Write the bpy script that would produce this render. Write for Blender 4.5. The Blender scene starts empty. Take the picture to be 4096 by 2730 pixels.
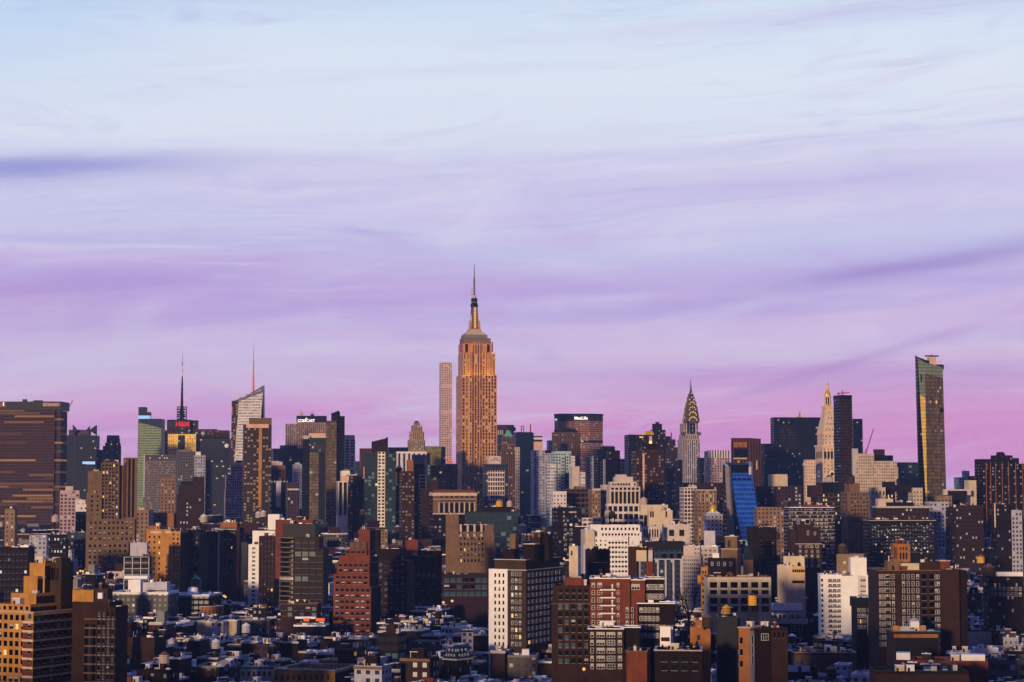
import bpy, math, random
from mathutils import Vector, Matrix
C = bpy.context.scene
COL = C.collection
RND = random.Random(7)

# ------------------------------------------------------------------ camera
FPX = 8000.0; CX = 2048.0; CY = 1365.0; HY = 1950.0; CAMZ = 100.0
TH = math.atan((HY - CY) / FPX)
cam_d = bpy.data.cameras.new('camera'); cam = bpy.data.objects.new('camera', cam_d); COL.objects.link(cam)
cam_d.sensor_width = 36; cam_d.lens = 36 * FPX / 4096.0
cam_d.clip_start = 5; cam_d.clip_end = 60000
cam.location = (0, 0, CAMZ); cam.rotation_euler = (math.pi / 2 + TH, 0, 0)
C.camera = cam

# ------------------------------------------------------------------ exposure
C.view_settings.view_transform = 'Standard'
C.view_settings.look = 'None'
C.view_settings.gamma = 1
C.view_settings.exposure = 0.0
C.cycles.max_bounces = 6
C.cycles.diffuse_bounces = 3
C.cycles.glossy_bounces = 3

# ------------------------------------------------------------------ sun (low, behind the camera and to its left)
SUN_EL = math.radians(3.6); SUN_AZ = math.radians(-19)      # azimuth measured from -Y towards -X
Ld = Vector((math.sin(SUN_AZ) * math.cos(SUN_EL), -math.cos(SUN_AZ) * math.cos(SUN_EL), math.sin(SUN_EL)))
sd = bpy.data.lights.new('sun', 'SUN'); so = bpy.data.objects.new('sun', sd); COL.objects.link(so)
sd.energy = 4.3; sd.color = (1.0, 0.71, 0.43); sd.angle = math.radians(3.0)
so.location = (-300, -600, 500)
so.rotation_euler = Ld.to_track_quat('Z', 'Y').to_euler()

def srgb(r, g, b):
    f = lambda c: (c / 255 / 12.92) if c / 255 <= 0.04045 else ((c / 255 + 0.055) / 1.055) ** 2.4
    return (f(r), f(g), f(b), 1)

# ------------------------------------------------------------------ node helper
class NT:
    def __init__(s, nt): s.nt = nt
    def n(s, t, **k):
        x = s.nt.nodes.new(t)
        for a, b in k.items(): setattr(x, a, b)
        return x
    def l(s, a, b): s.nt.links.new(a, b)
    def m(s, op, a, b=None, c=None, clamp=False):
        x = s.n('ShaderNodeMath', operation=op); x.use_clamp = clamp
        for i, v in enumerate((a, b, c)):
            if v is None: continue
            if isinstance(v, (int, float)): x.inputs[i].default_value = v
            else: s.l(v, x.inputs[i])
        return x.outputs[0]
    def mix(s, f, a, b, blend='MIX'):
        x = s.n('ShaderNodeMix', data_type='RGBA', blend_type=blend)
        for i, v in ((0, f), (6, a), (7, b)):
            if isinstance(v, (int, float)): x.inputs[i].default_value = v
            elif isinstance(v, tuple): x.inputs[i].default_value = v if len(v) == 4 else v + (1,)
            else: s.l(v, x.inputs[i])
        return x.outputs[2]
    def comb(s, x, y, z):
        c = s.n('ShaderNodeCombineXYZ')
        for i, v in enumerate((x, y, z)):
            if isinstance(v, (int, float)): c.inputs[i].default_value = v
            else: s.l(v, c.inputs[i])
        return c.outputs[0]
    def noise(s, vec, scale, detail=4, rough=0.55, dist=0.0):
        x = s.n('ShaderNodeTexNoise'); s.l(vec, x.inputs['Vector'])
        x.inputs['Scale'].default_value = scale; x.inputs['Detail'].default_value = detail
        x.inputs['Roughness'].default_value = rough; x.inputs['Distortion'].default_value = dist
        return x.outputs['Fac']
    def sstep(s, v, a, b):
        x = s.n('ShaderNodeMapRange', interpolation_type='SMOOTHSTEP')
        s.l(v, x.inputs[0]); x.inputs[1].default_value = a; x.inputs[2].default_value = b
        return x.outputs[0]

# ------------------------------------------------------------------ sky (dusk, streaked cloud)
W = bpy.data.worlds.new('World'); C.world = W; W.use_nodes = True
nt = W.node_tree; nt.nodes.clear(); N = NT(nt)
tc = N.n('ShaderNodeTexCoord'); sp = N.n('ShaderNodeSeparateXYZ'); N.l(tc.outputs['Generated'], sp.inputs[0])
dx, dy, dz = sp.outputs
hyp = N.m('SQRT', N.m('ADD', N.m('MULTIPLY', dx, dx), N.m('MULTIPLY', dy, dy)))
hyp = N.m('MAXIMUM', hyp, 0.02)
EL = N.m('DIVIDE', dz, hyp)                                  # tangent of the elevation
AZ = N.m('ARCTAN2', dx, dy)                                  # azimuth, 0 ahead
wv = N.comb(N.m('MULTIPLY', AZ, 3.0), N.m('MULTIPLY', EL, 14.0), 0.0)
warp = N.m('SUBTRACT', N.noise(wv, 1.0, 3), 0.5)
ELw = N.m('ADD', EL, N.m('MULTIPLY', warp, 0.022))
ELs = N.m('SUBTRACT', ELw, N.m('MULTIPLY', AZ, 0.045))
ramp = N.n('ShaderNodeValToRGB')
N.l(N.m('MULTIPLY', ELw, 2.0), ramp.inputs[0])
stops = [(0.0, (204, 160, 224)), (0.03, (232, 158, 215)), (0.075, (235, 168, 220)), (0.105, (230, 196, 234)), (0.135, (226, 206, 240)), (0.165, (208, 190, 236)),
         (0.20, (204, 188, 236)), (0.24, (206, 206, 241)), (0.29, (216, 216, 244)), (0.35, (225, 233, 248)), (0.42, (226, 237, 250)), (0.49, (212, 231, 249)), (0.60, (160, 198, 250)), (0.8, (120, 166, 248)), (1.0, (100, 148, 244))]
cr = ramp.color_ramp
while len(cr.elements) < len(stops): cr.elements.new(0.5)
for e, (p, c) in zip(cr.elements, stops): e.position = max(0, p); e.color = srgb(*c)
sky = ramp.outputs[0]
# fine streaks
sv = N.comb(N.m('MULTIPLY', AZ, 2.2), N.m('MULTIPLY', ELs, 30.0), 3.0)
st1 = N.sstep(N.noise(sv, 1.3, 6, 0.6, 0.4), 0.44, 0.72)
sv2 = N.comb(N.m('MULTIPLY', AZ, 5.0), N.m('MULTIPLY', ELs, 80.0), 9.0)
st2 = N.sstep(N.noise(sv2, 1.2, 6, 0.6, 0.3), 0.42, 0.75)
lowm = N.sstep(EL, 0.22, 0.05)
sky = N.mix(N.m('MULTIPLY', st1, 0.34), sky, srgb(184, 160, 224))
sky = N.mix(N.m('MULTIPLY', N.m('MULTIPLY', st2, lowm), 0.55), sky, srgb(240, 208, 236))
sv3 = N.comb(N.m('MULTIPLY', AZ, 1.6), N.m('MULTIPLY', ELs, 19.0), 21.0)
st3 = N.sstep(N.noise(sv3, 1.1, 5, 0.55, 0.2), 0.5, 0.78)
sky = N.mix(N.m('MULTIPLY', st3, 0.5), sky, srgb(226, 230, 246))
wv2 = N.comb(N.m('MULTIPLY', AZ, 7.0), N.m('MULTIPLY', N.m('ADD', ELs, N.m('MULTIPLY', warp, 0.03)), 150.0), 5.0)
nz = N.noise(wv2, 1.0, 7, 0.62, 0.9)
patch = N.sstep(N.noise(N.comb(N.m('MULTIPLY', AZ, 4.0), N.m('MULTIPLY', EL, 12.0), 33.0), 1.0, 3), 0.35, 0.65)
sky = N.mix(N.m('MULTIPLY', N.m('MULTIPLY', N.sstep(nz, 0.5, 0.8), patch), 0.72), sky, srgb(244, 234, 248))
sky = N.mix(N.m('MULTIPLY', N.m('MULTIPLY', N.sstep(nz, 0.5, 0.22), patch), 0.42), sky, srgb(176, 150, 216))
cl = N.noise(N.comb(N.m('MULTIPLY', AZ, 9.0), N.m('MULTIPLY', ELs, 34.0), 51.0), 1.0, 8, 0.6, 1.6)
sky = N.mix(N.m('MULTIPLY', N.sstep(cl, 0.48, 0.72), 0.42), sky, srgb(234, 230, 247))
sky = N.mix(N.m('MULTIPLY', N.sstep(cl, 0.46, 0.28), 0.26), sky, srgb(186, 160, 222))
# distinct cloud banks: (px centre x, px centre y, half width, half height, slope, strength, colour)
def bank(sky, cx, cy, wx, wy, slope, k, col):
    a0 = math.atan((cx - CX) / FPX); e0 = (HY - cy) / FPX
    da = N.m('SUBTRACT', AZ, a0)
    de = N.m('SUBTRACT', N.m('SUBTRACT', ELw, e0), N.m('MULTIPLY', da, slope))
    q = N.m('ADD', N.m('POWER', N.m('ABSOLUTE', N.m('DIVIDE', da, wx / FPX)), 2.0), N.m('POWER', N.m('ABSOLUTE', N.m('DIVIDE', de, wy / FPX)), 2.0))
    g = N.m('MULTIPLY', N.m('EXPONENT', N.m('MULTIPLY', q, -1.0)), k)
    tex = N.m('ADD', N.m('MULTIPLY', st1, 0.5), 0.7)
    front = N.m('GREATER_THAN', dy, 0.0)
    return N.mix(N.m('MULTIPLY', N.m('MULTIPLY', g, tex), front, clamp=True), sky, srgb(*col))
for b in [(3900, 1750, 1500, 260, 0.0, 0.55, (238, 152, 208)), (60, 708, 640, 58, 0.05, 1.0, (152, 152, 218)), (250, 1200, 1500, 190, 0.02, 0.5, (188, 146, 218)), (1900, 1170, 1100, 50, 0.07, 0.45, (186, 150, 222)),
          (3650, 1085, 650, 40, 0.13, 0.8, (150, 124, 204)), (3300, 740, 1300, 95, 0.05, 0.5, (186, 158, 226)), (3500, 950, 1400, 60, 0.05, 0.5, (214, 216, 244)),
          (3600, 1400, 800, 26, 0.30, 0.55, (196, 152, 216)), (2700, 1500, 1500, 40, 0.0, 0.35, (206, 150, 220)), (2500, 1330, 1100, 50, 0.03, 0.45, (226, 206, 240)),
          (3500, 1320, 900, 45, 0.09, 0.6, (238, 208, 238)), (1500, 430, 1800, 230, 0.02, 0.5, (226, 235, 248)), (0, 100, 700, 260, 0.1, 0.6, (176, 208, 245)),
          (400, 1530, 1300, 20, 0.03, 0.5, (238, 204, 236)), (100, 900, 900, 70, 0.05, 0.5, (206, 214, 243))]:
    sky = bank(sky, *b)
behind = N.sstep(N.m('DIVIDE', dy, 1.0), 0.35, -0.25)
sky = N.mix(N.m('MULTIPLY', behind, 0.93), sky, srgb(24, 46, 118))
# warm afterglow round the low sun, behind the camera
vd = N.n('ShaderNodeVectorMath', operation='DOT_PRODUCT'); N.l(tc.outputs['Generated'], vd.inputs[0]); vd.inputs[1].default_value = (math.sin(SUN_AZ), -math.cos(SUN_AZ), 0.04)
glow = N.m('MULTIPLY', N.sstep(vd.outputs['Value'], 0.35, 1.0), N.sstep(EL, 0.20, 0.01))
sky = N.mix(N.m('MULTIPLY', glow, 0.92), sky, (1.15, 0.52, 0.16, 1))
sky = N.mix(N.sstep(EL, 0.0, -0.02), sky, (0.02, 0.025, 0.05, 1))
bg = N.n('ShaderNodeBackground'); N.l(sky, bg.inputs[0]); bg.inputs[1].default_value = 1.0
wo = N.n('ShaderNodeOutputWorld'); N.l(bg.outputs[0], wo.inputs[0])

# ------------------------------------------------------------------ materials
def dk(c):
    l = max(.004, .3 * c[0] + .6 * c[1] + .1 * c[2]); f = min(1.0, (l / .36) ** .62); return tuple(x * f for x in c)
MATS = {}
def _mat(name):
    m = bpy.data.materials.new(name); m.use_nodes = True; m.node_tree.nodes.clear()
    return m, NT(m.node_tree)
def plain(name, col, rough=0.85, metal=0.0, emit=None, es=1.0, var=0.25, scale=0.25, streak=True, spec=0.15):
    if name in MATS: return MATS[name]
    m, n = _mat(name); col = dk(col)
    p = n.n('ShaderNodeBsdfPrincipled'); o = n.n('ShaderNodeOutputMaterial'); n.l(p.outputs[0], o.inputs[0])
    p.inputs['Roughness'].default_value = rough; p.inputs['Metallic'].default_value = metal; p.inputs['Specular IOR Level'].default_value = spec
    if emit:
        p.inputs['Emission Color'].default_value = emit + (1,); p.inputs['Emission Strength'].default_value = es
        p.inputs['Base Color'].default_value = col + (1,)
    else:
        t = n.n('ShaderNodeTexCoord'); g = n.n('ShaderNodeNewGeometry')
        f1 = n.noise(g.outputs['Position'], scale, 5, 0.6)
        mp = n.n('ShaderNodeMapping'); n.l(g.outputs['Position'], mp.inputs[0]); mp.inputs['Scale'].default_value = (1.2, 1.2, 0.12)
        f2 = n.noise(mp.outputs[0], 0.9, 3, 0.6)
        f = n.m('ADD', n.m('MULTIPLY', f1, 0.6), n.m('MULTIPLY', f2, 0.4)) if streak else f1
        k = n.m('ADD', n.m('MULTIPLY', n.m('SUBTRACT', f, 0.5), var * 4), 1.0)
        mx = n.n('ShaderNodeVectorMath', operation='SCALE'); mx.inputs[0].default_value = col; n.l(k, mx.inputs['Scale'])
        n.l(mx.outputs[0], p.inputs['Base Color'])
    MATS[name] = m; return m

def facade(name, wall, glass=(0.012, 0.02, 0.045), span=None, a=0.25, b=(0.25, 0.8), lit=0.03, blind=0.15, litc=(1.0, 0.55, 0.16), grough=0.34, gvar=0.0, rough=0.85, metal=0.0, band=0.0, blindc=(0.42, 0.42, 0.44), les=1.4):
    """wall with a grid of windows; UVs count bays and storeys"""
    if name in MATS: return MATS[name]
    m, n = _mat(name); wall = dk(wall); glass = dk(glass); blindc = dk(blindc); span = dk(span) if span else None
    p = n.n('ShaderNodeBsdfPrincipled'); o = n.n('ShaderNodeOutputMaterial'); n.l(p.outputs[0], o.inputs[0])
    uv = n.n('ShaderNodeUVMap'); s = n.n('ShaderNodeSeparateXYZ'); n.l(uv.outputs[0], s.inputs[0])
    u, v = s.outputs[0], s.outputs[1]
    fu, fv = n.m('FRACT', u), n.m('FRACT', v)
    mu = n.m('LESS_THAN', n.m('ABSOLUTE', n.m('SUBTRACT', fu, 0.5)), 0.5 - a) if a > 0 else 1.0
    mv = n.m('LESS_THAN', n.m('ABSOLUTE', n.m('SUBTRACT', fv, (b[0] + b[1]) / 2)), (b[1] - b[0]) / 2)
    mask = n.m('MULTIPLY', mu, mv)
    oi = n.n('ShaderNodeObjectInfo')
    wn = n.n('ShaderNodeTexWhiteNoise', noise_dimensions='3D')
    uu = u if band == 0 else n.m('ADD', n.m('MULTIPLY', u, band), n.m('MULTIPLY', n.m('FLOOR', v), 0.37))
    n.l(n.comb(n.m('FLOOR', uu), n.m('FLOOR', v), n.m('MULTIPLY', oi.outputs['Random'], 97.0)), wn.inputs[0])
    r = wn.outputs[0]
    g = n.n('ShaderNodeNewGeometry')
    f1 = n.noise(g.outputs['Position'], 0.12, 5, 0.6)
    k = n.m('ADD', n.m('MULTIPLY', n.m('SUBTRACT', f1, 0.5), 0.9), 1.0)
    mx = n.n('ShaderNodeVectorMath', operation='SCALE'); mx.inputs[0].default_value = wall; n.l(k, mx.inputs['Scale'])
    wc = mx.outputs[0]
    if span: wc = n.mix(mu, wc, span + (1,))
    gc = glass + (1,)
    if gvar > 0:
        gs = n.n('ShaderNodeVectorMath', operation='SCALE'); gs.inputs[0].default_value = glass
        n.l(n.m('ADD', n.m('MULTIPLY', wn.outputs[0], gvar * 2), 1 - gvar), gs.inputs['Scale']); gc = gs.outputs[0]
    sc = n.n('ShaderNodeSeparateColor'); n.l(wn.outputs[1], sc.inputs[0])
    r2 = sc.outputs[1]
    gc = n.mix(n.m('LESS_THAN', r2, blind), gc, blindc + (1,))
    col = n.mix(mask, wc, gc)
    n.l(col, p.inputs['Base Color'])
    rr = n.m('SUBTRACT', rough, n.m('MULTIPLY', mask, rough - grough)); n.l(rr, p.inputs['Roughness'])
    p.inputs['Metallic'].default_value = metal
    n.l(n.m('ADD', n.m('MULTIPLY', mask, 0.12), 0.10), p.inputs['Specular IOR Level'])
    isl = n.m('MULTIPLY', n.m('LESS_THAN', r, lit * (1 if band else 0.25)), mask)
    p.inputs['Emission Color'].default_value = litc + (1,)
    n.l(n.m('MULTIPLY', n.m('MULTIPLY', isl, les * 0.75), n.m('ADD', n.m('MULTIPLY', r2, r2), 0.15)), p.inputs['Emission Strength'])
    MATS[name] = m; return m

P = plain
def brickm(name, col): return plain(name, col, 0.9, var=0.42, scale=0.22)
# plain surfaces
M = dict(
 asphalt=P('asphalt', (0.03, 0.032, 0.038)), tar=P('roof_tar', (0.035, 0.042, 0.06), var=0.5, scale=0.1, streak=False), silver=P('roof_silver', (0.52, 0.57, 0.68), 0.7, var=0.6, scale=0.12, streak=False),
 white_roof=P('roof_white', (0.86, 0.88, 0.92), 0.7, var=0.35, scale=0.15, streak=False), tan_roof=P('roof_tan', (0.16, 0.13, 0.11), var=0.5, scale=0.12, streak=False),
 coping=P('coping_stone', (0.42, 0.37, 0.34)), cop_w=P('coping_white', (0.75, 0.72, 0.72)), white=P('white_paint', (0.72, 0.70, 0.72), 0.7, var=0.12), cream=P('cream_stucco', (0.52, 0.42, 0.31)),
 lav=P('lavender_stucco', (0.42, 0.40, 0.47)), grey=P('grey_concrete', (0.24, 0.22, 0.22)), pinkw=P('pinkish_stone', (0.50, 0.42, 0.40)),
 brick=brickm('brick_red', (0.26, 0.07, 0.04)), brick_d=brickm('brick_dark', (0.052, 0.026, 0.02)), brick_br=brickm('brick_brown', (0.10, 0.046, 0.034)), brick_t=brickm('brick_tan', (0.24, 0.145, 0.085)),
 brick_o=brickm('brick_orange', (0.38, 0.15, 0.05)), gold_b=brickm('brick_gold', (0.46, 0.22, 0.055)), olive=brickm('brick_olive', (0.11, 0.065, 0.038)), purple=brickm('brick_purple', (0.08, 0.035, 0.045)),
 black=P('black_cladding', (0.008, 0.011, 0.022), 0.5), navy=P('navy_cladding', (0.010, 0.022, 0.06), 0.5), steel=P('steel_dark', (0.03, 0.03, 0.04), 0.5, 0.4), wood=P('tank_wood', (0.12, 0.07, 0.045)),
 wood_w=P('tank_wood_pale', (0.45, 0.36, 0.32)), yellow=P('tank_yellow', (0.62, 0.34, 0.05)), copper=P('copper_green', (0.12, 0.42, 0.30)), gold=P('gold_leaf', (0.95, 0.55, 0.06), 0.35, 0.6), pink=P('crane_red', (0.50, 0.05, 0.12), 0.6),
 glass=P('pane_dark', (0.008, 0.014, 0.03), 0.12, var=0.0, spec=0.3), blind=P('pane_blind', (0.34, 0.33, 0.34), 0.5), cyan=P('pane_blue', (0.045, 0.13, 0.20), 0.3), frame_w=P('frame_white', (0.52, 0.49, 0.50), 0.6), frame_d=P('frame_dark', (0.03, 0.03, 0.035), 0.6),  # blue pane: sky reflection put into its colour
 lit=P('pane_lit', (0.3, 0.2, 0.1), emit=(1.0, 0.55, 0.14), es=1.0), litw=P('pane_lit_white', (0.3, 0.3, 0.3), emit=(0.75, 0.95, 0.9), es=0.5), red_e=P('sign_red', (0.4, 0.02, 0.02), emit=(1.0, 0.03, 0.03), es=0.6), white_e=P('sign_white', (0.8, 0.8, 0.8), emit=(1, 0.93, 0.9), es=0.95),
 foliage=P('evergreen_leaves', (0.02, 0.035, 0.02)), bark=P('bark', (0.05, 0.035, 0.03)), metal=P('metal_grey', (0.32, 0.32, 0.36), 0.45, 0.5), blue=P('blue_tarp', (0.02, 0.10, 0.55), 0.6), teal=P('teal_sheet', (0.05, 0.22, 0.28), 0.6), red=P('red_paint', (0.30, 0.03, 0.03)))

# ------------------------------------------------------------------ projecting a photo pixel on a plane of the scene
cam_o = Vector((0, 0, CAMZ)); Fv = Vector((0, math.cos(TH), math.sin(TH))); Uv = Vector((0, -math.sin(TH), math.cos(TH))); Rv = Vector((1, 0, 0))
def ray(px, py): return Fv + Rv * ((px - CX) / FPX) + Uv * ((CY - py) / FPX)
def at(px, py, Y):
    d = ray(px, py); return cam_o + d * (Y / d.y)
def proj(p):
    d = Vector(p) - cam_o; f = d.dot(Fv)
    return CX + FPX * d.x / f, CY - FPX * d.dot(Uv) / f

# ------------------------------------------------------------------ mesh builder
class MB:
    def __init__(s): s.v = []; s.f = []; s.uv = []; s.mi = []; s.mats = []
    def mat(s, m):
        if isinstance(m, str): m = M[m]
        if m not in s.mats: s.mats.append(m)
        return s.mats.index(m)
    def poly(s, pts, m, uvs=None):
        k = len(s.v); s.v.extend([tuple(p) for p in pts]); s.f.append(tuple(range(k, k + len(pts))))
        s.uv.append(uvs or [(0.02, 0.02)] * len(pts)); s.mi.append(s.mat(m))
    def box(s, x0, x1, y0, y1, z0, z1, m, wx=3.5, fh=3.6, top=True, bottom=False, sides=None, zref=0.0):
        sm = sides or m
        def U(w): return max(1, round(w / wx))
        a, b = (z0 - zref) / fh, (z1 - zref) / fh
        n = U(x1 - x0); k = U(y1 - y0)
        s.poly([(x0, y0, z0), (x1, y0, z0), (x1, y0, z1), (x0, y0, z1)], m, [(0, a), (n, a), (n, b), (0, b)])
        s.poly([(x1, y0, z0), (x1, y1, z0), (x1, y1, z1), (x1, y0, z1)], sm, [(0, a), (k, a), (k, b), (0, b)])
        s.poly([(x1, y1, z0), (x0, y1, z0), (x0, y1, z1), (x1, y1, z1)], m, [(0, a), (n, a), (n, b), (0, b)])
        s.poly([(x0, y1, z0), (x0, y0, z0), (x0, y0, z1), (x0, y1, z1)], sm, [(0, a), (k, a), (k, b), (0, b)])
        if top: s.poly([(x0, y0, z1), (x1, y0, z1), (x1, y1, z1), (x0, y1, z1)], m)
        if bottom: s.poly([(x0, y0, z0), (x0, y1, z0), (x1, y1, z0), (x1, y0, z0)], m)
    def ring(s, x0, x1, y0, y1, z0, z1, t, m):          # parapet / coping ring
        s.box(x0, x1, y0, y0 + t, z0, z1, m); s.box(x0, x1, y1 - t, y1, z0, z1, m)
        s.box(x0, x0 + t, y0 + t, y1 - t, z0, z1, m); s.box(x1 - t, x1, y0 + t, y1 - t, z0, z1, m)
    def lathe(s, cx, cy, prof, m, n=12, rot=0.0, sq=1.0):
        """prof = [(r, z)...]"""
        pts = []
        for r, z in prof:
            pts.append([(cx + r * math.cos(rot + 2 * math.pi * i / n), cy + sq * r * math.sin(rot + 2 * math.pi * i / n), z) for i in range(n)])
        for a, b in zip(pts, pts[1:]):
            for i in range(n):
                j = (i + 1) % n; s.poly([a[i], a[j], b[j], b[i]], m)
        s.poly(pts[-1], m)
    def bar(s, p, q, w, m):
        p, q = Vector(p), Vector(q); d = (q - p)
        if d.length < 1e-6: return
        d.normalize(); a = d.orthogonal().normalized() * w / 2; b = d.cross(a)
        c = [p + a + b, p - a + b, p - a - b, p + a - b]; e = [x + (q - p) for x in c]
        for i in range(4):
            j = (i + 1) % 4; s.poly([c[i], c[j], e[j], e[i]], m)
        s.poly(c[::-1], m); s.poly(e, m)
    def mesh(s, name):
        me = bpy.data.meshes.new(name); me.from_pydata(s.v, [], s.f)
        for m in s.mats: me.materials.append(m)
        me.polygons.foreach_set('material_index', s.mi)
        ul = me.uv_layers.new(name='UVMap'); flat = [c for f in s.uv for p in f for c in p]
        ul.data.foreach_set('uv', flat); me.update(); return me
    def build(s, name, parent=None, kind=None, label=None):
        if not s.f: return None
        return link(name, s.mesh(name), parent, kind, label)
def link(name, me, parent=None, kind=None, label=None):
    o = bpy.data.objects.new(name, me); COL.objects.link(o)
    if parent is not None: o.parent = parent
    if kind: o['kind'] = kind
    if label: o['label'] = label
    return o
USED = {}
def tag(o, label, cat, group=None):
    o['label'] = label; o['category'] = cat
    if group: o['group'] = group
    USED.setdefault(label, []).append(o); return o
def thing(name, loc, rz, label, cat, group=None):
    o = bpy.data.objects.new(name, None); COL.objects.link(o); o.location = loc; o.rotation_euler = (0, 0, rz)
    o.empty_display_size = 5
    return tag(o, label, cat, group)
def text_mesh(s, size, depth, mat, bold=0.0):
    cu = bpy.data.curves.new('text', 'FONT'); cu.body = s; cu.size = size; cu.extrude = depth; cu.align_x = 'CENTER'; cu.align_y = 'CENTER'; cu.offset = bold
    o = bpy.data.objects.new('text', cu); COL.objects.link(o)
    dg = bpy.context.evaluated_depsgraph_get(); me = bpy.data.meshes.new_from_object(o.evaluated_get(dg))
    bpy.data.objects.remove(o); me.materials.clear(); me.materials.append(mat)
    me.transform(Matrix.Rotation(math.pi / 2, 4, 'X')); return me

# ------------------------------------------------------------------ windows as parts
WM = {}
def win_mesh(w, h, var, fr, mull):
    """frame, panes, middle rail and sill as one connected grid"""
    key = (round(w, 1), round(h, 1), var, fr, mull)
    if key in WM: return WM[key]
    w, h = key[0], key[1]; t = 0.15 if fr == 'frame_w' else 0.08
    pm = {0: 'glass', 1: 'glass', 2: 'cyan', 3: 'lit', 4: 'litw'}[var]; sill = 'coping' if fr == 'frame_d' else fr
    xs = [-w / 2 - t, -w / 2]; xk = ['f']
    for i in range(mull):
        x1 = -w / 2 + w * (i + 1) / mull
        if i < mull - 1: xs += [x1 - t * .4, x1 + t * .4]; xk += ['p', 'f']
        else: xs += [x1]; xk += ['p']
    xs.append(w / 2 + t); xk.append('f')
    zs = [-t, 0, h * .5 - t * .3, h * .5 + t * .3, h, h + t]; zk = ['s', 'p0', 'f', 'p1', 'f']
    me = bpy.data.meshes.new('window'); V = [(x, -0.07, z) for z in zs for x in xs]; n = len(xs); Fs = []; mi = []; mats = [M[fr], M[pm], M[sill], M['blind']]
    for j in range(len(zk)):
        for i in range(len(xk)):
            Fs.append((j * n + i, j * n + i + 1, (j + 1) * n + i + 1, (j + 1) * n + i)); k = zk[j]
            mi.append(2 if k == 's' else (0 if k == 'f' or xk[i] == 'f' else (3 if var == 1 and k == 'p1' else 1)))
    q = len(V); cs = [0, n - 1, (len(zs) - 1) * n + n - 1, (len(zs) - 1) * n]
    V += [(V[c][0], 0.02, V[c][2]) for c in cs]
    for i in range(4): Fs.append((cs[i], cs[(i + 1) % 4], q + (i + 1) % 4, q + i)); mi.append(2 if i == 0 else 0)
    me.from_pydata(V, [], Fs)
    for m in mats: me.materials.append(m)
    me.polygons.foreach_set('material_index', mi); me.update(); WM[key] = me; return me

def unit_box(t, r, zr, x0, x1, y0, y1, kind):
    m = MB(); w = r.uniform(1.2, 3); d = r.uniform(1.2, 2.5); h = r.uniform(1, 2.4); x = r.uniform(x0 + 1, max(x0 + 1.1, x1 - 1 - w)); y = r.uniform(y0 + 1, max(y0 + 1.1, y1 - 1 - d))
    if kind == 0: m.box(x, x + w, y, y + d, zr, zr + h, r.choice(['metal', 'white', 'lav', 'silver'])); m.box(x + .2, x + w - .2, y + .2, y + d - .2, zr + h, zr + h + .3, 'steel'); nm = 'air_unit'
    elif kind == 1: m.box(x, x + .9, y, y + .9, zr, zr + 2.6, r.choice(['brick', 'brick_br', 'cream'])); m.box(x - .1, x + 1, y - .1, y + 1, zr + 2.6, zr + 2.8, 'coping'); m.lathe(x + .45, y + .45, [(.2, zr + 2.8), (.18, zr + 3.4)], 'brick_o', 8); nm = 'chimney'
    elif kind == 2:
        m.poly([(x, y, zr + .4), (x + w, y, zr + .4), (x + w, y + d, zr + 1.3), (x, y + d, zr + 1.3)], r.choice(['blind', 'cyan', 'white'])); m.box(x, x + w, y, y + d, zr, zr + .38, 'metal'); nm = 'skylight'
    elif kind == 4: m.box(x, x + w * 2, y, y + .7, zr + .3, zr + 1.1, r.choice(['metal', 'silver', 'white'])); m.box(x, x + .7, y, y + d, zr, zr + 1.0, 'metal'); nm = 'duct'
    elif kind == 5: m.lathe(x, y, [(.22, zr), (.2, zr + 2.6), (.42, zr + 2.7), (.1, zr + 3.1)], r.choice(['metal', 'cream', 'white', 'brick_o']), 8); m.lathe(x + 1.2, y, [(.16, zr), (.16, zr + 1.6)], 'metal', 8); nm = 'vent_pipe'
    else: m.box(x, x + w * 1.2, y, y + d * 1.2, zr, zr + 2.8, r.choice(['white', 'cream', 'brick', 'lav', 'brick_br', 'pinkw'])); m.box(x - .15, x + w * 1.2 + .15, y - .15, y + d * 1.2 + .15, zr + 2.8, zr + 3.0, r.choice(['white', 'tar', 'cop_w'])); m.box(x + .3, x + 1.1, y - .08, y, zr, zr + 2, 'black'); nm = 'stair_hut'
    return m.build(nm, t)

BOXES = []      # every roof: (A, yaw, x0, x1, y0, y1, ztop, zbase)
HAND = []       # (xl, xr, yb, A, yaw, x0, x1, y0, y1, top y)
LOC = []        # landmarks for the words of the others' labels
MID = math.radians(12.0); NEAR = math.radians(-18.0)

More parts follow.
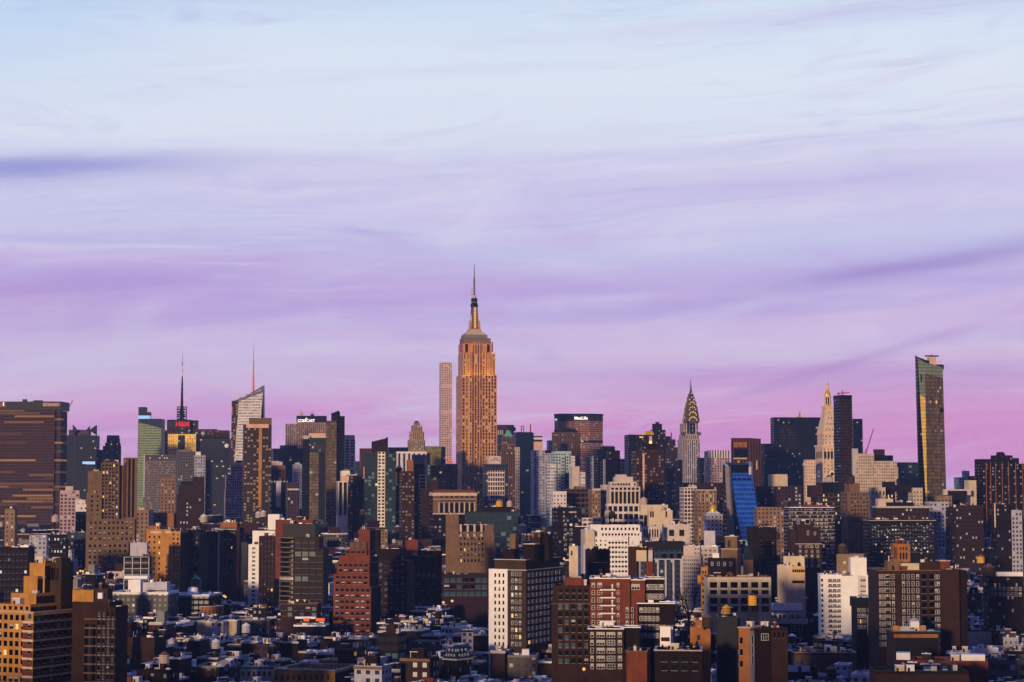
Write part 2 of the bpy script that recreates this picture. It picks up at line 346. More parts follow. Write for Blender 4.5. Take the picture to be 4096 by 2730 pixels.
def YM(Y):
    pts = ((0, 0), (800, 800), (1000, 1250), (1300, 1560), (1700, 1810), (2000, 2000))
    for (a, c), (d, e) in zip(pts, pts[1:]):
        if Y <= d: return c + (e - c) * (Y - a) / (d - a)
    return Y
LOWSET = {'yellow_arched_row', 'cream_arched_house', 'dark_windowed_row_front', 'blue_glass_shed', 'grey_garage_left', 'patchy_grey_wall', 'mansard_house', 'white_penthouse_building', 'long_tan_wall_house', 'two_panel_roof_house'}
class Bld:
    """a building whose front face passes through pixel (xl, yt) at distance Y and is turned by yaw"""
    def __init__(s, name, label, xl, xr, yt, yb, Y, D=None, yaw=None, cat='building', group=None, side=None, short=None, base=True):
        Y = 640000 / (yt - 1950) if (cat == 'house' or name in LOWSET) and yt > 2380 else YM(Y)
        s.yaw = (NEAR if Y < 1760 else MID) if yaw is None else math.radians(yaw)
        A = at(xl, yt, Y); s.A = Vector((A.x, A.y, 0)); s.u = Vector((math.cos(s.yaw), math.sin(s.yaw), 0)); s.v = Vector((-math.sin(s.yaw), math.cos(s.yaw), 0))
        if side is not None:     # depth so that the visible flank is `side` pixels wide
            vp = CX - FPX * math.tan(s.yaw); e = xl if vp < xl else xr; K = abs(vp - e); D = Y * side / max(20, K - side)
        s.D = D or 22; s.Y = Y; s.mb = MB(); s.rf = MB(); s.nwin = 0; s.stuff = MB(); s.xl, s.xr, s.yt, s.yb = xl, xr, yt, yb
        s.o = thing(name, s.A, s.yaw, label, cat, group); s.parts = []
        s.W = s.X(xr, yt); s.H = s.Z(xl, yt)
        vp = CX - FPX * math.tan(s.yaw); s.short = short
        HAND.append((min(xl, xr), max(xl, xr), yb, s, 0.0, s.W, 0.0, s.D, yt))
        if short: LOC.append((xl, xr, yt, yb, Y, short))
    def hit(s, px, py, off=0.0):
        d = ray(px, py); n = s.v; t = ((s.A - cam_o).dot(n) + off) / d.dot(n); P_ = cam_o + d * t
        return (P_ - s.A).dot(s.u), P_.z
    def X(s, px, py, off=0.0): return s.hit(px, py, off)[0]
    def Z(s, px, py, off=0.0): return s.hit(px, py, off)[1]
    def tier(s, xl, xr, yt, mat, off=0.0, D=None, yb=None, wx=3.5, fh=3.6, sides=None, roof='tar', par=1.0, cop=None, zb=None, cmat=None):
        x0, z1 = s.hit(xl, yt, off); x1 = s.X(xr, yt, off); z0 = 0.0 if zb is None and yb is None else (zb if zb is not None else s.Z(xl, yb, off))
        y0, y1 = off, off + (D or s.D - 2 * off)
        return s.tbox(x0, x1, y0, y1, z0, z1, mat, wx, fh, sides, roof, par, cop, cmat)
    def tbox(s, x0, x1, y0, y1, z0, z1, mat, wx=3.5, fh=3.6, sides=None, roof='tar', par=1.0, cop=None, cmat=None):
        if isinstance(mat, str): mat = M[mat]
        if isinstance(sides, str): sides = M[sides]
        if par:
            s.mb.box(x0, x1, y0, y1, z0, z1 - par, mat, wx, fh, top=False, sides=sides)
            pm = cmat or mat
            if isinstance(pm, str): pm = M[pm]
            t = 0.4 + 0.0001 * s.Y
            for (a, b, c, d) in ((x0, x1, y0, y0 + t), (x0, x1, y1 - t, y1), (x0, x0 + t, y0 + t, y1 - t), (x1 - t, x1, y0 + t, y1 - t)):
                s.pbox(a, b, c, d, z1 - par, z1, pm)
            if cop: s.mb.ring(x0 - 0.25, x1 + 0.25, y0 - 0.25, y1 + 0.25, z1, z1 + 0.25 + 0.00015 * s.Y, t + 0.4, cop)
            zr = z1 - par
        else:
            s.mb.box(x0, x1, y0, y1, z0, z1, mat, wx, fh, top=False, sides=sides); zr = z1
        rr = MB(); rr.poly([(x0, y0, zr), (x1, y0, zr), (x1, y1, zr), (x0, y1, zr)], roof); rr.build('roof', s.o)
        if s.Y < 1700 and par and x1 - x0 > 3.5 and y1 - y0 > 3.5:
            ru = random.Random(int(x0 * 7 + z1 * 13 + s.Y)); nu = int(min(7, 1 + (x1 - x0) * (y1 - y0) / 45))
            for _ in range(nu): unit_box(s.o, ru, zr, x0 + .4, x1 - .4, y0 + .4, y1 - .4, ru.choice([0, 0, 1, 2, 3, 4, 5]))
        BOXES.append((s.A, s.u, s.v, x0, x1, y0, y1, zr, s)); return x0, x1, y0, y1, z0, z1
    def pbox(s, x0, x1, y0, y1, z0, z1, m):
        k = len(s.mb.f); s.mb.box(x0, x1, y0, y1, z0, z1, m)
        for i in range(k, len(s.mb.f)): s.mb.uv[i] = [(0.02, 0.02)] * 4
    def fbox(s, xl, xr, yt, yb, off, d, mat, name=None, wx=3.5, fh=3.6):     # block standing proud of or behind the front
        x0, z1 = s.hit(xl, yt, off); x1 = s.X(xr, yt, off); z0 = s.Z(xl, yb, off)
        b = MB() if name else s.mb
        b.box(x0, x1, off, off + d, z0, z1, M[mat] if isinstance(mat, str) else mat, wx, fh, bottom=True)
        if name: s.add(b, name)
        return x0, x1, z0, z1
    def add(s, mb, name, label=None, kind=None, parent=None):
        return mb.build(name, parent or s.o, kind, label)
    def win(s, face, x0, x1, z0, z1, nx, ny, wf=0.45, hf=0.55, fr='frame_w', mull=1, mix=(0.62, 0.22, 0.12, 0.04), off=0.0, seed=0, skip=0.0, cap=94):
        """grid of windows, each its own part, the 100 largest; the others one stuff part. face F, R or L"""
        r = random.Random(seed + int(s.A.x * 10)); sw = (x1 - x0) / nx; sh = (z1 - z0) / ny; w = sw * wf; h = sh * hf
        for j in range(ny):
            for i in range(nx):
                if r.random() < skip: continue
                c = x0 + sw * (i + 0.5); z = z1 - sh * (j + 1) + sh * (1 - hf) * 0.5
                q = r.random(); var = 0
                for k, t in enumerate(mix):
                    if q < t: var = k; break
                    q -= t
                else: var = 4
                me = win_mesh(w, h, var, fr, mull)
                if face == 'F': loc, rz = (c, off - 0.01, z), 0
                elif face == 'R': loc, rz = (off + 0.01, c, z), math.pi / 2
                else: loc, rz = (off - 0.01, c, z), -math.pi / 2
                if s.nwin < cap:
                    o = link('window', me, s.o); o.location = loc; o.rotation_euler = (0, 0, rz); s.nwin += 1
                else:
                    cz, sz = math.cos(rz), math.sin(rz)
                    for p in me.polygons:
                        vs = [me.vertices[k].co for k in p.vertices]
                        s.stuff.poly([(loc[0] + a.x * cz - a.y * sz, loc[1] + a.x * sz + a.y * cz, loc[2] + a.z) for a in vs], me.materials[p.material_index])
    def done(s):
        s.mb.build('wall', s.o); s.rf.build('roof', s.o)
        if s.stuff.f: s.stuff.build('window', s.o, kind='stuff', label='remaining rows of windows')
        return s
    def bulk(s, t, fx0, fx1, fy0, fy1, h, mat, roof='tar', name='bulkhead'):
        x0, x1, y0, y1, z0, z1 = t; b = MB()
        a, c, d, e = x0 + (x1 - x0) * fx0, x0 + (x1 - x0) * fx1, y0 + (y1 - y0) * fy0, y0 + (y1 - y0) * fy1
        b.box(a, c, d, e, z1 - 1, z1 + h, M[mat] if isinstance(mat, str) else mat, top=False); b.box(a - 0.2, c + 0.2, d - 0.2, e + 0.2, z1 + h, z1 + h + 0.3, M[roof], bottom=True)
        BOXES.append((s.A, s.u, s.v, a, c, d, e, z1 + h + 0.3, s))
        return b.build(name, s.o)

def roof_at(x, y):
    best = 0.0; p = Vector((x, y, 0))
    for (A, u, v, x0, x1, y0, y1, z, b) in BOXES:
        a = (p - A).dot(u); c = (p - A).dot(v)
        if x0 - 0.1 <= a <= x1 + 0.1 and y0 - 0.1 <= c <= y1 + 0.1 and z > best: best = z
    return best

# ------------------------------------------------------------------ water towers
def water_tower(x, y, z, r, h, leg, mat, label, group='water tanks on the rooftops', rm=None, n=12):
    t = thing('water_tower', (x, y, z), RND.random(), label, 'water tower', group)
    b = MB(); b.lathe(0, 0, [(r * 0.98, leg), (r, leg + h * 0.5), (r * 0.95, leg + h)], mat, n)
    for k in (0.15, 0.38, 0.6, 0.82): b.lathe(0, 0, [(r * 1.02, leg + h * k), (r * 1.02, leg + h * k + 0.12)], 'steel', n)
    b.build('tank', t)
    b = MB(); b.lathe(0, 0, [(r * 1.08, leg + h), (r * 0.5, leg + h + r * 0.35), (0.1, leg + h + r * 0.65)], rm or mat, n); b.build('tank_roof', t)
    if leg > 0.5:
        s = r * 0.72; cs = [(s, s), (-s, s), (-s, -s), (s, -s)]
        pts = [(a * 1.12, c * 1.12) for a, c in cs]
        for (a, c), (e, f) in zip(cs, pts):
            b = MB(); b.bar((e, f, 0), (a, c, leg), 0.28, 'steel'); b.build('leg', t)
        b = MB(); b.box(-s - 0.3, s + 0.3, -s - 0.3, s + 0.3, leg - 0.35, leg, 'steel', bottom=True); 
        for i in range(4):
            p, q = pts[i], pts[(i + 1) % 4]
            b.bar((p[0], p[1], 0.3), (q[0], q[1], leg - 0.4), 0.1, 'steel'); b.bar((q[0], q[1], 0.3), (p[0], p[1], leg - 0.4), 0.1, 'steel')
        b.build('brace', t)
    return t
# ------------------------------------------------------------------ ground
g = MB()
g.poly([(-40000, -3000, 0), (40000, -3000, 0), (40000, 50000, 0), (-40000, 50000, 0)], 'asphalt')
go = g.build('ground'); go['kind'] = 'structure'

F = facade
# facades
F('ibm', (0.16, 0.08, 0.055), (0.010, 0.010, 0.018), grough=0.8, a=0.2, b=(0.2, 0.8), lit=0.34, blind=0.0, band=0.035, litc=(1, 0.42, 0.10), les=0.75)
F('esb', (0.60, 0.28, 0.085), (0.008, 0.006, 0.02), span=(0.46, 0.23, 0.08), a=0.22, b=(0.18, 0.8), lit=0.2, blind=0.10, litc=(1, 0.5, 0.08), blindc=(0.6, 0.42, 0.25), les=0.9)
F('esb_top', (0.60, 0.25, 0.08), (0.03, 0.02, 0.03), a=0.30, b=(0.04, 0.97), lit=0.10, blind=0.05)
F('park432', (0.78, 0.55, 0.44), (0.07, 0.06, 0.075), a=0.16, b=(0.18, 0.84), lit=0.015, blind=0.05)
F('chrys', (0.48, 0.38, 0.35), (0.05, 0.06, 0.09), span=(0.14, 0.14, 0.17), a=0.24, b=(0.2, 0.8), lit=0.02, blind=0.10)
F('metlife', (0.40, 0.20, 0.13), (0.05, 0.03, 0.03), a=0.10, b=(0.3, 0.8), lit=0.03, blind=0.08, litc=(1, .5, .15), les=0.5)
F('campanile', (0.62, 0.46, 0.34), (0.09, 0.06, 0.05), a=0.36, b=(0.3, 0.75), lit=0.03, blind=0.1)
F('black_gold', (0.03, 0.02, 0.025), (0.11, 0.05, 0.022), a=0.10, b=(0.15, 0.85), lit=0.10, blind=0.0, litc=(1, .36, .1), les=0.16, grough=0.3, gvar=0.6)
F('black_glass', (0.010, 0.012, 0.028), (0.010, 0.016, 0.04), a=0.12, b=(0.2, 0.8), lit=0.02, blind=0.03, grough=0.35, gvar=0.5, les=0.4)
F('navy_glass', (0.012, 0.022, 0.055), (0.010, 0.022, 0.06), a=0.10, b=(0.25, 0.85), lit=0.015, blind=0.02, grough=0.3, gvar=0.5)
F('navy_band', (0.03, 0.05, 0.10), (0.008, 0.014, 0.04), a=0.0, b=(0.2, 0.75), lit=0.01, blind=0.02, grough=0.3)
F('green_glass', (0.24, 0.32, 0.18), (0.09, 0.16, 0.09), a=0.0, b=(0.3, 0.8), lit=0.05, blind=0.10, band=8, gvar=0.3, blindc=(.22, .25, .12), les=0.5)
F('yellow_glass', (0.26, 0.20, 0.03), (0.20, 0.17, 0.03), a=0.0, b=(0.3, 0.9), lit=0.04, blind=0.05, band=8)
F('teal_glass', (0.05, 0.10, 0.13), (0.015, 0.045, 0.065), a=0.14, b=(0.2, 0.85), lit=0.015, blind=0.18, blindc=(.14, .24, .28), gvar=0.5)
F('teal_white', (0.36, 0.46, 0.50), (0.03, 0.08, 0.10), a=0.2, b=(0.25, 0.75), lit=0.02, blind=0.2)
F('grey_glass', (0.66, 0.62, 0.62), (0.34, 0.34, 0.38), a=0.06, b=(0.25, 0.8), lit=0.01, blind=0.15, grough=0.2, gvar=0.4, blindc=(.26, .24, .24))
F('mauve', (0.13, 0.09, 0.12), (0.03, 0.025, 0.05), a=0.22, b=(0.2, 0.85), lit=0.02, blind=0.08)
F('mauve_band', (0.22, 0.16, 0.18), (0.03, 0.025, 0.05), a=0.0, b=(0.3, 0.8), lit=0.03, blind=0.05, band=6)
F('rock', (0.36, 0.24, 0.19), (0.07, 0.04, 0.05), span=(0.2, 0.12, 0.11), a=0.28, b=(0.25, 0.8), lit=0.02, blind=0.1)
F('deco', (0.40, 0.29, 0.19), (0.04, 0.03, 0.04), span=(0.14, 0.09, 0.07), a=0.28, b=(0.2, 0.8), lit=0.05, blind=0.12)
F('deco_br', (0.21, 0.12, 0.07), (0.02, 0.016, 0.03), span=(0.09, 0.05, 0.04), a=0.3, b=(0.2, 0.8), lit=0.04, blind=0.12)
F('apt_gold', (0.13, 0.085, 0.05), (0.03, 0.03, 0.04), a=0.2, b=(0.25, 0.8), lit=0.10, blind=0.32, blindc=(.40, .28, .2), litc=(1, .5, .2), les=0.7)
F('apt_br', (0.12, 0.055, 0.04), (0.02, 0.02, 0.035), a=0.24, b=(0.25, 0.75), lit=0.02, blind=0.35, blindc=(.30, .26, .25))
F('br_win', (0.10, 0.05, 0.035), (0.012, 0.014, 0.03), a=0.28, b=(0.25, 0.75), lit=0.03, blind=0.18)
F('brd_win', (0.05, 0.028, 0.022), (0.010, 0.014, 0.03), a=0.28, b=(0.25, 0.75), lit=0.02, blind=0.2, blindc=(.3, .3, .34))
F('red_win', (0.17, 0.045, 0.025), (0.012, 0.014, 0.03), a=0.26, b=(0.25, 0.75), lit=0.01, blind=0.2, blindc=(.5, .5, .46))
F('tan_win', (0.30, 0.19, 0.12), (0.02, 0.02, 0.035), a=0.30, b=(0.25, 0.75), lit=0.03, blind=0.15)
F('gold_win', (0.46, 0.23, 0.06), (0.03, 0.022, 0.02), a=0.31, b=(0.25, 0.75), lit=0.02, blind=0.10)
F('white_win', (0.62, 0.57, 0.58), (0.03, 0.035, 0.06), a=0.28, b=(0.28, 0.72), lit=0.01, blind=0.15)
F('white_grid', (0.60, 0.52, 0.50), (0.02, 0.025, 0.04), a=0.14, b=(0.12, 0.82), lit=0.01, blind=0.05)
F('white_band', (0.62, 0.52, 0.50), (0.03, 0.03, 0.06), a=0.0, b=(0.25, 0.7), lit=0.0, blind=0.0)
F('white_pier', (0.60, 0.55, 0.62), (0.02, 0.025, 0.06), span=(0.03, 0.03, 0.07), a=0.3, b=(0.1, 0.9), lit=0.0, blind=0.0)
F('pink_win', (0.42, 0.29, 0.31), (0.05, 0.04, 0.07), a=0.22, b=(0.22, 0.78), lit=0.04, blind=0.15)
F('cream_win', (0.50, 0.40, 0.33), (0.05, 0.04, 0.06), a=0.3, b=(0.25, 0.75), lit=0.12, blind=0.1, les=1.0)
F('lav_win', (0.34, 0.34, 0.44), (0.03, 0.045, 0.09), a=0.26, b=(0.25, 0.75), lit=0.01, blind=0.15)
F('grey_win', (0.17, 0.15, 0.15), (0.015, 0.02, 0.04), a=0.26, b=(0.25, 0.75), lit=0.02, blind=0.15)
F('pur_win', (0.11, 0.06, 0.085), (0.015, 0.018, 0.045), a=0.24, b=(0.25, 0.75), lit=0.02, blind=0.2)
F('blue_win', (0.07, 0.10, 0.18), (0.01, 0.02, 0.05), a=0.24, b=(0.25, 0.75), lit=0.01, blind=0.15)
F('blue_face', (0.025, 0.15, 0.85), (0.008, 0.05, 0.42), a=0.2, b=(0.25, 0.75), lit=0.0, blind=0.0, grough=0.4, gvar=0.3)
F('blue_top', (0.015, 0.08, 0.40), (0.012, 0.05, 0.28), a=0.0, b=(0.25, 0.75), lit=0.0, blind=0.0)
F('redbr_slab', (0.07, 0.022, 0.02), (0.05, 0.055, 0.09), a=0.10, b=(0.3, 0.85), lit=0.01, blind=0.4, band=4, blindc=(.3, .3, .36))
F('rust', (0.22, 0.075, 0.03), (0.03, 0.02, 0.03), span=(0.10, 0.04, 0.02), a=0.3, b=(0.2, 0.8), lit=0.04, blind=0.05)
F('orange_win', (0.36, 0.14, 0.045), (0.03, 0.02, 0.02), a=0.3, b=(0.25, 0.75), lit=0.02, blind=0.12)
F('grid_br', (0.16, 0.095, 0.08), (0.010, 0.014, 0.028), a=0.11, b=(0.14, 0.82), lit=0.01, blind=0.06, blindc=(.08, .2, .3))
F('loft_pur', (0.06, 0.035, 0.045), (0.015, 0.03, 0.06), a=0.10, b=(0.2, 0.8), lit=0.01, blind=0.35, blindc=(.06, .20, .32))
F('white_thin', (0.68, 0.60, 0.54), (0.02, 0.025, 0.05), a=0.18, b=(0.2, 0.75), lit=0.01, blind=0.05)
F('gold_glass', (0.40, 0.32, 0.14), (0.85, 0.58, 0.14), a=0.05, b=(0.1, 0.92), lit=0.0, blind=0.0, grough=0.3, gvar=0.2, metal=0.15)  # gold facet: its reflected glow is put into the base colour
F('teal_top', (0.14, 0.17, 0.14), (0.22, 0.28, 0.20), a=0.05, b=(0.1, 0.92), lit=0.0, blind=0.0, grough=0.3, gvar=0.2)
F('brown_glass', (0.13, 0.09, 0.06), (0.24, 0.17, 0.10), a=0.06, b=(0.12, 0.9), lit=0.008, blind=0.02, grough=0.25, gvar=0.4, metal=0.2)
F('yellow_lit', (0.95, 0.62, 0.14), (0.10, 0.07, 0.03), a=0.25, b=(0.3, 0.75), lit=0.12, blind=0.3, blindc=(.8, .6, .2))  # yellow light falling on the sign tower put into the wall colour
M.update({k: v for k, v in MATS.items()})
P('limestone', (0.58, 0.28, 0.10)); P('limestone_d', (0.30, 0.17, 0.10)); P('marble', (0.62, 0.46, 0.34)); P('chrome', (0.20, 0.12, 0.09), 0.5, 0.2); P('gold_window', (.3, .2, .05), emit=(1.0, 0.62, 0.08), es=1.7); P('soft_gold', (.3, .2, .05), emit=(1.0, 0.5, 0.1), es=0.75)
P('navy_top', (0.008, 0.03, 0.12), 0.5); P('pink_paint', (0.75, 0.28, 0.42), 0.6); P('peach', (0.62, 0.40, 0.30)); P('blue_white', (0.30, 0.50, 0.80), emit=(0.25, 0.6, 1.0), es=0.5); P('rust_p', (0.24, 0.08, 0.03)); P('slate', (0.02, 0.045, 0.11), 0.5); P('orange_e', (0.4, 0.1, 0.02), emit=(1.0, 0.14, 0.03), es=0.7)
M.update({k: v for k, v in MATS.items()})

def prism(b, bot, top, mats, roofm, wx=4, fh=3.9):
    """free-form tower between two pixel polygons; each point is (px, py, depth behind the front plane)"""
    B = [(b.X(x, y, o), o, 0.0, b.Z(x, y, o)) for x, y, o in bot]; T = [(b.X(x, y, o), o, b.Z(x, y, o)) for x, y, o in top]
    n = len(B)
    for i in range(n):
        j = (i + 1) % n
        p, q, r, s = (B[i][0], B[i][1], 0.0), (B[j][0], B[j][1], 0.0), T[j], T[i]
        wdt = max(math.hypot(T[i][0] - T[j][0], T[i][1] - T[j][1]), math.hypot(p[0] - q[0], p[1] - q[1])); k = max(1, round(wdt / wx))
        b.mb.poly([p, q, r, s], M[mats[i]], [(0, 0), (k, 0), (k, r[2] / fh), (0, s[2] / fh)])
    b.rf.poly(T, roofm)

# ================= Empire-style central tower
def limestone_tower():
    b = Bld('stepped_limestone_skyscraper', 'tallest golden stepped skyscraper with tapering mast and needle antenna, lit by low sun', 1848, 1987, 1500, 2010, 3300, side=24, cat='skyscraper', short='the tallest stepped skyscraper')
    D = b.D
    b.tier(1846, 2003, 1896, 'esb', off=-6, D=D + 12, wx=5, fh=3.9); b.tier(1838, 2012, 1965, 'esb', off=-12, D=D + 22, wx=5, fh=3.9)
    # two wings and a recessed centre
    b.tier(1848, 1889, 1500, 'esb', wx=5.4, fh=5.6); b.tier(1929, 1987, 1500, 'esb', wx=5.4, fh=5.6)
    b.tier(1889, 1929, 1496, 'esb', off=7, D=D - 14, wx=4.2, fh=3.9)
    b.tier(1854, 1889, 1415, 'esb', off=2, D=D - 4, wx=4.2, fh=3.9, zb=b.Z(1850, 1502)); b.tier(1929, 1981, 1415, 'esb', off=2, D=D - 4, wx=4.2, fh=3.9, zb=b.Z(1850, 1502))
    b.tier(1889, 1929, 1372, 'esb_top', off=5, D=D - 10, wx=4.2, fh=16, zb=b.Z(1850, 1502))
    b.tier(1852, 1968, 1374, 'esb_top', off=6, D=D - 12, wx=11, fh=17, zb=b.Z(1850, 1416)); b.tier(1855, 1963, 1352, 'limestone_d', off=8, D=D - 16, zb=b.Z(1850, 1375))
    # pale piers running up the front
    pr = MB()
    for i, px in enumerate([1849, 1859, 1869, 1879, 1888]):
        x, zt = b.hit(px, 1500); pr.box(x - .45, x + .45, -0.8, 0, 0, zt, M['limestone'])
    for px in [1930, 1941, 1953, 1965, 1976, 1986]:
        x, zt = b.hit(px, 1500); pr.box(x - .45, x + .45, -0.8, 0, 0, zt, M['limestone'])
    for px in [1855, 1866, 1877, 1887, 1931, 1943, 1955, 1967, 1979]:
        x, zt = b.hit(px, 1411, 2); pr.box(x - .6, x + .6, 1.2, 2, b.Z(px, 1498, 2), zt + 1, M['limestone'])
    for px in [1897, 1908, 1919]:
        x, zt = b.hit(px, 1368, 5); pr.box(x - .8, x + .8, 4, 5, 0, zt, M['limestone'])
    pr.build('pier', b.o, label='pale vertical piers of the front', kind=None)
    cx = (b.X(1855, 1352) + b.X(1963, 1352)) / 2; cy = D / 2
    obs = MB()
    for (hw, y0, y1, m) in ((47, 1352, 1342, 'grey'), (40, 1342, 1334, 'coping'), (29, 1334, 1326, 'coping'), (25, 1326, 1318, 'limestone')):
        w = hw / (FPX / (3300 + 25)); z0, z1 = b.Z(1906, y0, 25), b.Z(1906, y1, 25); obs.box(cx - w, cx + w, cy - w * .8, cy + w * .8, z0 - 1, z1, m)
    b.add(obs, 'observation_deck')
    sc = (3300 + D / 2) / FPX; Zc = lambda y: b.Z(1906, y, D / 2)
    ms = MB(); ms.lathe(cx, cy, [(21 * sc, Zc(1320)), (17 * sc, Zc(1290)), (15 * sc, Zc(1265)), (13.5 * sc, Zc(1230))], 'chrome', 8, math.pi / 8)
    for sx in (-1, 1):
        for zz in (0,): ms.poly([(cx + sx * 12 * sc, cy - 13 * sc, Zc(1318)), (cx + sx * 24 * sc, cy - 13 * sc, Zc(1318)), (cx + sx * 15 * sc, cy - 13 * sc, Zc(1262)), (cx + sx * 12 * sc, cy - 13 * sc, Zc(1262))], 'peach'); ms.box(cx + sx * 18 * sc - 2, cx + sx * 18 * sc + 2, cy - 13 * sc, cy, Zc(1318), Zc(1285), 'peach')
    mo = b.add(ms, 'mast')
    w = MB(); w.box(cx - 4.5 * sc, cx + 4.5 * sc, cy - 20 * sc, cy - 15 * sc, Zc(1316), Zc(1232), 'soft_gold')
    for k in range(13):
        z = Zc(1314 - k * 6.4); w.box(cx - 4.7 * sc, cx + 4.7 * sc, cy - 20.3 * sc, cy - 20 * sc, z, z + .5, 'steel')
    w.build('window_strip', mo)
    dm = MB(); dm.lathe(cx, cy, [(15 * sc, Zc(1230)), (16 * sc, Zc(1222)), (14 * sc, Zc(1217)), (11 * sc, Zc(1210)), (13 * sc, Zc(1208)), (13 * sc, Zc(1196)), (10 * sc, Zc(1194))], 'steel', 16)
    dm.lathe(cx, cy, [(11.2 * sc, Zc(1215)), (11.4 * sc, Zc(1210))], 'white', 16); dm.lathe(cx, cy, [(8 * sc, Zc(1195)), (7.5 * sc, Zc(1180))], 'peach', 12); dm.build('mast_drum', mo)
    an = MB(); an.lathe(cx, cy, [(3.6 * sc, Zc(1180)), (3.2 * sc, Zc(1112)), (1.7 * sc, Zc(1110)), (1.4 * sc, Zc(1074)), (0.9 * sc, Zc(1070)), (0.15 * sc, Zc(1047))], 'purple', 8)
    for k in range(14):
        z = Zc(1176 - k * 4.8); an.lathe(cx, cy, [(4.4 * sc, z), (4.4 * sc, z + 0.7)], 'white' if k % 2 else 'steel', 8)
    an.bar((cx - 9 * sc, cy, Zc(1182)), (cx - 9 * sc, cy, Zc(1152)), 1.2 * sc, 'pink'); an.build('antenna', mo)
    for px, y in ((1836, 1352),):
        pass
    for sx in (-1, 1):
        fb = MB(); x = cx + sx * 66 * sc; fb.bar((x, 8, Zc(1412)), (x, 8, Zc(1372)), 1.2, 'pink'); fb.bar((x - sx * 3, 8, Zc(1412)), (x - sx * 3, 8, Zc(1372)), 0.8, 'pink'); fb.bar((x, 8, Zc(1372)), (x - sx * 3, 8, Zc(1372)), 0.8, 'pink'); fb.build('roof_frame', b.o)
    # floodlamps at the foot of the upper setback
    for px in (1870, 1909, 1958):
        lp = bpy.data.lights.new('floodlight', 'AREA'); lp.energy = 1500; lp.color = (1, 0.62, 0.12); lp.size = 14; lo = bpy.data.objects.new('floodlight', lp); COL.objects.link(lo); lo.parent = b.o
        lo.location = (b.X(px, 1498), -5, b.Z(px, 1502) + 1); lo.rotation_euler = (math.radians(155), 0, 0)
    b.done()
limestone_tower()

# ================= slender white grid tower
b = Bld('slender_concrete_tower', 'very slender pale square-gridded concrete tower left of the tallest skyscraper', 1766, 1808, 1450, 1845, 5200, side=9, cat='skyscraper')
zs = [1450, 1537, 1551, 1645, 1660, 1748, 1762]
t = b.tier(1766, 1808, 1450, 'park432', wx=4.6, fh=4.6, par=0)
for y0, y1 in ((1537, 1550), (1645, 1657), (1747, 1758)):
    x0, x1 = t[0], t[1]; bb = MB(); bb.box(x0 - .3, x1 + .3, -.3, b.D + .3, b.Z(1780, y1), b.Z(1780, y0), 'peach'); bb.box(x0 + 2, x1 - 2, -.6, -.3, b.Z(1780, (y0 * 2 + y1) / 3), b.Z(1780, (y0 * 2 + y1) / 3) - 2.5, 'peach'); b.add(bb, 'mechanical_floor')
b.done()

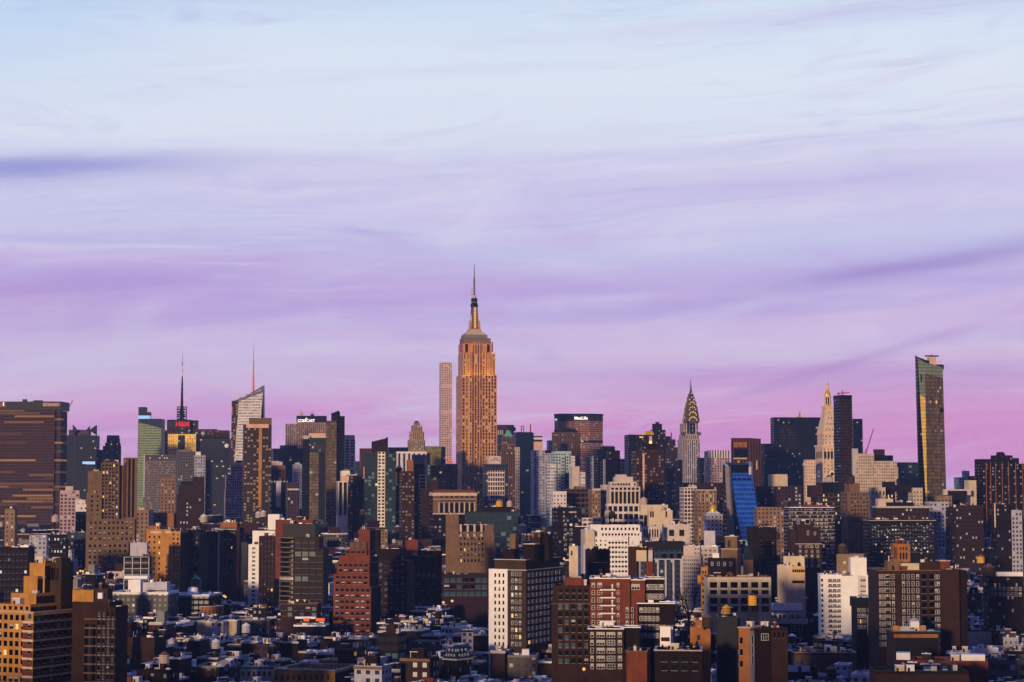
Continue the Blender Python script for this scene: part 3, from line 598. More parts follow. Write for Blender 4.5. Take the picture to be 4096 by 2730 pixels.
# ================= radiator-crowned spire
def spire_tower():
    b = Bld('spired_skyscraper', 'grey stepped skyscraper with curved metal crown, glowing triangular windows and needle spire', 2733, 2800, 1758, 1915, 3900, side=9, cat='skyscraper', short='the needle-spired skyscraper')
    D = b.D = 34; sc = (3900 + 17) / FPX
    b.tier(2731, 2800, 1758, 'chrys', D=D + 2, wx=4.2, fh=3.8); b.tier(2735, 2796, 1738, 'chrys', off=2, D=D - 2, wx=4.2, fh=3.8, zb=b.Z(2735, 1760))
    b.tier(2736, 2793, 1694, 'chrys', off=3, D=D - 6, wx=4.6, fh=3.8, zb=b.Z(2735, 1760), par=0)
    cx = b.X(2764, 1694, 16); cy = 16; Zc = lambda y: b.Z(2764, y, 16)
    cr = MB()
    prof = [(29, 1694), (28.5, 1680), (27, 1664), (25, 1650), (22.5, 1636), (19, 1620), (15, 1606), (11, 1594), (8, 1582), (5.5, 1570), (3.2, 1556), (1.6, 1536), (0.7, 1518), (0.1, 1508)]
    cr.lathe(cx, cy, [(r * sc * 1.06, Zc(y)) for r, y in prof], 'chrome', 8, math.pi / 8); co = b.add(cr, 'crown')
    # arches of the front and flanks with lit triangular windows
    arcs = [(1690, 22, 26), (1668, 19.5, 24), (1646, 17, 21), (1624, 13.5, 18), (1604, 9.5, 15), (1586, 6, 11)]
    for fi, (nx_, ny_) in enumerate(((0, -1), (-1, 0), (1, 0))):
        tx, ty = -ny_, nx_
        for k, (y, hw, rise) in enumerate(arcs):
            dpt = [29, 26.5, 23.5, 19.5, 15, 10.5][k] * sc * 1.0
            a = MB(); n = 14; pts = []
            for i in range(n + 1):
                an = math.pi * i / n; pts.append((math.cos(an) * hw * sc, math.sin(an) * rise * sc))
            zb_ = Zc(y)
            def P3(x, z, o): return (cx + tx * x + nx_ * o, cy + ty * x + ny_ * o, zb_ + z)
            for i in range(n):
                (x0, z0), (x1, z1) = pts[i], pts[i + 1]; q = 0.86
                a.poly([P3(x0, z0, dpt), P3(x1, z1, dpt), P3(x1 * q, z1 * q, dpt), P3(x0 * q, z0 * q, dpt)], 'chrome')
                a.poly([P3(x0, z0, dpt), P3(x1, z1, dpt), P3(x1, z1, dpt - 8), P3(x0, z0, dpt - 8)], 'chrome')
            a.poly([P3(x * .86, z * .86, dpt - 1.0) for x, z in pts], 'steel')
            a.build('arch', co)
            m = (7, 6, 5, 5, 3, 1)[k]; w = MB()
            for i in range(m):
                an = math.pi * (0.12 + 0.76 * (i / (m - 1) if m > 1 else 0.5)); c, s = math.cos(an), math.sin(an)
                hx, hz = c * hw * sc * .72, s * rise * sc * .74; ss = 2.6 * sc
                w.poly([P3(hx - s * ss, hz + c * ss, dpt - .4), P3(hx + s * ss, hz - c * ss, dpt - .4), P3(hx + c * ss * 2.3, hz + s * ss * 2.3, dpt - .4)], 'gold_window')
            w.build('window', co, label='row of lit triangular windows')
    # tall arched bay under the crown
    for px in (2752, 2764, 2776):
        f_ = MB(); x = b.X(px, 1700, 3); f_.box(x - 2.0, x + 2.0, 2.5, 3.0, Zc(1738), Zc(1682 if px == 2764 else 1690), 'steel'); b.add(f_, 'window_bay')
    e = MB()
    for px, y in ((2733, 1738), (2797, 1738)):
        x, z = b.hit(px, y); e.box(x - 3, x + 3, -2, 4, z - 2, z + 4, 'chrome')
    b.add(e, 'corner_ornament'); b.done()
spire_tower()

# ================= marble clock tower with gold cupola
def clock_tower():
    b = Bld('marble_clock_tower', 'pale marble clock tower with sloping roof and gilded cupola', 3290, 3364, 1783, 1935, 2600, side=30, cat='clock tower', short='the marble clock tower')
    D = b.D; W_ = b.W; sc = 2614 / FPX
    b.tier(3290, 3364, 1783, 'campanile', wx=5.5, fh=4.2, par=0)
    cn = MB()
    for y in (1783, 1842, 1855): z = b.Z(3290, y); cn.box(-1.2, W_ + 1.2, -1.2, D + 1.2, z - 1.6, z + 0.6, 'marble')
    b.add(cn, 'cornice')
    b.tier(3295, 3359, 1735, 'campanile', off=1.5, D=D - 3, wx=5.5, fh=4.2, par=0, zb=b.Z(3290, 1785)); z0 = b.Z(3290, 1735)
    cn = MB(); cn.box(.5, W_ - .5, .5, D - .5, z0 - 1, z0 + .5, 'marble'); b.add(cn, 'cornice')
    cx, cy = W_ / 2, D / 2; hw = W_ / 2 - 1.5; hd = D / 2 - 1.5; z1 = b.Z(3290, 1630); t = 0.42
    r = MB(); lo = [(cx - hw, cy - hd, z0), (cx + hw, cy - hd, z0), (cx + hw, cy + hd, z0), (cx - hw, cy + hd, z0)]; hi = [(cx + (p[0] - cx) * t, cy + (p[1] - cy) * t, z1) for p in lo]
    for i in range(4): j = (i + 1) % 4; r.poly([lo[i], lo[j], hi[j], hi[i]], M['marble'])
    ro = b.add(r, 'sloping_roof')
    for fr_ in range(4):
        for k in range(4 - fr_ if fr_ else 4):
            q = 0.12 + fr_ * 0.22; zc = z0 + (z1 - z0) * q; tt = 1 - (1 - t) * q; xx = cx + (k - (3 - fr_ if fr_ else 3) / 2) * 4.2
            d_ = MB(); d_.box(xx - .7, xx + .7, cy - hd * tt - .5, cy - hd * tt + 1.5, zc, zc + 2.2, 'grey'); d_.build('dormer', ro)
    Zc = lambda y: b.Z(3309, y, cy)
    c = MB(); w = 19 * sc; c.box(cx - w, cx + w, cy - w, cy + w, Zc(1634), Zc(1627), 'marble'); c.lathe(cx, cy, [(15 * sc, Zc(1627)), (14 * sc, Zc(1618))], 'gold', 8, .39)
    for i in range(8):
        an = .39 + i * math.pi / 4; c.bar((cx + 12 * sc * math.cos(an), cy + 12 * sc * math.sin(an), Zc(1620)), (cx + 12 * sc * math.cos(an), cy + 12 * sc * math.sin(an), Zc(1588)), 3 * sc, 'marble')
    c.lathe(cx, cy, [(8 * sc, Zc(1620)), (8 * sc, Zc(1588))], 'steel', 8); c.lathe(cx, cy, [(14.5 * sc, Zc(1590)), (14.5 * sc, Zc(1585))], 'marble', 12); co = b.add(c, 'lantern')
    d = MB(); d.lathe(cx, cy, [(13.5 * sc, Zc(1586)), (12.5 * sc, Zc(1577)), (9 * sc, Zc(1568)), (5 * sc, Zc(1562)), (4 * sc, Zc(1556)), (7 * sc, Zc(1555)), (7 * sc, Zc(1553)), (4 * sc, Zc(1551)), (4 * sc, Zc(1543)), (5 * sc, Zc(1541)), (3 * sc, Zc(1533)), (2 * sc, Zc(1530)), (1.2 * sc, Zc(1521)), (.2, Zc(1518))], 'gold', 16); d.build('gilded_cupola', co)
    # arcade
    for i in range(5):
        x = W_ * (0.14 + 0.18 * i); a = MB(); zt, zb = b.Z(3290, 1806), b.Z(3290, 1834)
        a.box(x - 1.5, x + 1.5, -.15, .2, zb, zt, 'steel'); a.lathe(x, 0, [(1.5, zt - .2)], 'steel', 8); b.add(a, 'arch_window')
        y = D * (0.14 + 0.18 * i); a = MB(); a.box(-.15, .2, y - 1.3, y + 1.3, zb, zt, 'steel'); b.add(a, 'arch_window')
    for face in (0, 1):
        k = MB(); R_ = 4.6; z = b.Z(3290, 1897); n = 24
        def C3(a, r_, o): 
            xx = (W_ * .5 if face == 0 else D * .5) + r_ * math.cos(a); return (xx, -o, z + r_ * math.sin(a)) if face == 0 else (-o, xx, z + r_ * math.sin(a))
        for r0, r1, m, o in ((4.9, 3.9, 'gold', .5), (3.9, 2.6, 'white', .35), (2.6, 0, 'navy', .45)):
            for i in range(n):
                a0, a1 = 2 * math.pi * i / n, 2 * math.pi * (i + 1) / n; k.poly([C3(a0, r0, o), C3(a1, r0, o), C3(a1, r1, o), C3(a0, r1, o)], m)
        for i in range(12):
            a0 = 2 * math.pi * i / 12; k.poly([C3(a0 - .06, 3.8, .55), C3(a0 + .06, 3.8, .55), C3(a0 + .06, 2.8, .55), C3(a0 - .06, 2.8, .55)], 'gold_window')
        k.poly([C3(.9, 3.2, .6), C3(1.0, 3.2, .6), C3(1, 0, .6)], 'gold'); k.poly([C3(2.2, 2.4, .6), C3(2.4, 2.4, .6), C3(1, 0, .6)], 'gold'); b.add(k, 'clock_face')
    b.done()
clock_tower()

# ================= slim dark glass tower with crane on its roof
b = Bld('dark_glass_tower', 'slim dark glass tower with navy flank standing right of the marble clock tower', 3358, 3407, 1583, 1935, 2300, side=25, cat='skyscraper', short='the slim dark glass tower')
b.tier(3358, 3407, 1583, 'black_gold', sides='navy_glass', wx=2.2, fh=3.6, par=0)
bx = MB(); bx.box(-.2, b.W + .2, -.2, b.D + .2, b.Z(3358, 1598), b.Z(3358, 1581), 'black'); b.add(bx, 'crown')
st = MB()
for k in range(60): z = b.Z(3358, 1610) - k * 3.6; st.box(b.W, b.W + 0.9, 0, 2, z, z + 1.6, 'metal') if z > 20 else None
b.add(st, 'balcony_stack'); b.done()
def crane(name, px0, py0, px1, py1, Y, label, mastpx=None, mat='pink', w=2.2):
    p, q = at(px0, py0, Y), at(px1, py1, Y); z = roof_at(p.x, p.y); t = thing('tower_crane', (p.x, p.y, z), 0, label, 'crane')
    m = MB(); 
    for a in (-w / 2, w / 2):
        for c in (-w / 2, w / 2): m.bar((a, c, 0), (a, c, p.z - z + 2), w * .22, mat)
    k = 0.0
    while k < p.z - z - w: m.bar((-w / 2, -w / 2, k), (w / 2, -w / 2, k + w), w * .12, mat); k += w
    m.build('mast', t)
    j = MB(); d = q - p; L = d.length; n = d.cross(Vector((0, 1, 0))).normalized() * w * .45; zz = Vector((0, 0, p.z - z)); 
    for s in (-1, 1): j.bar(zz + n * s, zz + d + n * s * .3, w * .25, mat)
    kk = max(4, int(L / (w * 1.5)))
    for i in range(kk): s = 1 if i % 2 else -1; j.bar(zz + d * (i / kk) + n * s * (1 - .7 * i / kk), zz + d * ((i + 1) / kk) - n * s * (1 - .7 * i / kk), w * .15, mat)
    j.build('jib', t)
    c = MB(); e = zz - Vector((d.x, 0, 0)).normalized() * w * 4 if abs(d.x) > 1 else zz; c.bar(zz, e, w * .5, mat); c.box(e.x - w, e.x + w, -w / 2, w / 2, e.z - w, e.z + w * .3, 'steel', bottom=True); c.bar(zz, zz + Vector((0, 0, w * 3)), w * .4, mat); c.bar(zz + Vector((0, 0, w * 3)), e, w * .15, mat); c.bar(zz + Vector((0, 0, w * 3)), zz + d * .6, w * .12, mat); c.build('counter_jib', t)
crane('c', 3370, 1574, 3398, 1571, 2305, 'small maintenance crane lying flat on top of the slim dark glass tower', w=1.2)

# ================= tapering glass tower at right
def glass_wedge():
    b = Bld('tapering_glass_tower', 'tall tapering glass tower with slanted top, gold facet and dark left flank at right', 3671, 3770, 1433, 2020, 2000, D=26, yaw=14, cat='skyscraper', short='the tapering glass tower')
    bot = [(3678, 2100, 13), (3709, 2100, 0), (3711, 2100, 0.2), (3789, 2100, 5), (3786, 2100, 26), (3690, 2100, 28)]
    top = [(3660, 1421, 13), (3671, 1433, 0), (3699, 1449, 0.2), (3771, 1470, 5), (3768, 1466, 26), (3670, 1428, 28)]
    # rows of polygons between bottom and top
    Bp = [(b.X(x, y, o), o, b.Z(x, y, o)) for x, y, o in bot]; Tp = [(b.X(x, y, o), o, b.Z(x, y, o)) for x, y, o in top]
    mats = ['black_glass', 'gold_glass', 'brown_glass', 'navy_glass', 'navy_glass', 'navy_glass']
    for i in range(6):
        j = (i + 1) % 6; p, q, r, s = Bp[i], Bp[j], Tp[j], Tp[i]; k = max(1, round(math.hypot(r[0] - s[0], r[1] - s[1]) / 2.6))
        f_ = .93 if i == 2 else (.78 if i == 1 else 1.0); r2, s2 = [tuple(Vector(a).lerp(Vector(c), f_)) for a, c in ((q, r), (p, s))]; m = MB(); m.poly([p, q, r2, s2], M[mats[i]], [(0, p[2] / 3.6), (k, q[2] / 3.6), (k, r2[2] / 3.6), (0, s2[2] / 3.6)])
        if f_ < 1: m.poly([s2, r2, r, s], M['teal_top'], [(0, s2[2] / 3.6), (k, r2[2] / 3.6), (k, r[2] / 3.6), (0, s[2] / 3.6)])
        m.poly([(p[0], p[1], 0), (q[0], q[1], 0), q, p], M['navy_glass'], [(0, 0), (k, 0), (k, 10), (0, 10)]); b.add(m, 'glass_facet')
    b.rf.poly([(x, y, z - 1.5) for x, y, z in Tp], 'tar')
    lt = MB()
    for k in range(48):
        t = k / 48; x = b.X(3747 + 8 * t, 1490, 0) ; z = b.Z(3745, 1490 + t * 520, 3) ; lt.box(x - .35, x + .35, 1.4, 1.7, z, z + .9, 'metal')
    b.add(lt, 'hoist_track')
    t = MB(); x, z = b.hit(3728, 1455, 12); t.box(x - 3.5, x + 3.5, 10, 16, z - 3, z + 6.5, 'peach'); t.box(x - 7, x + 7, 11, 14, z + 7, z + 8.2, 'steel', bottom=True); t.box(x - 14, x - 4, 10, 14, z - 2, z + 3, 'steel'); t.box(x + 5, x + 12, 10, 14, z - 6, z - 1, 'steel'); t.box(x - .4, x + .4, 12, 13, z + 6, z + 9, 'steel'); t.bar((x + 9.5, 12, z - 9), (x + 9.5, 12, z + 4), .5, 'peach'); b.add(t, 'rooftop_machinery')
    for px, py in ((3684, 1515),):
        o = MB(); x0, z0 = b.hit(px - 2, py + 2, 0); x1, z1 = b.hit(px + 3, py - 17, 0); o.box(x0, x1, -.4, .3, z0 - 3, z1, 'steel'); b.add(o, 'window')
    o = MB(); x0, z0 = b.hit(3760, 1650, 4); x1, z1 = b.hit(3773, 1634, 4); o.box(x0, x1, 3.4, 4.6, z0, z1, 'steel'); b.add(o, 'window')
    b.done(); BOXES.append((b.A, b.u, b.v, 0, b.W, 0, 26, b.H, b))
glass_wedge()

# ================= saturated blue leaning glass building
def blue_wedge():
    b = Bld('blue_wedge_building', 'blue wedge-shaped glass building with sloping facade and grey corner mullion', 2912, 3005, 1853, 2140, 1750, D=40, yaw=12, cat='office building', short='the blue wedge building')
    z = lambda y, o=0: b.Z(2960, y, o)
    def pt(px, py, o): return (b.X(px, py, o), o, b.Z(px, py, o))
    A0, A1, A2, A3 = pt(2923, 1893, 6), pt(3006, 1893, 6), pt(3050, 2160, -6), pt(2964, 2160, -6)
    m = MB(); m.poly([A3, A2, A1, A0], M['blue_face'], [(0, 0), (8, 0), (8, 14), (0, 14)]); b.add(m, 'sloping_glass_face')
    m = MB(); B0, B3 = pt(2912, 1868, 4), pt(2925, 2160, -8); m.poly([B3, A3, A0, B0], M['black_glass'], [(0, 0), (4, 0), (1, 14), (0, 14)]); L0, L3 = pt(2891, 1850, 40), pt(2888, 2160, 40)
    m.poly([L3, B3, B0, L0], M['black_glass'], [(0, 0), (5, 0), (5, 16), (0, 16)]); R1, R2 = pt(3003, 1853, 40), pt(3030, 2160, 40); m.poly([A2, R2, R1, A1], M['navy_glass'], [(0, 0), (8, 0), (8, 16), (0, 16)]); m.poly([B0, A0, A1, R1, L0], M['navy']); b.add(m, 'dark_glass_flank')
    m = MB(); m.bar(B3, B0, 4.2, 'grey'); m.bar(B0, L0, 2, 'lav'); m.bar(pt(3002, 1872, 6), R1, 2.5, 'lav'); m.bar(pt(3002, 1900, 6), pt(3002, 1868, 6), 2.5, 'lav'); m.bar(pt(2920, 1874, 10), pt(3000, 1874, 10), .8, 'lav'); m.bar(pt(2920, 1870, 40), pt(3000, 1850, 40), .8, 'metal'); b.add(m, 'corner_frame')
    m = MB(); p = pt(2922, 1891, 5); q = pt(3005, 1893, 5); m.box(p[0] + 1, q[0] - 1, 7, 30, p[2] - 3, p[2] + 7, 'black'); b.add(m, 'screened_roof_plant')
    m = MB()
    for k in range(4): a = pt(2930 + k * 19, 1916, 5.2); m.box(a[0], a[0] + 3.6, a[1] - 1.0, a[1] - .2, a[2] - 1, a[2] + .6, 'navy')
    b.add(m, 'vent_slot')
    for (px, py, o) in ((0, 0, 0),): b.tbox(b.X(2895, 2100, 2), b.X(3030, 2100, 2), 2, 40, 0, 6, 'navy', par=0)
    b.done()
blue_wedge()
# ------------------------------------------------------------------ skyline and mid-distance buildings, measured in photo pixels
def G(name, label, xl, xr, yt, yb, Y, style, tiers=(), side=None, D=None, yaw=None, wx=3.5, fh=3.6, par=1.0, roof='tar', cop=None, sides=None, short=None, cat='skyscraper', extra=None, done=True, cmat=None):
    b = Bld(name, label, xl, xr, yt, yb, Y, D=D, yaw=yaw, side=side, cat=cat, short=short)
    b.main = b.tier(xl, xr, yt, style, wx=wx, fh=fh, par=par, roof=roof, cop=cop, sides=sides, cmat=cmat)
    for t in tiers:
        a, c, y, st = t[:4]; off = t[4] if len(t) > 4 else 1.5; low = t[5] if len(t) > 5 else None
        # set-back tiers rise out of the block; wider lower tiers (low=True) stand forward of it
        if low: b.tier(a, c, y, st, off=-abs(off), D=b.D + abs(off) * 2, wx=wx, fh=fh, par=par, roof=roof, cop=cop)
        else: b.tier(a, c, y, st, off=off, D=max(4, b.D - 2 * off), wx=wx, fh=fh, par=par, roof=roof, zb=b.Z(xl, yt) - 4)
    if extra: extra(b)
    if done: b.done()
    return b
def sign(b, txt, cx, cy, hpx, mat, off=-0.6, name='sign', bold=0.0, parent=None):
    s = hpx * b.Y / FPX * 1.38; me = text_mesh(txt, s, 0.25, M[mat], bold); o = link(name, me, parent or b.o); x, z = b.hit(cx, cy, off); o.location = (x, off, z); return o
def slab(b, xl, xr, yt, yb, off, d, mat, name): m = MB(); x0, z1 = b.hit(xl, yt, off); x1 = b.X(xr, yt, off); m.box(x0, x1, off, off + d, b.Z(xl, yb, off), z1, M[mat], bottom=True); return b.add(m, name)
def mast(b, px, y0, y1, w=1.0, mat='steel', off=5, name='antenna', lattice=False):
    m = MB(); x, z0 = b.hit(px, y0, off); z1 = b.Z(px, y1, off); m.bar((x, off, z0 - 2), (x, off, z1), w, mat)
    if lattice:
        m.bar((x + w * 4, off, z0 - 2), (x + w * 4, off, z1), w, mat); k = z0
        while k < z1: m.bar((x, off, k), (x + w * 4, off, k), w * .8, mat); k += w * 5
    return b.add(m, name)

# ---- far left
b = G('bronze_office_slab', 'huge bronze office slab with rows of lit windows cut by the left edge', -80, 220, 1640, 2130, 2700, 'ibm', wx=1.9, fh=3.95, D=45, yaw=-1, par=0, short='the huge bronze slab', done=False)
b.tier(220, 245, 1640, 'ibm', off=4, D=35, wx=1.9, fh=3.95, par=0)
slab(b, -80, 246, 1607, 1642, -.3, 46, 'black', 'dark_crown'); s = MB()
x0, z1 = b.hit(172, 1613, -.5); x1 = b.X(240, 1613, -.5); n = 14
for i in range(n): xx = x0 + (x1 - x0) * i / n; s.box(xx, xx + (x1 - x0) / n * .6, -.8, -.4, z1 - 4.3, z1, M['peach'])
b.add(s, 'lit_louvre'); s = MB(); x0, z1 = b.hit(2, 1610, -.5); s.box(x0, x0 + 7, -.8, -.4, z1 - 6.5, z1, M['brick_o']); b.add(s, 'sign_panel'); sign(b, '1', 14, 1618, 15, 'white_e', off=-1.0, bold=.15)  # peach vent slats without emission
slab(b, 90, 105, 1598, 1608, 10, 6, 'black', 'roof_plant'); slab(b, 133, 165, 1602, 1608, 10, 10, 'black', 'roof_plant'); b.done()
G('narrow_pale_tower', 'narrow purple tower behind the huge bronze slab, below a thin crane', 246, 263, 1686, 2000, 3300, 'mauve', D=30, extra=lambda b: slab(b, 247, 262, 1686, 1710, -.2, 4, 'black', 'crown'))
G('yellow_lit_building', 'narrow building with yellow glass beside the huge bronze slab', 252, 268, 1738, 1960, 3200, 'gold_glass', D=30, cat='building')  # yellow glass facade without emission
crane('c', 256, 1664, 292, 1601, 3310, 'thin red crane reaching up right of the huge bronze slab', w=2.0)
def horns(b):
    for pts in (((291, 1700), (291, 1742), (310, 1722)), ((386, 1701), (386, 1742), (356, 1722)), ((358, 1706), (344, 1722), (358, 1722))):
        m = MB(); q = [b.hit(x, y, 0) for x, y in pts]; m.poly([(x, -.2, z) for x, z in q], 'navy'); m.poly([(x, 6, z) for x, z in q], 'navy')
        for i in range(3): a, c = q[i], q[(i + 1) % 3]; m.poly([(a[0], -.2, a[1]), (c[0], -.2, c[1]), (c[0], 6, c[1]), (a[0], 6, a[1])], 'purple')
        b.add(m, 'roof_fin')
    slab(b, 294, 300, 1720, 2000, -.6, .6, 'slate', 'corner_strip')
G('finned_navy_tower', 'dark navy tower with pointed corner fins on its roof', 268, 385, 1742, 2000, 3100, 'navy_glass', tiers=[(275, 356, 1720, 'mauve', 8)], D=40, yaw=4, wx=3, extra=horns, short='the finned navy tower')
def lat_crown(b): slab(b, 428, 478, 1742, 1758, 6, 20, 'grey', 'crown')
G('tapered_grey_tower', 'grey office tower with narrowing louvred crown at left', 412, 485, 1785, 1860, 2900, 'grey_win', tiers=[(421, 483, 1772, 'mauve_band', 2), (427, 480, 1755, 'mauve_band', 5)], D=35, wx=3.6, fh=4, extra=lat_crown)
G('small_violet_block', 'small violet block left of the tapered grey tower', 386, 412, 1800, 1860, 3000, 'mauve', D=30, cat='building')
def grn(b):
    m = MB(); p = [b.hit(x, y, -.3) for x, y in ((555, 1676), (645, 1676), (647, 1714), (555, 1690))]; m.poly([(x, -.3, z) for x, z in p], 'navy_top'); b.add(m, 'dark_cap'); slab(b, 554, 583, 1629, 1664, 8, 20, 'navy_top', 'roof_screen'); slab(b, 583, 599, 1649, 1664, 8, 20, 'navy_top', 'roof_screen'); slab(b, 554, 599, 1663, 1676, 7.8, 20.4, 'blue_white', 'lit_screen_base')
G('green_glass_tower', 'greenish glass tower with dark slanted cap and blue roof screens', 552, 646, 1676, 2000, 3400, 'green_glass', D=45, yaw=2, extra=grn, wx=4, fh=4.2, short='the greenish glass tower')
G('louvred_mauve_block', 'wide mauve office block below the greenish glass tower', 576, 712, 1820, 2010, 2900, 'mauve_band', D=35, yaw=2, wx=3, sides='white', extra=lambda b: (slab(b, 576, 712, 1821, 1843, -.3, 2, 'mauve', 'louvred_crown'), slab(b, 575, 580, 1821, 1990, -.6, .6, 'lav', 'corner_pier')), cat='office building')
# ---- sign tower with mast
b = G('antenna_sign_tower', 'tower with yellow light painted on its walls, black framed top, red sign, tall antenna mast', 672, 784, 1737, 1880, 3400, 'yellow_lit', tiers=[(668, 762, 1680, 'black_glass', 3), (762, 790, 1682, 'navy_glass', 12)], D=42, yaw=3, wx=4, short='the antenna sign tower', done=False)
slab(b, 712, 740, 1742, 1850, -.5, .6, 'black_glass', 'dark_bay'); sign(b, 'H&M', 730, 1698, 19, 'red_e', off=-.8, bold=.5); slab(b, 700, 758, 1683, 1714, -.3, 3, 'black', 'sign_panel')
m = MB(); cx, z = b.hit(727, 1680, 14); sc = 3400 / FPX
for k in range(6): zz = z + k * 10 * sc; m.ring(cx - 19 * sc, cx + 19 * sc, 14 - 19 * sc, 14 + 19 * sc, zz, zz + 1.2, 1.2, 'steel')
for sx in (-1, 1):
    for k in range(3): m.bar((cx + sx * 18 * sc, 14, z), (cx + sx * 18 * sc, 14, z + 52 * sc), 1.2, 'pink_paint'); m.bar((cx - 15 * sc, 6, z + k * 15 * sc), (cx + 15 * sc, 6, z + (k + 1) * 15 * sc), 1, 'steel'); m.bar((cx + 15 * sc, 6, z + k * 15 * sc), (cx - 15 * sc, 6, z + (k + 1) * 15 * sc), 1, 'steel')
m.lathe(cx, 14, [(9 * sc, z), (7 * sc, z + 52 * sc)], 'black', 8); b.add(m, 'mast_cage')
m = MB(); Zc = lambda y: b.Z(727, y, 14); m.lathe(cx, 14, [(6 * sc, Zc(1630)), (4 * sc, Zc(1570)), (2.6 * sc, Zc(1510)), (2.2 * sc, Zc(1460)), (1 * sc, Zc(1455)), (.3 * sc, Zc(1410))], 'navy', 8)
m.lathe(cx, 14, [(2.7 * sc, Zc(1507)), (2.5 * sc, Zc(1485))], 'white', 8); m.lathe(cx, 14, [(2.5 * sc, Zc(1481)), (2.4 * sc, Zc(1462))], 'white', 8)
for y in (1612, 1600, 1592, 1580, 1560, 1540): m.box(cx - 5 * sc, cx + 5 * sc, 13, 15, Zc(y), Zc(y) + 1.5, 'steel')
b.add(m, 'antenna_mast'); b.done()
def dish(b, px, py, r, off=-.8):
    x, z = b.hit(px, py, off); m = MB(); R_ = r * b.Y / FPX; m.lathe(0, 0, [(R_, 0), (R_ * .9, .8), (R_ * .4, 1.6)], 'white', 14); me = m.mesh('dish'); me.transform(Matrix.Rotation(math.pi / 2, 4, 'X')); o = link('dish', me, b.o); o.location = (x, off, z)
G('brown_dish_block', 'purple brown stepped block with round white dishes right of the antenna sign tower', 785, 911, 1722, 1800, 3200, 'rust', tiers=[(786, 864, 1717, 'mauve', 2)], D=40, yaw=3, wx=3, extra=lambda b: (dish(b, 812, 1735, 8), dish(b, 786, 1734, 5)), cat='office building')
G('dark_dish_block', 'dark low office block with one white dish and navy lower floors', 800, 922, 1755, 1990, 3000, 'navy_band', D=30, yaw=3, wx=3, extra=lambda b: (dish(b, 907, 1784, 9), slab(b, 806, 921, 1792, 1850, -4, 5, 'navy_glass', 'lower_block')), cat='office building')
G('grey_brick_tower', 'small grey brick tower with many windows under the antenna sign tower', 712, 782, 1806, 1960, 2500, 'grey_win', side=8, wx=3, tiers=[(716, 770, 1800, 'grey', 1)], cat='apartment building')
G('pale_blue_tower', 'small pale blue tower right of the grey brick tower', 780, 822, 1822, 1990, 2400, 'lav_win', tiers=[(786, 803, 1808, 'white', 2)], D=20, wx=3, cat='apartment building')
G('left_grey_low', 'low dark grey tower at the foot of the antenna sign tower', 648, 676, 1722, 1900, 3500, 'mauve', D=20, cat='building')
# ---- crystal tower with spire
def crystal():
    b = Bld('faceted_crystal_tower', 'faceted pale glass tower with slanted lattice top and pink spire', 927, 1057, 1605, 1985, 2900, D=42, yaw=8, cat='skyscraper', short='the faceted crystal tower')
    def pt(px, py, o): return (b.X(px, py, o), o, b.Z(px, py, o))
    def fc(pts, mat, k=(10, 60), nm='glass_facet'):
        m = MB(); q = [pt(*p) for p in pts]; n = len(q); xs = [p[0] for p in q]; x0, x1 = min(xs), max(xs); m.poly(q, M[mat], [((p[0] - x0) / 3.4, p[2] / 4.1) for p in q]); b.add(m, nm)
    bt = 2020
    fc([(920, bt, 8), (938, bt, 0), (953, 1607, 8), (927, 1604, 16)], 'apt_gold')
    fc([(924, bt, 0), (975, bt, -1), (1038, 1745, 0), (1052, 1570, 2), (1047, 1572, 2), (955, 1606, 4)], 'grey_glass')
    fc([(975, bt, -1), (1060, bt, 6), (1052, 1672, 6), (1050, 1575, 3)], 'deco_br')
    fc([(1060, bt, 6), (1062, bt, 40), (1058, 1546, 40), (1057, 1544, 12), (1048, 1600, 4)], 'lav')
    m = MB(); a, c = pt(955, 1606, 5), pt(1057, 1544, 12); e, f_ = pt(958, 1612, 5), pt(1050, 1580, 6)
    m.bar(a, c, 1.6, 'metal'); n = 9
    for i in range(n):
        t0, t1 = i / n, (i + 1) / n; p0 = Vector(a).lerp(Vector(c), t0); q1 = Vector(e).lerp(Vector(f_), t1); m.bar(p0, q1, .9, 'metal'); m.bar(Vector(a).lerp(Vector(c), t1), q1, .9, 'metal')
    b.add(m, 'lattice_crown')
    # solid core behind the facets
    b.rf.poly([pt(955, 1612, 5), pt(1050, 1580, 6), pt(1056, 1560, 40), pt(930, 1606, 40)], 'grey'); 
    m = MB(); q = [pt(920, bt, 8), pt(927, 1604, 16), pt(930, 1604, 42), pt(925, bt, 42)]; m.poly(q, M['grey_glass'], [((p[1]) / 3.4, p[2] / 4.1) for p in q]); q = [pt(925, bt, 42), pt(1062, bt, 40), pt(1058, 1546, 40), pt(930, 1604, 42)]; m.poly(q, M['grey_glass'], [(p[0] / 3.4, p[2] / 4.1) for p in q]); b.add(m, 'glass_facet')
    m = MB(); x, z = b.hit(1012, 1582, 10); sc = .45; x2, z2 = b.hit(1015, 1374, 10)
    for i in range(8):
        t0, t1 = i / 8, (i + 1) / 8; w = (4.6 * (1 - t0) ** 1.3 + .4) * sc * 2; m.bar((x + (x2 - x) * t0, 10, z + (z2 - z) * t0), (x + (x2 - x) * t1, 10, z + (z2 - z) * t1), w * .62, 'pink_paint'); m.box(x + (x2 - x) * t0 - w * .6, x + (x2 - x) * t0 + w * .6, 9, 11, z + (z2 - z) * t0, z + (z2 - z) * t0 + 1.2, 'peach')
    b.add(m, 'spire'); BOXES.append((b.A, b.u, b.v, 0, b.W, 8, 40, b.H, b)); b.done()
crystal()
b = G('gold_strip_apartment_tower', 'tall brown apartment tower with gold vertical strip and scattered lit windows', 977, 1087, 1700, 2010, 2300, 'apt_gold', tiers=[(1000, 1087, 1672, 'brick_t', 3)], side=5, wx=3.4, fh=3.3, par=1, short='the gold strip apartment tower', done=False)
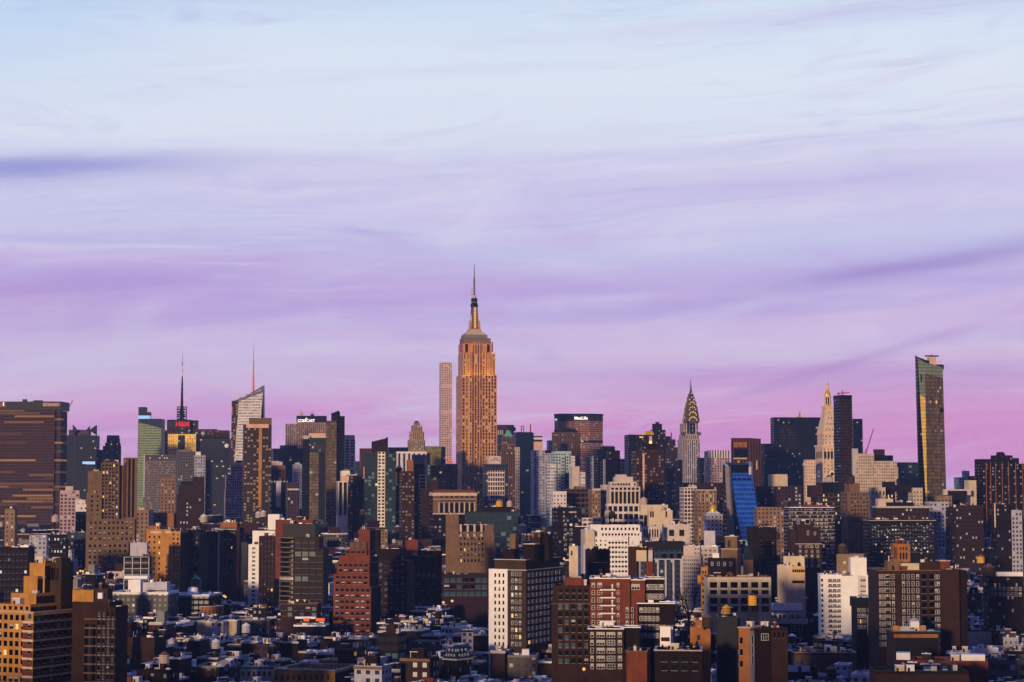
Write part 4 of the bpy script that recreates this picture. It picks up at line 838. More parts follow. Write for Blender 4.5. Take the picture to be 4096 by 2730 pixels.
slab(b, 985, 1075, 1697, 1712, -.5, 4, 'peach', 'top_band'); slab(b, 1036, 1048, 1712, 2030, -.5, .6, 'gold_b', 'glowing_strip'); b.done()  # flat gold strip without emission
G('pink_stepped_block', 'pinkish white stepped older building left of the gold strip apartment tower', 925, 978, 1862, 1990, 2500, 'pink_win', tiers=[(935, 976, 1850, 'pinkw', 2), (945, 974, 1842, 'slate', 4), (905, 980, 1900, 'pink_win', 2, True), (902, 982, 1960, 'pink_win', 3, True)], D=18, wx=2.6)
G('navy_flat_block', 'broad dark navy block with lighter roof plant', 1093, 1210, 1795, 1960, 3100, 'navy_glass', D=30, wx=4, extra=lambda b: (slab(b, 1124, 1190, 1782, 1796, 4, 20, 'slate', 'roof_plant'),), cat='office building')
G('columned_pink_block', 'small building with pink stone top above dark columns', 1084, 1142, 1872, 1925, 2600, 'rust', tiers=[(1086, 1130, 1848, 'pinkw', 2), (1086, 1115, 1845, 'cream', 3)], D=20, wx=5, fh=40, extra=lambda b: slab(b, 1084, 1142, 1862, 1878, -.5, 2, 'brick_t', 'upper_band'), cat='building')
G('teal_banded_block', 'teal and white block with black horizontal bands', 1086, 1150, 1924, 2025, 2100, 'navy_band', D=20, wx=5, fh=6, extra=lambda b: (slab(b, 1105, 1124, 1925, 2030, -.6, .8, 'lav', 'pale_core'), slab(b, 1086, 1150, 1924, 1930, -.5, 2, 'teal_white', 'top_band')), cat='building', par=.5)
G('pink_small_block', 'small pinkish concrete building beside the teal banded block', 1150, 1198, 1932, 2030, 2050, 'mauve', D=18, extra=lambda b: slab(b, 1150, 1196, 1955, 1962, -.5, 2, 'pinkw', 'band'), cat='building')
G('blue_speckled_tower', 'slim light blue tower right of the broad navy block', 1176, 1208, 1858, 1950, 2800, 'lav_win', tiers=[(1184, 1200, 1851, 'lav', 2)], D=20, wx=2.5)
# ---- striped slab with roof sign
b = G('striped_sign_slab', 'beige vertically striped slab with white lettering and rainbow emblem on its roof', 1186, 1307, 1692, 1860, 3900, 'rock', tiers=[(1198, 1307, 1664, 'rock', 4)], D=35, yaw=5, wx=3.8, fh=4, short='the striped sign slab', done=False)
b.tier(1142, 1190, 1696, 'rock', off=8, D=26, wx=3.8); slab(b, 1186, 1307, 1664, 1690, 3.4, 3, 'brick_d', 'dark_crown'); sign(b, 'COMCAST', 1225, 1684, 10.5, 'white_e', off=2.6, bold=.25)
m = MB(); x, z = b.hit(1225, 1678, 2.4); R_ = 5.8 * b.Y / FPX; cols = [('e1', (1, .1, .1)), ('e2', (1, .5, .05)), ('e3', (1, .85, .1)), ('e4', (.1, .8, .3)), ('e5', (.1, .4, 1)), ('e6', (.5, .2, .9))]
for i, (nm, c) in enumerate(cols):
    mm = P('emblem_' + nm, c, emit=c, es=1.0); a0, a1 = math.pi * i / 6, math.pi * (i + 1) / 6; m.poly([(x, 2.4, z), (x + R_ * math.cos(a0), 2.4, z + R_ * math.sin(a0)), (x + R_ * math.cos((a0 + a1) / 2) * 1.05, 2.4, z + R_ * math.sin((a0 + a1) / 2) * 1.05), (x + R_ * math.cos(a1), 2.4, z + R_ * math.sin(a1))], mm)
b.add(m, 'emblem'); slab(b, 1242, 1256, 1655, 1665, 12, 8, 'brick_d', 'roof_plant'); mast(b, 1200, 1665, 1640, 1.0, 'peach'); mast(b, 1245, 1656, 1643, .8, 'peach', lattice=True)
m = MB(); x, z = b.hit(1205, 1657, 6); m.lathe(x, 6, [(2, z - 4), (3.4, z), (2.4, z + 3), (.3, z + 4)], 'peach', 10); b.add(m, 'radome'); b.done()
b = G('pinkish_glass_tower', 'glass tower with pale concrete top and dark corner strip', 1232, 1306, 1752, 2090, 2300, 'teal_glass', D=22, wx=3, yaw=6, done=False)
b.tier(1210, 1234, 1757, 'black_glass', off=-2, D=16); slab(b, 1213, 1240, 1743, 1760, 0, 10, 'lav', 'concrete_top'); slab(b, 1236, 1306, 1734, 1753, 3, 14, 'peach', 'concrete_top'); slab(b, 1234, 1306, 1778, 1797, -.5, 2, 'mauve', 'mid_band'); slab(b, 1276, 1304, 1812, 2080, -.4, .6, 'navy', 'dark_strip'); slab(b, 1238, 1275, 1812, 2080, -.3, .5, 'brown_glass', 'lit_strip'); b.done()  # brown glass strip beside the navy one
b = G('notched_dark_tower', 'tall slim dark tower with stepped notched top', 1306, 1348, 1684, 2090, 2250, 'brown_glass', wx=3, yaw=8, D=20, done=False, short='the notched dark tower')
b.tier(1348, 1379, 1665, 'navy_glass', off=2, D=18); b.tier(1327, 1360, 1652, 'navy', off=4, D=14, zb=60); m = MB(); p = [b.hit(x, y, 4) for x, y in ((1326, 1655), (1354, 1643), (1360, 1650), (1360, 1662), (1327, 1662))]; m.poly([(x, 4, z) for x, z in p], 'navy'); m.poly([(x, 10, z) for x, z in p], 'navy'); b.add(m, 'slanted_cap'); slab(b, 1346.5, 1348, 1660, 2080, -.6, 1, 'slate', 'corner_edge'); b.done()
G('white_gridded_slab', 'white gridded tower behind the notched dark tower', 1379, 1421, 1757, 1905, 3300, 'white_grid', tiers=[(1380, 1419, 1741, 'pinkw', 0.5)], D=25, wx=8, fh=4.6)
G('blue_low_block', 'bright blue ribbed block right of the white gridded tower', 1421, 1458, 1846, 1920, 3100, 'blue_win', D=20, cat='building')
def slant(b):
    m = MB(); p = [b.hit(x, y, 2) for x, y in ((1486, 1768), (1543, 1754), (1545, 1750), (1552, 1750), (1552, 1830), (1486, 1830))]; m.poly([(x, 2, z) for x, z in p], 'purple'); m.poly([(x, 22, z) for x, z in p], 'purple')
    for i in (0, 1, 2): a, c = p[i], p[i + 1]; m.poly([(a[0], 2, a[1]), (c[0], 2, c[1]), (c[0], 22, c[1]), (a[0], 22, a[1])], 'tar')
    m.poly([(p[0][0], 2, p[0][1]), (p[0][0], 22, p[0][1]), (p[5][0], 22, p[5][1]), (p[5][0], 2, p[5][1])], 'brick_d'); b.add(m, 'slanted_roof_block')
G('slanted_roof_tower', 'dark glass tower with brown slanted roof block and pale gridded column', 1458, 1583, 1812, 2120, 2000, 'teal_glass', D=22, wx=3.4, yaw=4, extra=lambda b: (slant(b), b.add((lambda m: (m.box(b.X(1511, 1812, -1), b.X(1541, 1812, -1), -1, 3, 0, b.Z(1511, 1808, -1), M['white_thin'], wx=3.4, fh=3.4), m)[1])(MB()), 'gridded_column')), short='the slanted roof tower')
G('brown_ribbed_block', 'brown ribbed block left of the slanted roof tower', 1446, 1486, 1794, 1850, 2700, 'rust', D=20, wx=2.5, fh=30)
G('navy_low_slab', 'flat navy block behind the slanted roof tower', 1556, 1633, 1790, 1900, 3000, 'navy_glass', D=20, cat='office building')
G('dark_brown_slab', 'dark brown slab with pale corner column left of the slanted roof tower', 1390, 1458, 1903, 2080, 2050, 'brd_win', D=20, wx=2.8, extra=lambda b: (slab(b, 1456, 1465, 1868, 2070, -.8, 4, 'peach', 'pale_column'), slab(b, 1392, 1428, 1898, 1904, 1, 8, 'lav', 'roof_edge')), cat='apartment building')
G('white_framed_block', 'white framed building with tall dark bays left of the dark brown slab', 1353, 1391, 1926, 2090, 2000, 'white_thin', tiers=[(1366, 1396, 1905, 'peach', 3)], D=16, wx=4, fh=60, cat='building')
G('yellow_topped_stub', 'small cream building with yellow panel below the white gridded tower', 1368, 1400, 1884, 1990, 2150, 'white', tiers=[(1378, 1396, 1876, 'yellow_glass', 1)], D=14, cat='building')
G('white_capped_stripes', 'low block with white cap and vertical white stripes', 1587, 1706, 1812, 1900, 3000, 'white_pier', D=30, wx=7, fh=60, extra=lambda b: slab(b, 1586, 1707, 1807, 1814, -1, 32, 'white', 'white_cap'), cat='office building')
G('art_deco_crown_tower', 'beige art deco tower with stepped crown', 1636, 1701, 1760, 1830, 3400, 'deco', tiers=[(1641, 1697, 1727, 'deco', 3), (1646, 1690, 1702, 'deco', 6), (1656, 1680, 1692, 'grey', 9), (1660, 1674, 1685, 'purple', 11), (1633, 1704, 1800, 'deco', 2, True)], side=6, wx=3.4, fh=3.8, short='the art deco crown tower')
G('yellow_green_glass_block', 'yellow green glass block with a dark notch', 1707, 1765, 1786, 1870, 3200, 'yellow_glass', D=20, extra=lambda b: (b.tier(1765, 1781, 1788, 'navy_glass', off=1, D=18), slab(b, 1706, 1720, 1813, 1870, -1, 3, 'navy', 'dark_notch'), slab(b, 1707, 1765, 1802, 1807, -.4, .6, 'green_glass', 'band')), short='the yellow green block')  # even yellow green glass colour with a navy notch
G('grey_windowless_top', 'grey windowless penthouse block below the yellow green block', 1655, 1706, 1820, 1900, 2500, 'grey', D=18, cat='building')
G('orange_lit_roof', 'low dark roof with glowing orange light left of the tallest skyscraper', 1782, 1830, 1856, 1950, 2900, 'navy_glass', D=18, extra=lambda b: slab(b, 1790, 1812, 1846, 1854, -.5, 4, 'orange_e', 'lit_screen'), cat='building')
G('brown_balcony_tower', 'brown apartment tower with vertical piers and pale window columns', 1608, 1658, 1885, 2120, 1900, 'apt_br', tiers=[(1633, 1652, 1840, 'brick_o', 3)], D=16, wx=3, fh=3)
G('teal_glass_tower', 'teal glass tower with white framed lower bay', 1656, 1722, 1858, 2110, 1950, 'teal_glass', D=18, wx=3, extra=lambda b: b.add((lambda m: (m.box(b.X(1676, 1900, -1), b.X(1706, 1900, -1), -1, 2, 0, b.Z(1676, 1898, -1), M['white_grid'], wx=5, fh=3.4), m)[1])(MB()), 'framed_bay'), short='the teal glass tower')
G('gold_flank_block', 'narrow block with gold sunlight painted on one edge', 1582, 1610, 1872, 2110, 2100, 'br_win', tiers=[(1584, 1604, 1864, 'cream', 2)], D=14, extra=lambda b: slab(b, 1581, 1592, 1890, 1937, -.5, 1, 'gold_b', 'sunlit_panel'), cat='building')  # gold patch paints sunlight onto the wall
G('black_square_tower', 'plain black square tower left of the tallest skyscraper', 1722, 1803, 1862, 2020, 2300, 'black_glass', D=24, wx=3.4, cat='office building', short='the plain black tower')
G('small_lit_brown', 'small brown building left of the foot of the tallest skyscraper', 1804, 1826, 1862, 1930, 2900, 'br_win', D=16, cat='building')
# ---- right of centre
G('ribbed_violet_tower', 'ribbed violet tower right of the tallest skyscraper', 1989, 2056, 1700, 1850, 3600, 'pur_win', side=6, wx=4, fh=30, tiers=[(2056, 2063, 1723, 'navy_glass', 4)])
G('lit_cream_block', 'cream lit block behind the green pyramid tower', 1994, 2018, 1740, 1850, 3500, 'cream_win', D=20)
def pyr(b, xl, xr, yb, apx, apy, mat, off=1.5, name='pyramid_roof', D=None):
    x0, z0 = b.hit(xl, yb, off); x1 = b.X(xr, yb, off); D_ = (D or b.D - 2 * off); ax, az = b.hit(apx, apy, off + D_ / 2); m = MB(); c = [(x0, off, z0), (x1, off, z0), (x1, off + D_, z0), (x0, off + D_, z0)]
    for i in range(4): m.poly([c[i], c[(i + 1) % 4], (ax, off + D_ / 2, az)], mat)
    return b.add(m, name)
G('green_pyramid_tower', 'slim brown tower with small green pyramid roof', 2007, 2060, 1800, 2040, 2700, 'deco_br', tiers=[(2012, 2056, 1748, 'deco_br', 2)], D=17, wx=3, fh=3.6, extra=lambda b: (pyr(b, 2017, 2051, 1746, 2034, 1720, 'copper', 3), slab(b, 2004, 2062, 1776, 1781, -.8, 18.6, 'brick_t', 'cornice')), short='the green pyramid tower')
G('navy_antenna_tower', 'navy tower with two roof antennas right of the green pyramid tower', 2064, 2135, 1732, 1930, 3300, 'navy_band', side=None, D=30, wx=4, tiers=[(2069, 2130, 1729, 'navy', 3)], extra=lambda b: (mast(b, 2085, 1730, 1703, 1.0, 'pink', lattice=True), mast(b, 2122, 1732, 1699, 1.5, 'pink'), slab(b, 2064, 2135, 1732, 1760, -.4, 1, 'navy', 'crown_band')), short='the navy antenna tower')
G('cream_slim_tower', 'slim cream banded tower left of the navy antenna tower', 2062, 2079, 1790, 1915, 2900, 'cream_win', D=12, fh=4.5)
G('cream_banded_top', 'short cream block with white and blue bands on top', 2135, 2170, 1744, 1830, 3900, 'peach', D=20, extra=lambda b: (slab(b, 2135, 2170, 1753, 1759, -.4, 1, 'white', 'white_band'), slab(b, 2135, 2170, 1759, 1767, -.4, 1, 'slate', 'blue_band'), slab(b, 2135, 2170, 1744, 1750, -.4, 1, 'rust_p', 'red_band')))
G('white_column_stub', 'small white columned block left of the broad lettered slab', 2194, 2216, 1762, 1830, 3800, 'white_pier', D=16, wx=4, fh=50)
G('gridded_glass_block', 'blue gridded glass block below the cream banded block', 2136, 2212, 1802, 1960, 2800, 'lav_win', D=22, wx=4, tiers=[(2180, 2214, 1802, 'navy_glass', -.5)])
# ---- broad lettered slab
b = Bld('broad_lettered_slab', 'broad brown chamfered slab with white lettering near its flat roof', 2240, 2390, 1662, 2010, 3700, D=36, yaw=6, cat='skyscraper', short='the broad lettered slab')
def pm(px, o): return (b.X(px, 1662, o), o)
ps = [pm(2218, 20), pm(2238, 2), pm(2360, 0), pm(2411, 14), pm(2411, 34), pm(2218, 38)]; zt = b.Z(2240, 1662)
for i in range(6):
    p, q = ps[i], ps[(i + 1) % 6]; k = round(math.hypot(p[0] - q[0], p[1] - q[1]) / 2.6); b.mb.poly([(p[0], p[1], 0), (q[0], q[1], 0), (q[0], q[1], zt), (p[0], p[1], zt)], M['metlife'], [(0, 0), (k, 0), (k, zt / 4.1), (0, zt / 4.1)])
b.rf.poly([(x, y, zt) for x, y in ps], 'tar')
def band(y0, y1, mat, grow, name, x=None):
    m = MB(); z1, z0 = b.Z(2240, y0), b.Z(2240, y1); cxm = b.W / 2; q = [(cxm + (x_ - cxm) * (1 + grow * .01), y_ - grow * .35 if y_ < 18 else y_ + grow * .3) for x_, y_ in ps]
    for i in range(6): p, r = q[i], q[(i + 1) % 6]; m.poly([(p[0], p[1], z0), (r[0], r[1], z0), (r[0], r[1], z1), (p[0], p[1], z1)], mat)
    m.poly([(p[0], p[1], z1) for p in q], 'tar'); return b.add(m, name)
band(1655, 1663, 'black', 2, 'flat_roof_edge'); band(1664, 1685, 'purple', .6, 'crown'); band(1764, 1771, 'black', .6, 'mechanical_band'); band(1684, 1686, 'brick_t', .8, 'sill_band')
sign(b, 'MetLife', 2324, 1674, 13, 'white_e', off=-1.5, bold=.18); o = sign(b, 'M', 2226, 1680, 10, 'white_e', off=0); o.location.y = 8; o.rotation_euler = (0, 0, -.7)
slab(b, 2230, 2287, 1687, 1709, -.8, 1, 'gold_b', 'sunlit_glass_band'); m = MB(); x, z = b.hit(2330, 1768, -1)  # gold band paints sunlight onto the glass
for k in (2321, 2333, 2345): x, z = b.hit(k - 20, 1768, -1.2); m.box(x, x + 4, -1.2, -.9, z, z + 2, 'lit')
b.add(m, 'lit_opening'); b.done()
G('mansard_brown_tower', 'older brown tower with low dark mansard roof in front of the broad lettered slab', 2216, 2322, 1730, 1880, 3000, 'deco_br', side=9, wx=3, extra=lambda b: (slab(b, 2228, 2310, 1720, 1731, 3, 20, 'brick_d', 'upper_storey'), slab(b, 2240, 2300, 1714, 1721, 5, 14, 'slate', 'mansard_roof')), short='the mansard brown tower')
# glass cluster
b = G('glass_terrace_tower', 'cluster of stepped glass volumes with bright cyan stair column', 2222, 2285, 1806, 1980, 2200, 'teal_white', tiers=[(2238, 2266, 1792, 'slate', 4)], D=20, wx=3, fh=3.2, done=False, short='the stepped glass cluster')
b.tier(2200, 2226, 1857, 'grey_glass', off=-3, D=16); b.tier(2284, 2300, 1825, 'grey_glass', off=-1, D=16); b.tier(2266, 2298, 1892, 'teal_glass', off=-5, D=14); slab(b, 2246, 2258, 1826, 1990, -4, 4, 'teal_white', 'stair_column'); b.done()
G('pink_blank_block', 'pink windowless concrete block right of the stepped glass cluster', 2289, 2318, 1866, 1955, 2100, 'pinkw', D=14, extra=lambda b: b.tier(2318, 2341, 1890, 'grey_glass', off=2, D=12), cat='building')
G('small_dark_turret', 'dark turret block rising above the stepped glass cluster', 2246, 2270, 1775, 1830, 2500, 'navy', D=12)
G('blue_slit_block', 'pale blue slab right of the broad lettered slab', 2362, 2392, 1826, 1960, 2600, 'lav_win', D=16, sides='navy_glass')
G('crenellated_navy_tower', 'dark navy tower with toothed roof edge', 2390, 2460, 1798, 1960, 2500, 'navy_glass', D=20, wx=3, tiers=[(2412, 2460, 1788, 'navy', 3)], extra=lambda b: [slab(b, x, x + 5, 1784, 1789, 3.2, 3, 'navy', 'roof_tooth') for x in (2413, 2422, 2431, 2440, 2450)])
G('blue_pier_tower', 'navy apartment tower with two white piers and orange lights', 2414, 2482, 1838, 1970, 2250, 'black_glass', D=16, wx=3, tiers=[(2434, 2480, 1802, 'brd_win', 3)], extra=lambda b: (slab(b, 2414, 2416, 1838, 1960, -.5, 1, 'lav', 'white_pier'), slab(b, 2419, 2421, 1838, 1960, -.5, 1, 'lav', 'white_pier')), cat='apartment building')
G('slim_cream_slab', 'slim cream slab with dark bands left of the tower with gold mansard roof', 2480, 2503, 1836, 1930, 2300, 'cream_win', D=12, fh=4, wx=6)
G('navy_lit_sign_block', 'navy and brown block with glowing sign near the top', 2515, 2592, 1740, 1960, 3100, 'brd_win', D=26, sides='navy_glass', extra=lambda b: (slab(b, 2558, 2580, 1747, 1752, -.6, 1, 'lit', 'lit_sign'), slab(b, 2516, 2545, 1739, 1960, -.8, 1.6, 'navy_glass', 'navy_front')), fh=4)
G('brown_stepped_high', 'dark brown stepped tower with water tank housing on top', 2610, 2662, 1720, 1960, 2900, 'brd_win', side=8, wx=4, tiers=[(2612, 2648, 1696, 'brick_d', 3), (2625, 2637, 1689, 'brick_d', 8)], short='the dark stepped tower')
b = G('gold_mansard_tower', 'brown apartment tower with gilded mansard top and yellow lit window', 2566, 2655, 1800, 2030, 2000, 'apt_br', side=14, wx=2.9, fh=3, tiers=[(2573, 2628, 1775, 'brd_win', 2), (2580, 2618, 1740, 'br_win', 3)], done=False, short='the gold mansard tower')
b.tier(2544, 2572, 1803, 'apt_br', off=6, D=18); x0, z0 = b.hit(2581, 1741, 3.5); x1 = b.X(2617, 1741, 3.5); z1 = b.Z(2581, 1725, 3.5); m = MB(); c = [(x0, 3.5), (x1, 3.5), (x1, 14), (x0, 14)]; d_ = [(x0 + 1.2, 5), (x1 - 1.2, 5), (x1 - 1.2, 12), (x0 + 1.2, 12)]
for i in range(4): j = (i + 1) % 4; m.poly([(*c[i], z0), (*c[j], z0), (*d_[j], z1), (*d_[i], z1)], 'gold')
m.poly([(*p, z1) for p in d_], 'cream'); b.add(m, 'gilded_mansard'); slab(b, 2597, 2608, 1745, 1765, 2.6, .8, 'lav', 'tall_window'); slab(b, 2597, 2608, 1765, 1776, 2.4, .8, 'gold_window', 'lit_window'); slab(b, 2571, 2578, 1815, 2000, -.8, 1, 'peach', 'pale_corner_bay'); b.done()
G('stepped_violet_tower', 'violet brown stepped tower right of the gold mansard tower', 2668, 2710, 1790, 1970, 2800, 'pur_win', side=6, wx=3, tiers=[(2671, 2702, 1758, 'pur_win', 2), (2664, 2682, 1746, 'navy', 4)], extra=lambda b: mast(b, 2685, 1756, 1731, 1.4, 'pink'))
G('narrow_navy_infill', 'narrow navy block between the stepped violet tower and the needle-spired skyscraper', 2710, 2730, 1840, 1970, 3200, 'navy_glass', D=16, cat='building')
G('navy_infill_right', 'narrow navy building right of the needle-spired skyscraper', 2801, 2818, 1832, 1930, 3100, 'navy_glass', D=16, cat='building')
G('mauve_office_block', 'mauve office block with white ribs along its top', 2836, 2919, 1805, 1920, 3000, 'pink_win', side=20, wx=4, extra=lambda b: (b.add((lambda m: (m.box(-.3, b.W, -.3, 8, b.Z(2836, 1832), b.Z(2836, 1802), M['white_pier'], wx=4, fh=20), m)[1])(MB()), 'ribbed_crown'),), short='the mauve office block')
def trap(b):
    for x0, x1 in ((2936, 2952), (2954, 2970), (2972, 2988)): slab(b, x0, x1, 1770, 1790, -1.2, 1, 'brick_o', 'orange_bay'); slab(b, x0, x1, 1795, 1830, -1.2, 1, 'black_glass', 'dark_bay')  # orange upper bays over black glass ones
b = Bld('tapered_rust_tower', 'rust brown tower with inward tapering top', 2922, 3050, 1790, 1880, 2700, D=34, yaw=12, cat='skyscraper', short='the rust brown tower')
prism(b, [(2919, 1900, 0), (3000, 1900, 0), (3049, 1900, 8), (3049, 1900, 34), (2919, 1900, 34)], [(2924, 1753, 2), (2998, 1753, 2), (3043, 1756, 9), (3043, 1756, 30), (2924, 1753, 30)], ['rust', 'rust', 'navy_glass', 'rust', 'rust'], 'tar', 5, 20); trap(b)
slab(b, 2936, 2988, 1832, 1837, -4, 3, 'cream', 'lit_canopy'); b.done()  # plain cream canopy strip
G('plain_navy_pair', 'plain navy block between the rust brown tower and the wide black slab', 3058, 3098, 1775, 1890, 2900, 'navy_glass', D=20, sides='navy_glass')
b = G('wide_black_slab', 'wide black glass slab with faint lit window rows', 3096, 3290, 1670, 1960, 3000, 'black_glass', D=30, yaw=3, wx=2.6, fh=3.9, par=.6, short='the wide black slab', done=False)
m = MB(); m.box(b.X(3122, 1700, -.3), b.X(3190, 1700, -.3), -.35, 0, b.Z(3122, 1800), b.Z(3122, 1706), F('black_lit', (.02, .016, .025), (.05, .04, .04), a=.2, b=(.25, .8), lit=.12, blind=.25, blindc=(.10, .08, .09), les=.6), wx=2.6, fh=4); b.add(m, 'lit_window_field'); b.done()
G('gilded_pyramid_roof', 'small gilded pyramid roof peeking over the wide black slab', 3192, 3206, 1668, 1700, 3400, 'cream_win', D=6, par=0, extra=lambda b: pyr(b, 3193, 3205, 1668, 3199, 1645, 'gold', .3))
G('marble_wing', 'pale marble office wing left of the marble clock tower', 3222, 3262, 1840, 1945, 2550, 'campanile', side=8, wx=3.2, fh=4, tiers=[(3215, 3228, 1862, 'campanile', 2)], cat='office building')
G('dark_rear_tower', 'plain dark tower behind the slim dark glass tower', 3408, 3450, 1677, 1830, 3200, 'mauve', D=20, sides='navy_glass', extra=lambda b: slab(b, 3408, 3450, 1676, 1815, -.4, 1, 'black_glass', 'dark_front'))
b = G('cream_hotel_complex', 'cream stepped office complex with many yellow lit windows', 3424, 3496, 1815, 1975, 2300, 'cream_win', wx=2.9, fh=3.5, D=20, short='the cream stepped complex', done=False)
b.tier(3496, 3588, 1845, 'cream_win', off=-3, D=20, wx=2.9, fh=3.5); b.tier(3410, 3432, 1795, 'lav', off=1, D=12); b.tier(3574, 3592, 1868, 'cream_win', off=-1, D=18); b.tier(3498, 3572, 1822, 'black_glass', off=1, D=14); b.tier(3504, 3539, 1798, 'brick_br', off=5, D=8); b.done()
crane('c', 3464, 1813, 3494, 1716, 2315, 'red luffing crane rising from the cream stepped complex', w=1.4)
G('teal_flat_block', 'flat grey teal office block left of the tapering glass tower', 3588, 3678, 1850, 1935, 2700, 'teal_glass', D=20, wx=5, par=.5, cat='office building')
G('navy_low_block', 'low navy block at the foot of the tapering glass tower', 3596, 3682, 1916, 1965, 2300, 'navy_glass', D=16, cat='building')
b = G('brown_towers_estate', 'dark brown apartment slabs with stepped heads at the right edge', 3928, 3990, 1837, 2010, 1900, 'brd_win', wx=3, fh=3, D=20, short='the brown estate towers', done=False, cat='apartment building', yaw=8)
for a, c, y, o in ((3990, 4050, 1822, -2), (4050, 4076, 1833, 0), (4076, 4140, 1856, 2)): b.tier(a, c, y, 'brd_win', off=o, D=18, wx=3, fh=3)
b.tier(3998, 4016, 1809, 'brick_d', off=4, D=8); b.tier(4000, 4020, 1815, 'brick_d', off=3, D=10)
m = MB()
for px in (3944, 3962, 3982, 4008, 4034, 4062, 4090):
    x, z = b.hit(px, 1850, -2.6); m.bar((x, -2.6, 20), (x, -2.6, z), .5, 'brick_o')
b.add(m, 'orange_pipe'); b.done()
G('white_balcony_block', 'small blue white building with balcony rows near the right horizon', 3833, 3860, 1910, 1960, 2300, 'teal_white', D=12, cat='building', tiers=[(3856, 3878, 1884, 'lav', 3)])
G('tan_box', 'tan windowless cube left of the brown estate towers', 3875, 3905, 1922, 1985, 1800, 'cream', D=10, cat='building')
G('dark_low_right', 'dark low block left of the brown estate towers', 3892, 3930, 1905, 1985, 2000, 'brick_d', D=12, cat='building')

# ---- middle distance
def cup(b): slab(b, 1723, 1752, 1922, 1968, 3, 6, 'brick_br', 'roof_turret'); pyr(b, 1723, 1752, 1922, 1738, 1914, 'brick_t', 3, 'turret_roof', 6)
G('brown_turret_block', 'brown brick block with square turret left of the arcaded building', 1688, 1790, 1957, 2180, 1850, 'br_win', D=22, wx=3.4, fh=3.7, sides='brd_win', extra=cup, cat='apartment building', yaw=10)
def arcade(b):
    for i in range(7):
        px = 1766 + 20.4 * i; x, z = b.hit(px, 2018, -.7); m = MB(); w = 1.35; zb = b.Z(px, 2052, -.7); m.box(x - w, x + w, -.8, -.5, zb, z, 'black'); n = 8
        m.poly([(x + w * math.cos(math.pi * k / n), -.8, z + w * math.sin(math.pi * k / n)) for k in range(n + 1)], 'black'); b.add(m, 'arched_window')
        m = MB(); x, z = b.hit(px, 1988, -.7); m.box(x - 1.2, x + 1.2, -.8, -.5, z - 1, z + .6, 'black'); b.add(m, 'attic_window')
    for i in range(8):
        px = 1756 + 20.4 * i; x, z = b.hit(px, 2010, -1.1); m = MB(); m.box(x - .45, x + .45, -1.2, -.3, b.Z(px, 2052, -1), z, 'cream'); b.add(m, 'column')
    m = MB()
    for i in range(28): x, z = b.hit(1762 + 5.1 * i, 2001, -.8); m.box(x - .3, x + .3, -.9, -.5, z - .8, z + .8, 'black')
    b.add(m, 'frieze'); slab(b, 1731, 1908, 1972, 1984, -.9, 26, 'cream', 'attic'); slab(b, 1731, 1908, 2054, 2058, -1.2, 2, 'cream', 'sill_course'); slab(b, 1733, 1906, 1997, 1999, -1.3, 2, 'cream', 'cornice')
G('arcaded_building', 'cream building with tall arched windows under a pale attic', 1734, 1906, 1974, 2130, 1800, 'brd_win', tiers=[(1738, 1900, 1960, 'brick', 5)], D=26, wx=4, yaw=10, extra=lambda b: (b.tier(1733, 1907, 1974, 'brick_t', off=-.5, D=4, yb=2060), arcade(b)), cat='building', short='the arcaded building')
G('now_renting_tower', 'navy brick tower with white gridded front and a small banner on top', 1942, 2033, 1857, 2080, 1950, 'blue_win', side=10, wx=3.4, extra=lambda b: (b.add((lambda m: (m.box(b.X(1952, 1883, -.5), b.X(2018, 1883, -.5), -.6, 0, 0, b.Z(1952, 1882, -.5), M['white_grid'], wx=2.4, fh=4.4), m)[1])(MB()), 'gridded_front'), slab(b, 1954, 2004, 1825, 1858, 3, 10, 'pinkw', 'penthouse'), slab(b, 1968, 1996, 1828, 1847, 2.5, .5, 'white', 'banner'), sign(b, 'NOW', 1982, 1834, 6.5, 'red', off=2.3, name='lettering', bold=.05), sign(b, 'RENTING', 1982, 1842, 5.6, 'red', off=2.3, name='lettering', bold=.03)), short='the banner tower')
G('dark_ribbon_block', 'wide dark block with ribbon windows below the banner tower', 1860, 2072, 2050, 2110, 1500, 'teal_glass', D=24, wx=5, fh=4.5, yaw=2, tiers=[(1915, 2043, 2028, 'brick_d', 4)], cat='office building', cop='steel')
def deco(b):
    for i, px in enumerate((1843, 1871, 1898, 1926)):
        x, z = b.hit(px, 2098, -1); m = MB(); m.box(x - .8, x + .8, -1, 0, b.Z(px, 2128, -1), z, 'coping'); b.add(m, 'carved_pier'); x, z = b.hit(px, 2136, -1); m = MB(); m.box(x - .7, x + .7, -1.2, 0, z - 2.2, z, 'coping'); b.add(m, 'carved_pier')
    for px in (1857, 1884, 1912): slab(b, px - 6, px + 6, 2102, 2126, -.4, .6, 'brick_d', 'tall_bay')
    b.win('F', b.X(1838, 2140), b.X(1938, 2140), b.Z(1838, 2255), b.Z(1838, 2145), 7, 5, .35, .5, 'frame_d')
    m = MB()
    for k in range(8): x = b.X(1838 + k * 14.3, 2145, -.6); m.box(x - .5, x + .5, -.7, 0, b.Z(1838, 2262), b.Z(1838, 2140), 'brick_t')
    b.add(m, 'pier', label='tan vertical piers')
b = G('art_deco_tan_block', 'tan art deco block with carved white pier caps below the arcaded building', 1783, 1977, 2140, 2290, 1250, 'brick_t', D=24, yaw=2, tiers=[(1836, 1974, 2100, 'brick_t', 3), (1783, 1835, 2060, 'brick_t', 1)], cat='building', short='the tan art deco block', done=False)
b.tier(1945, 1985, 2192, 'brick_t', off=-3, D=10); deco(b); b.done()
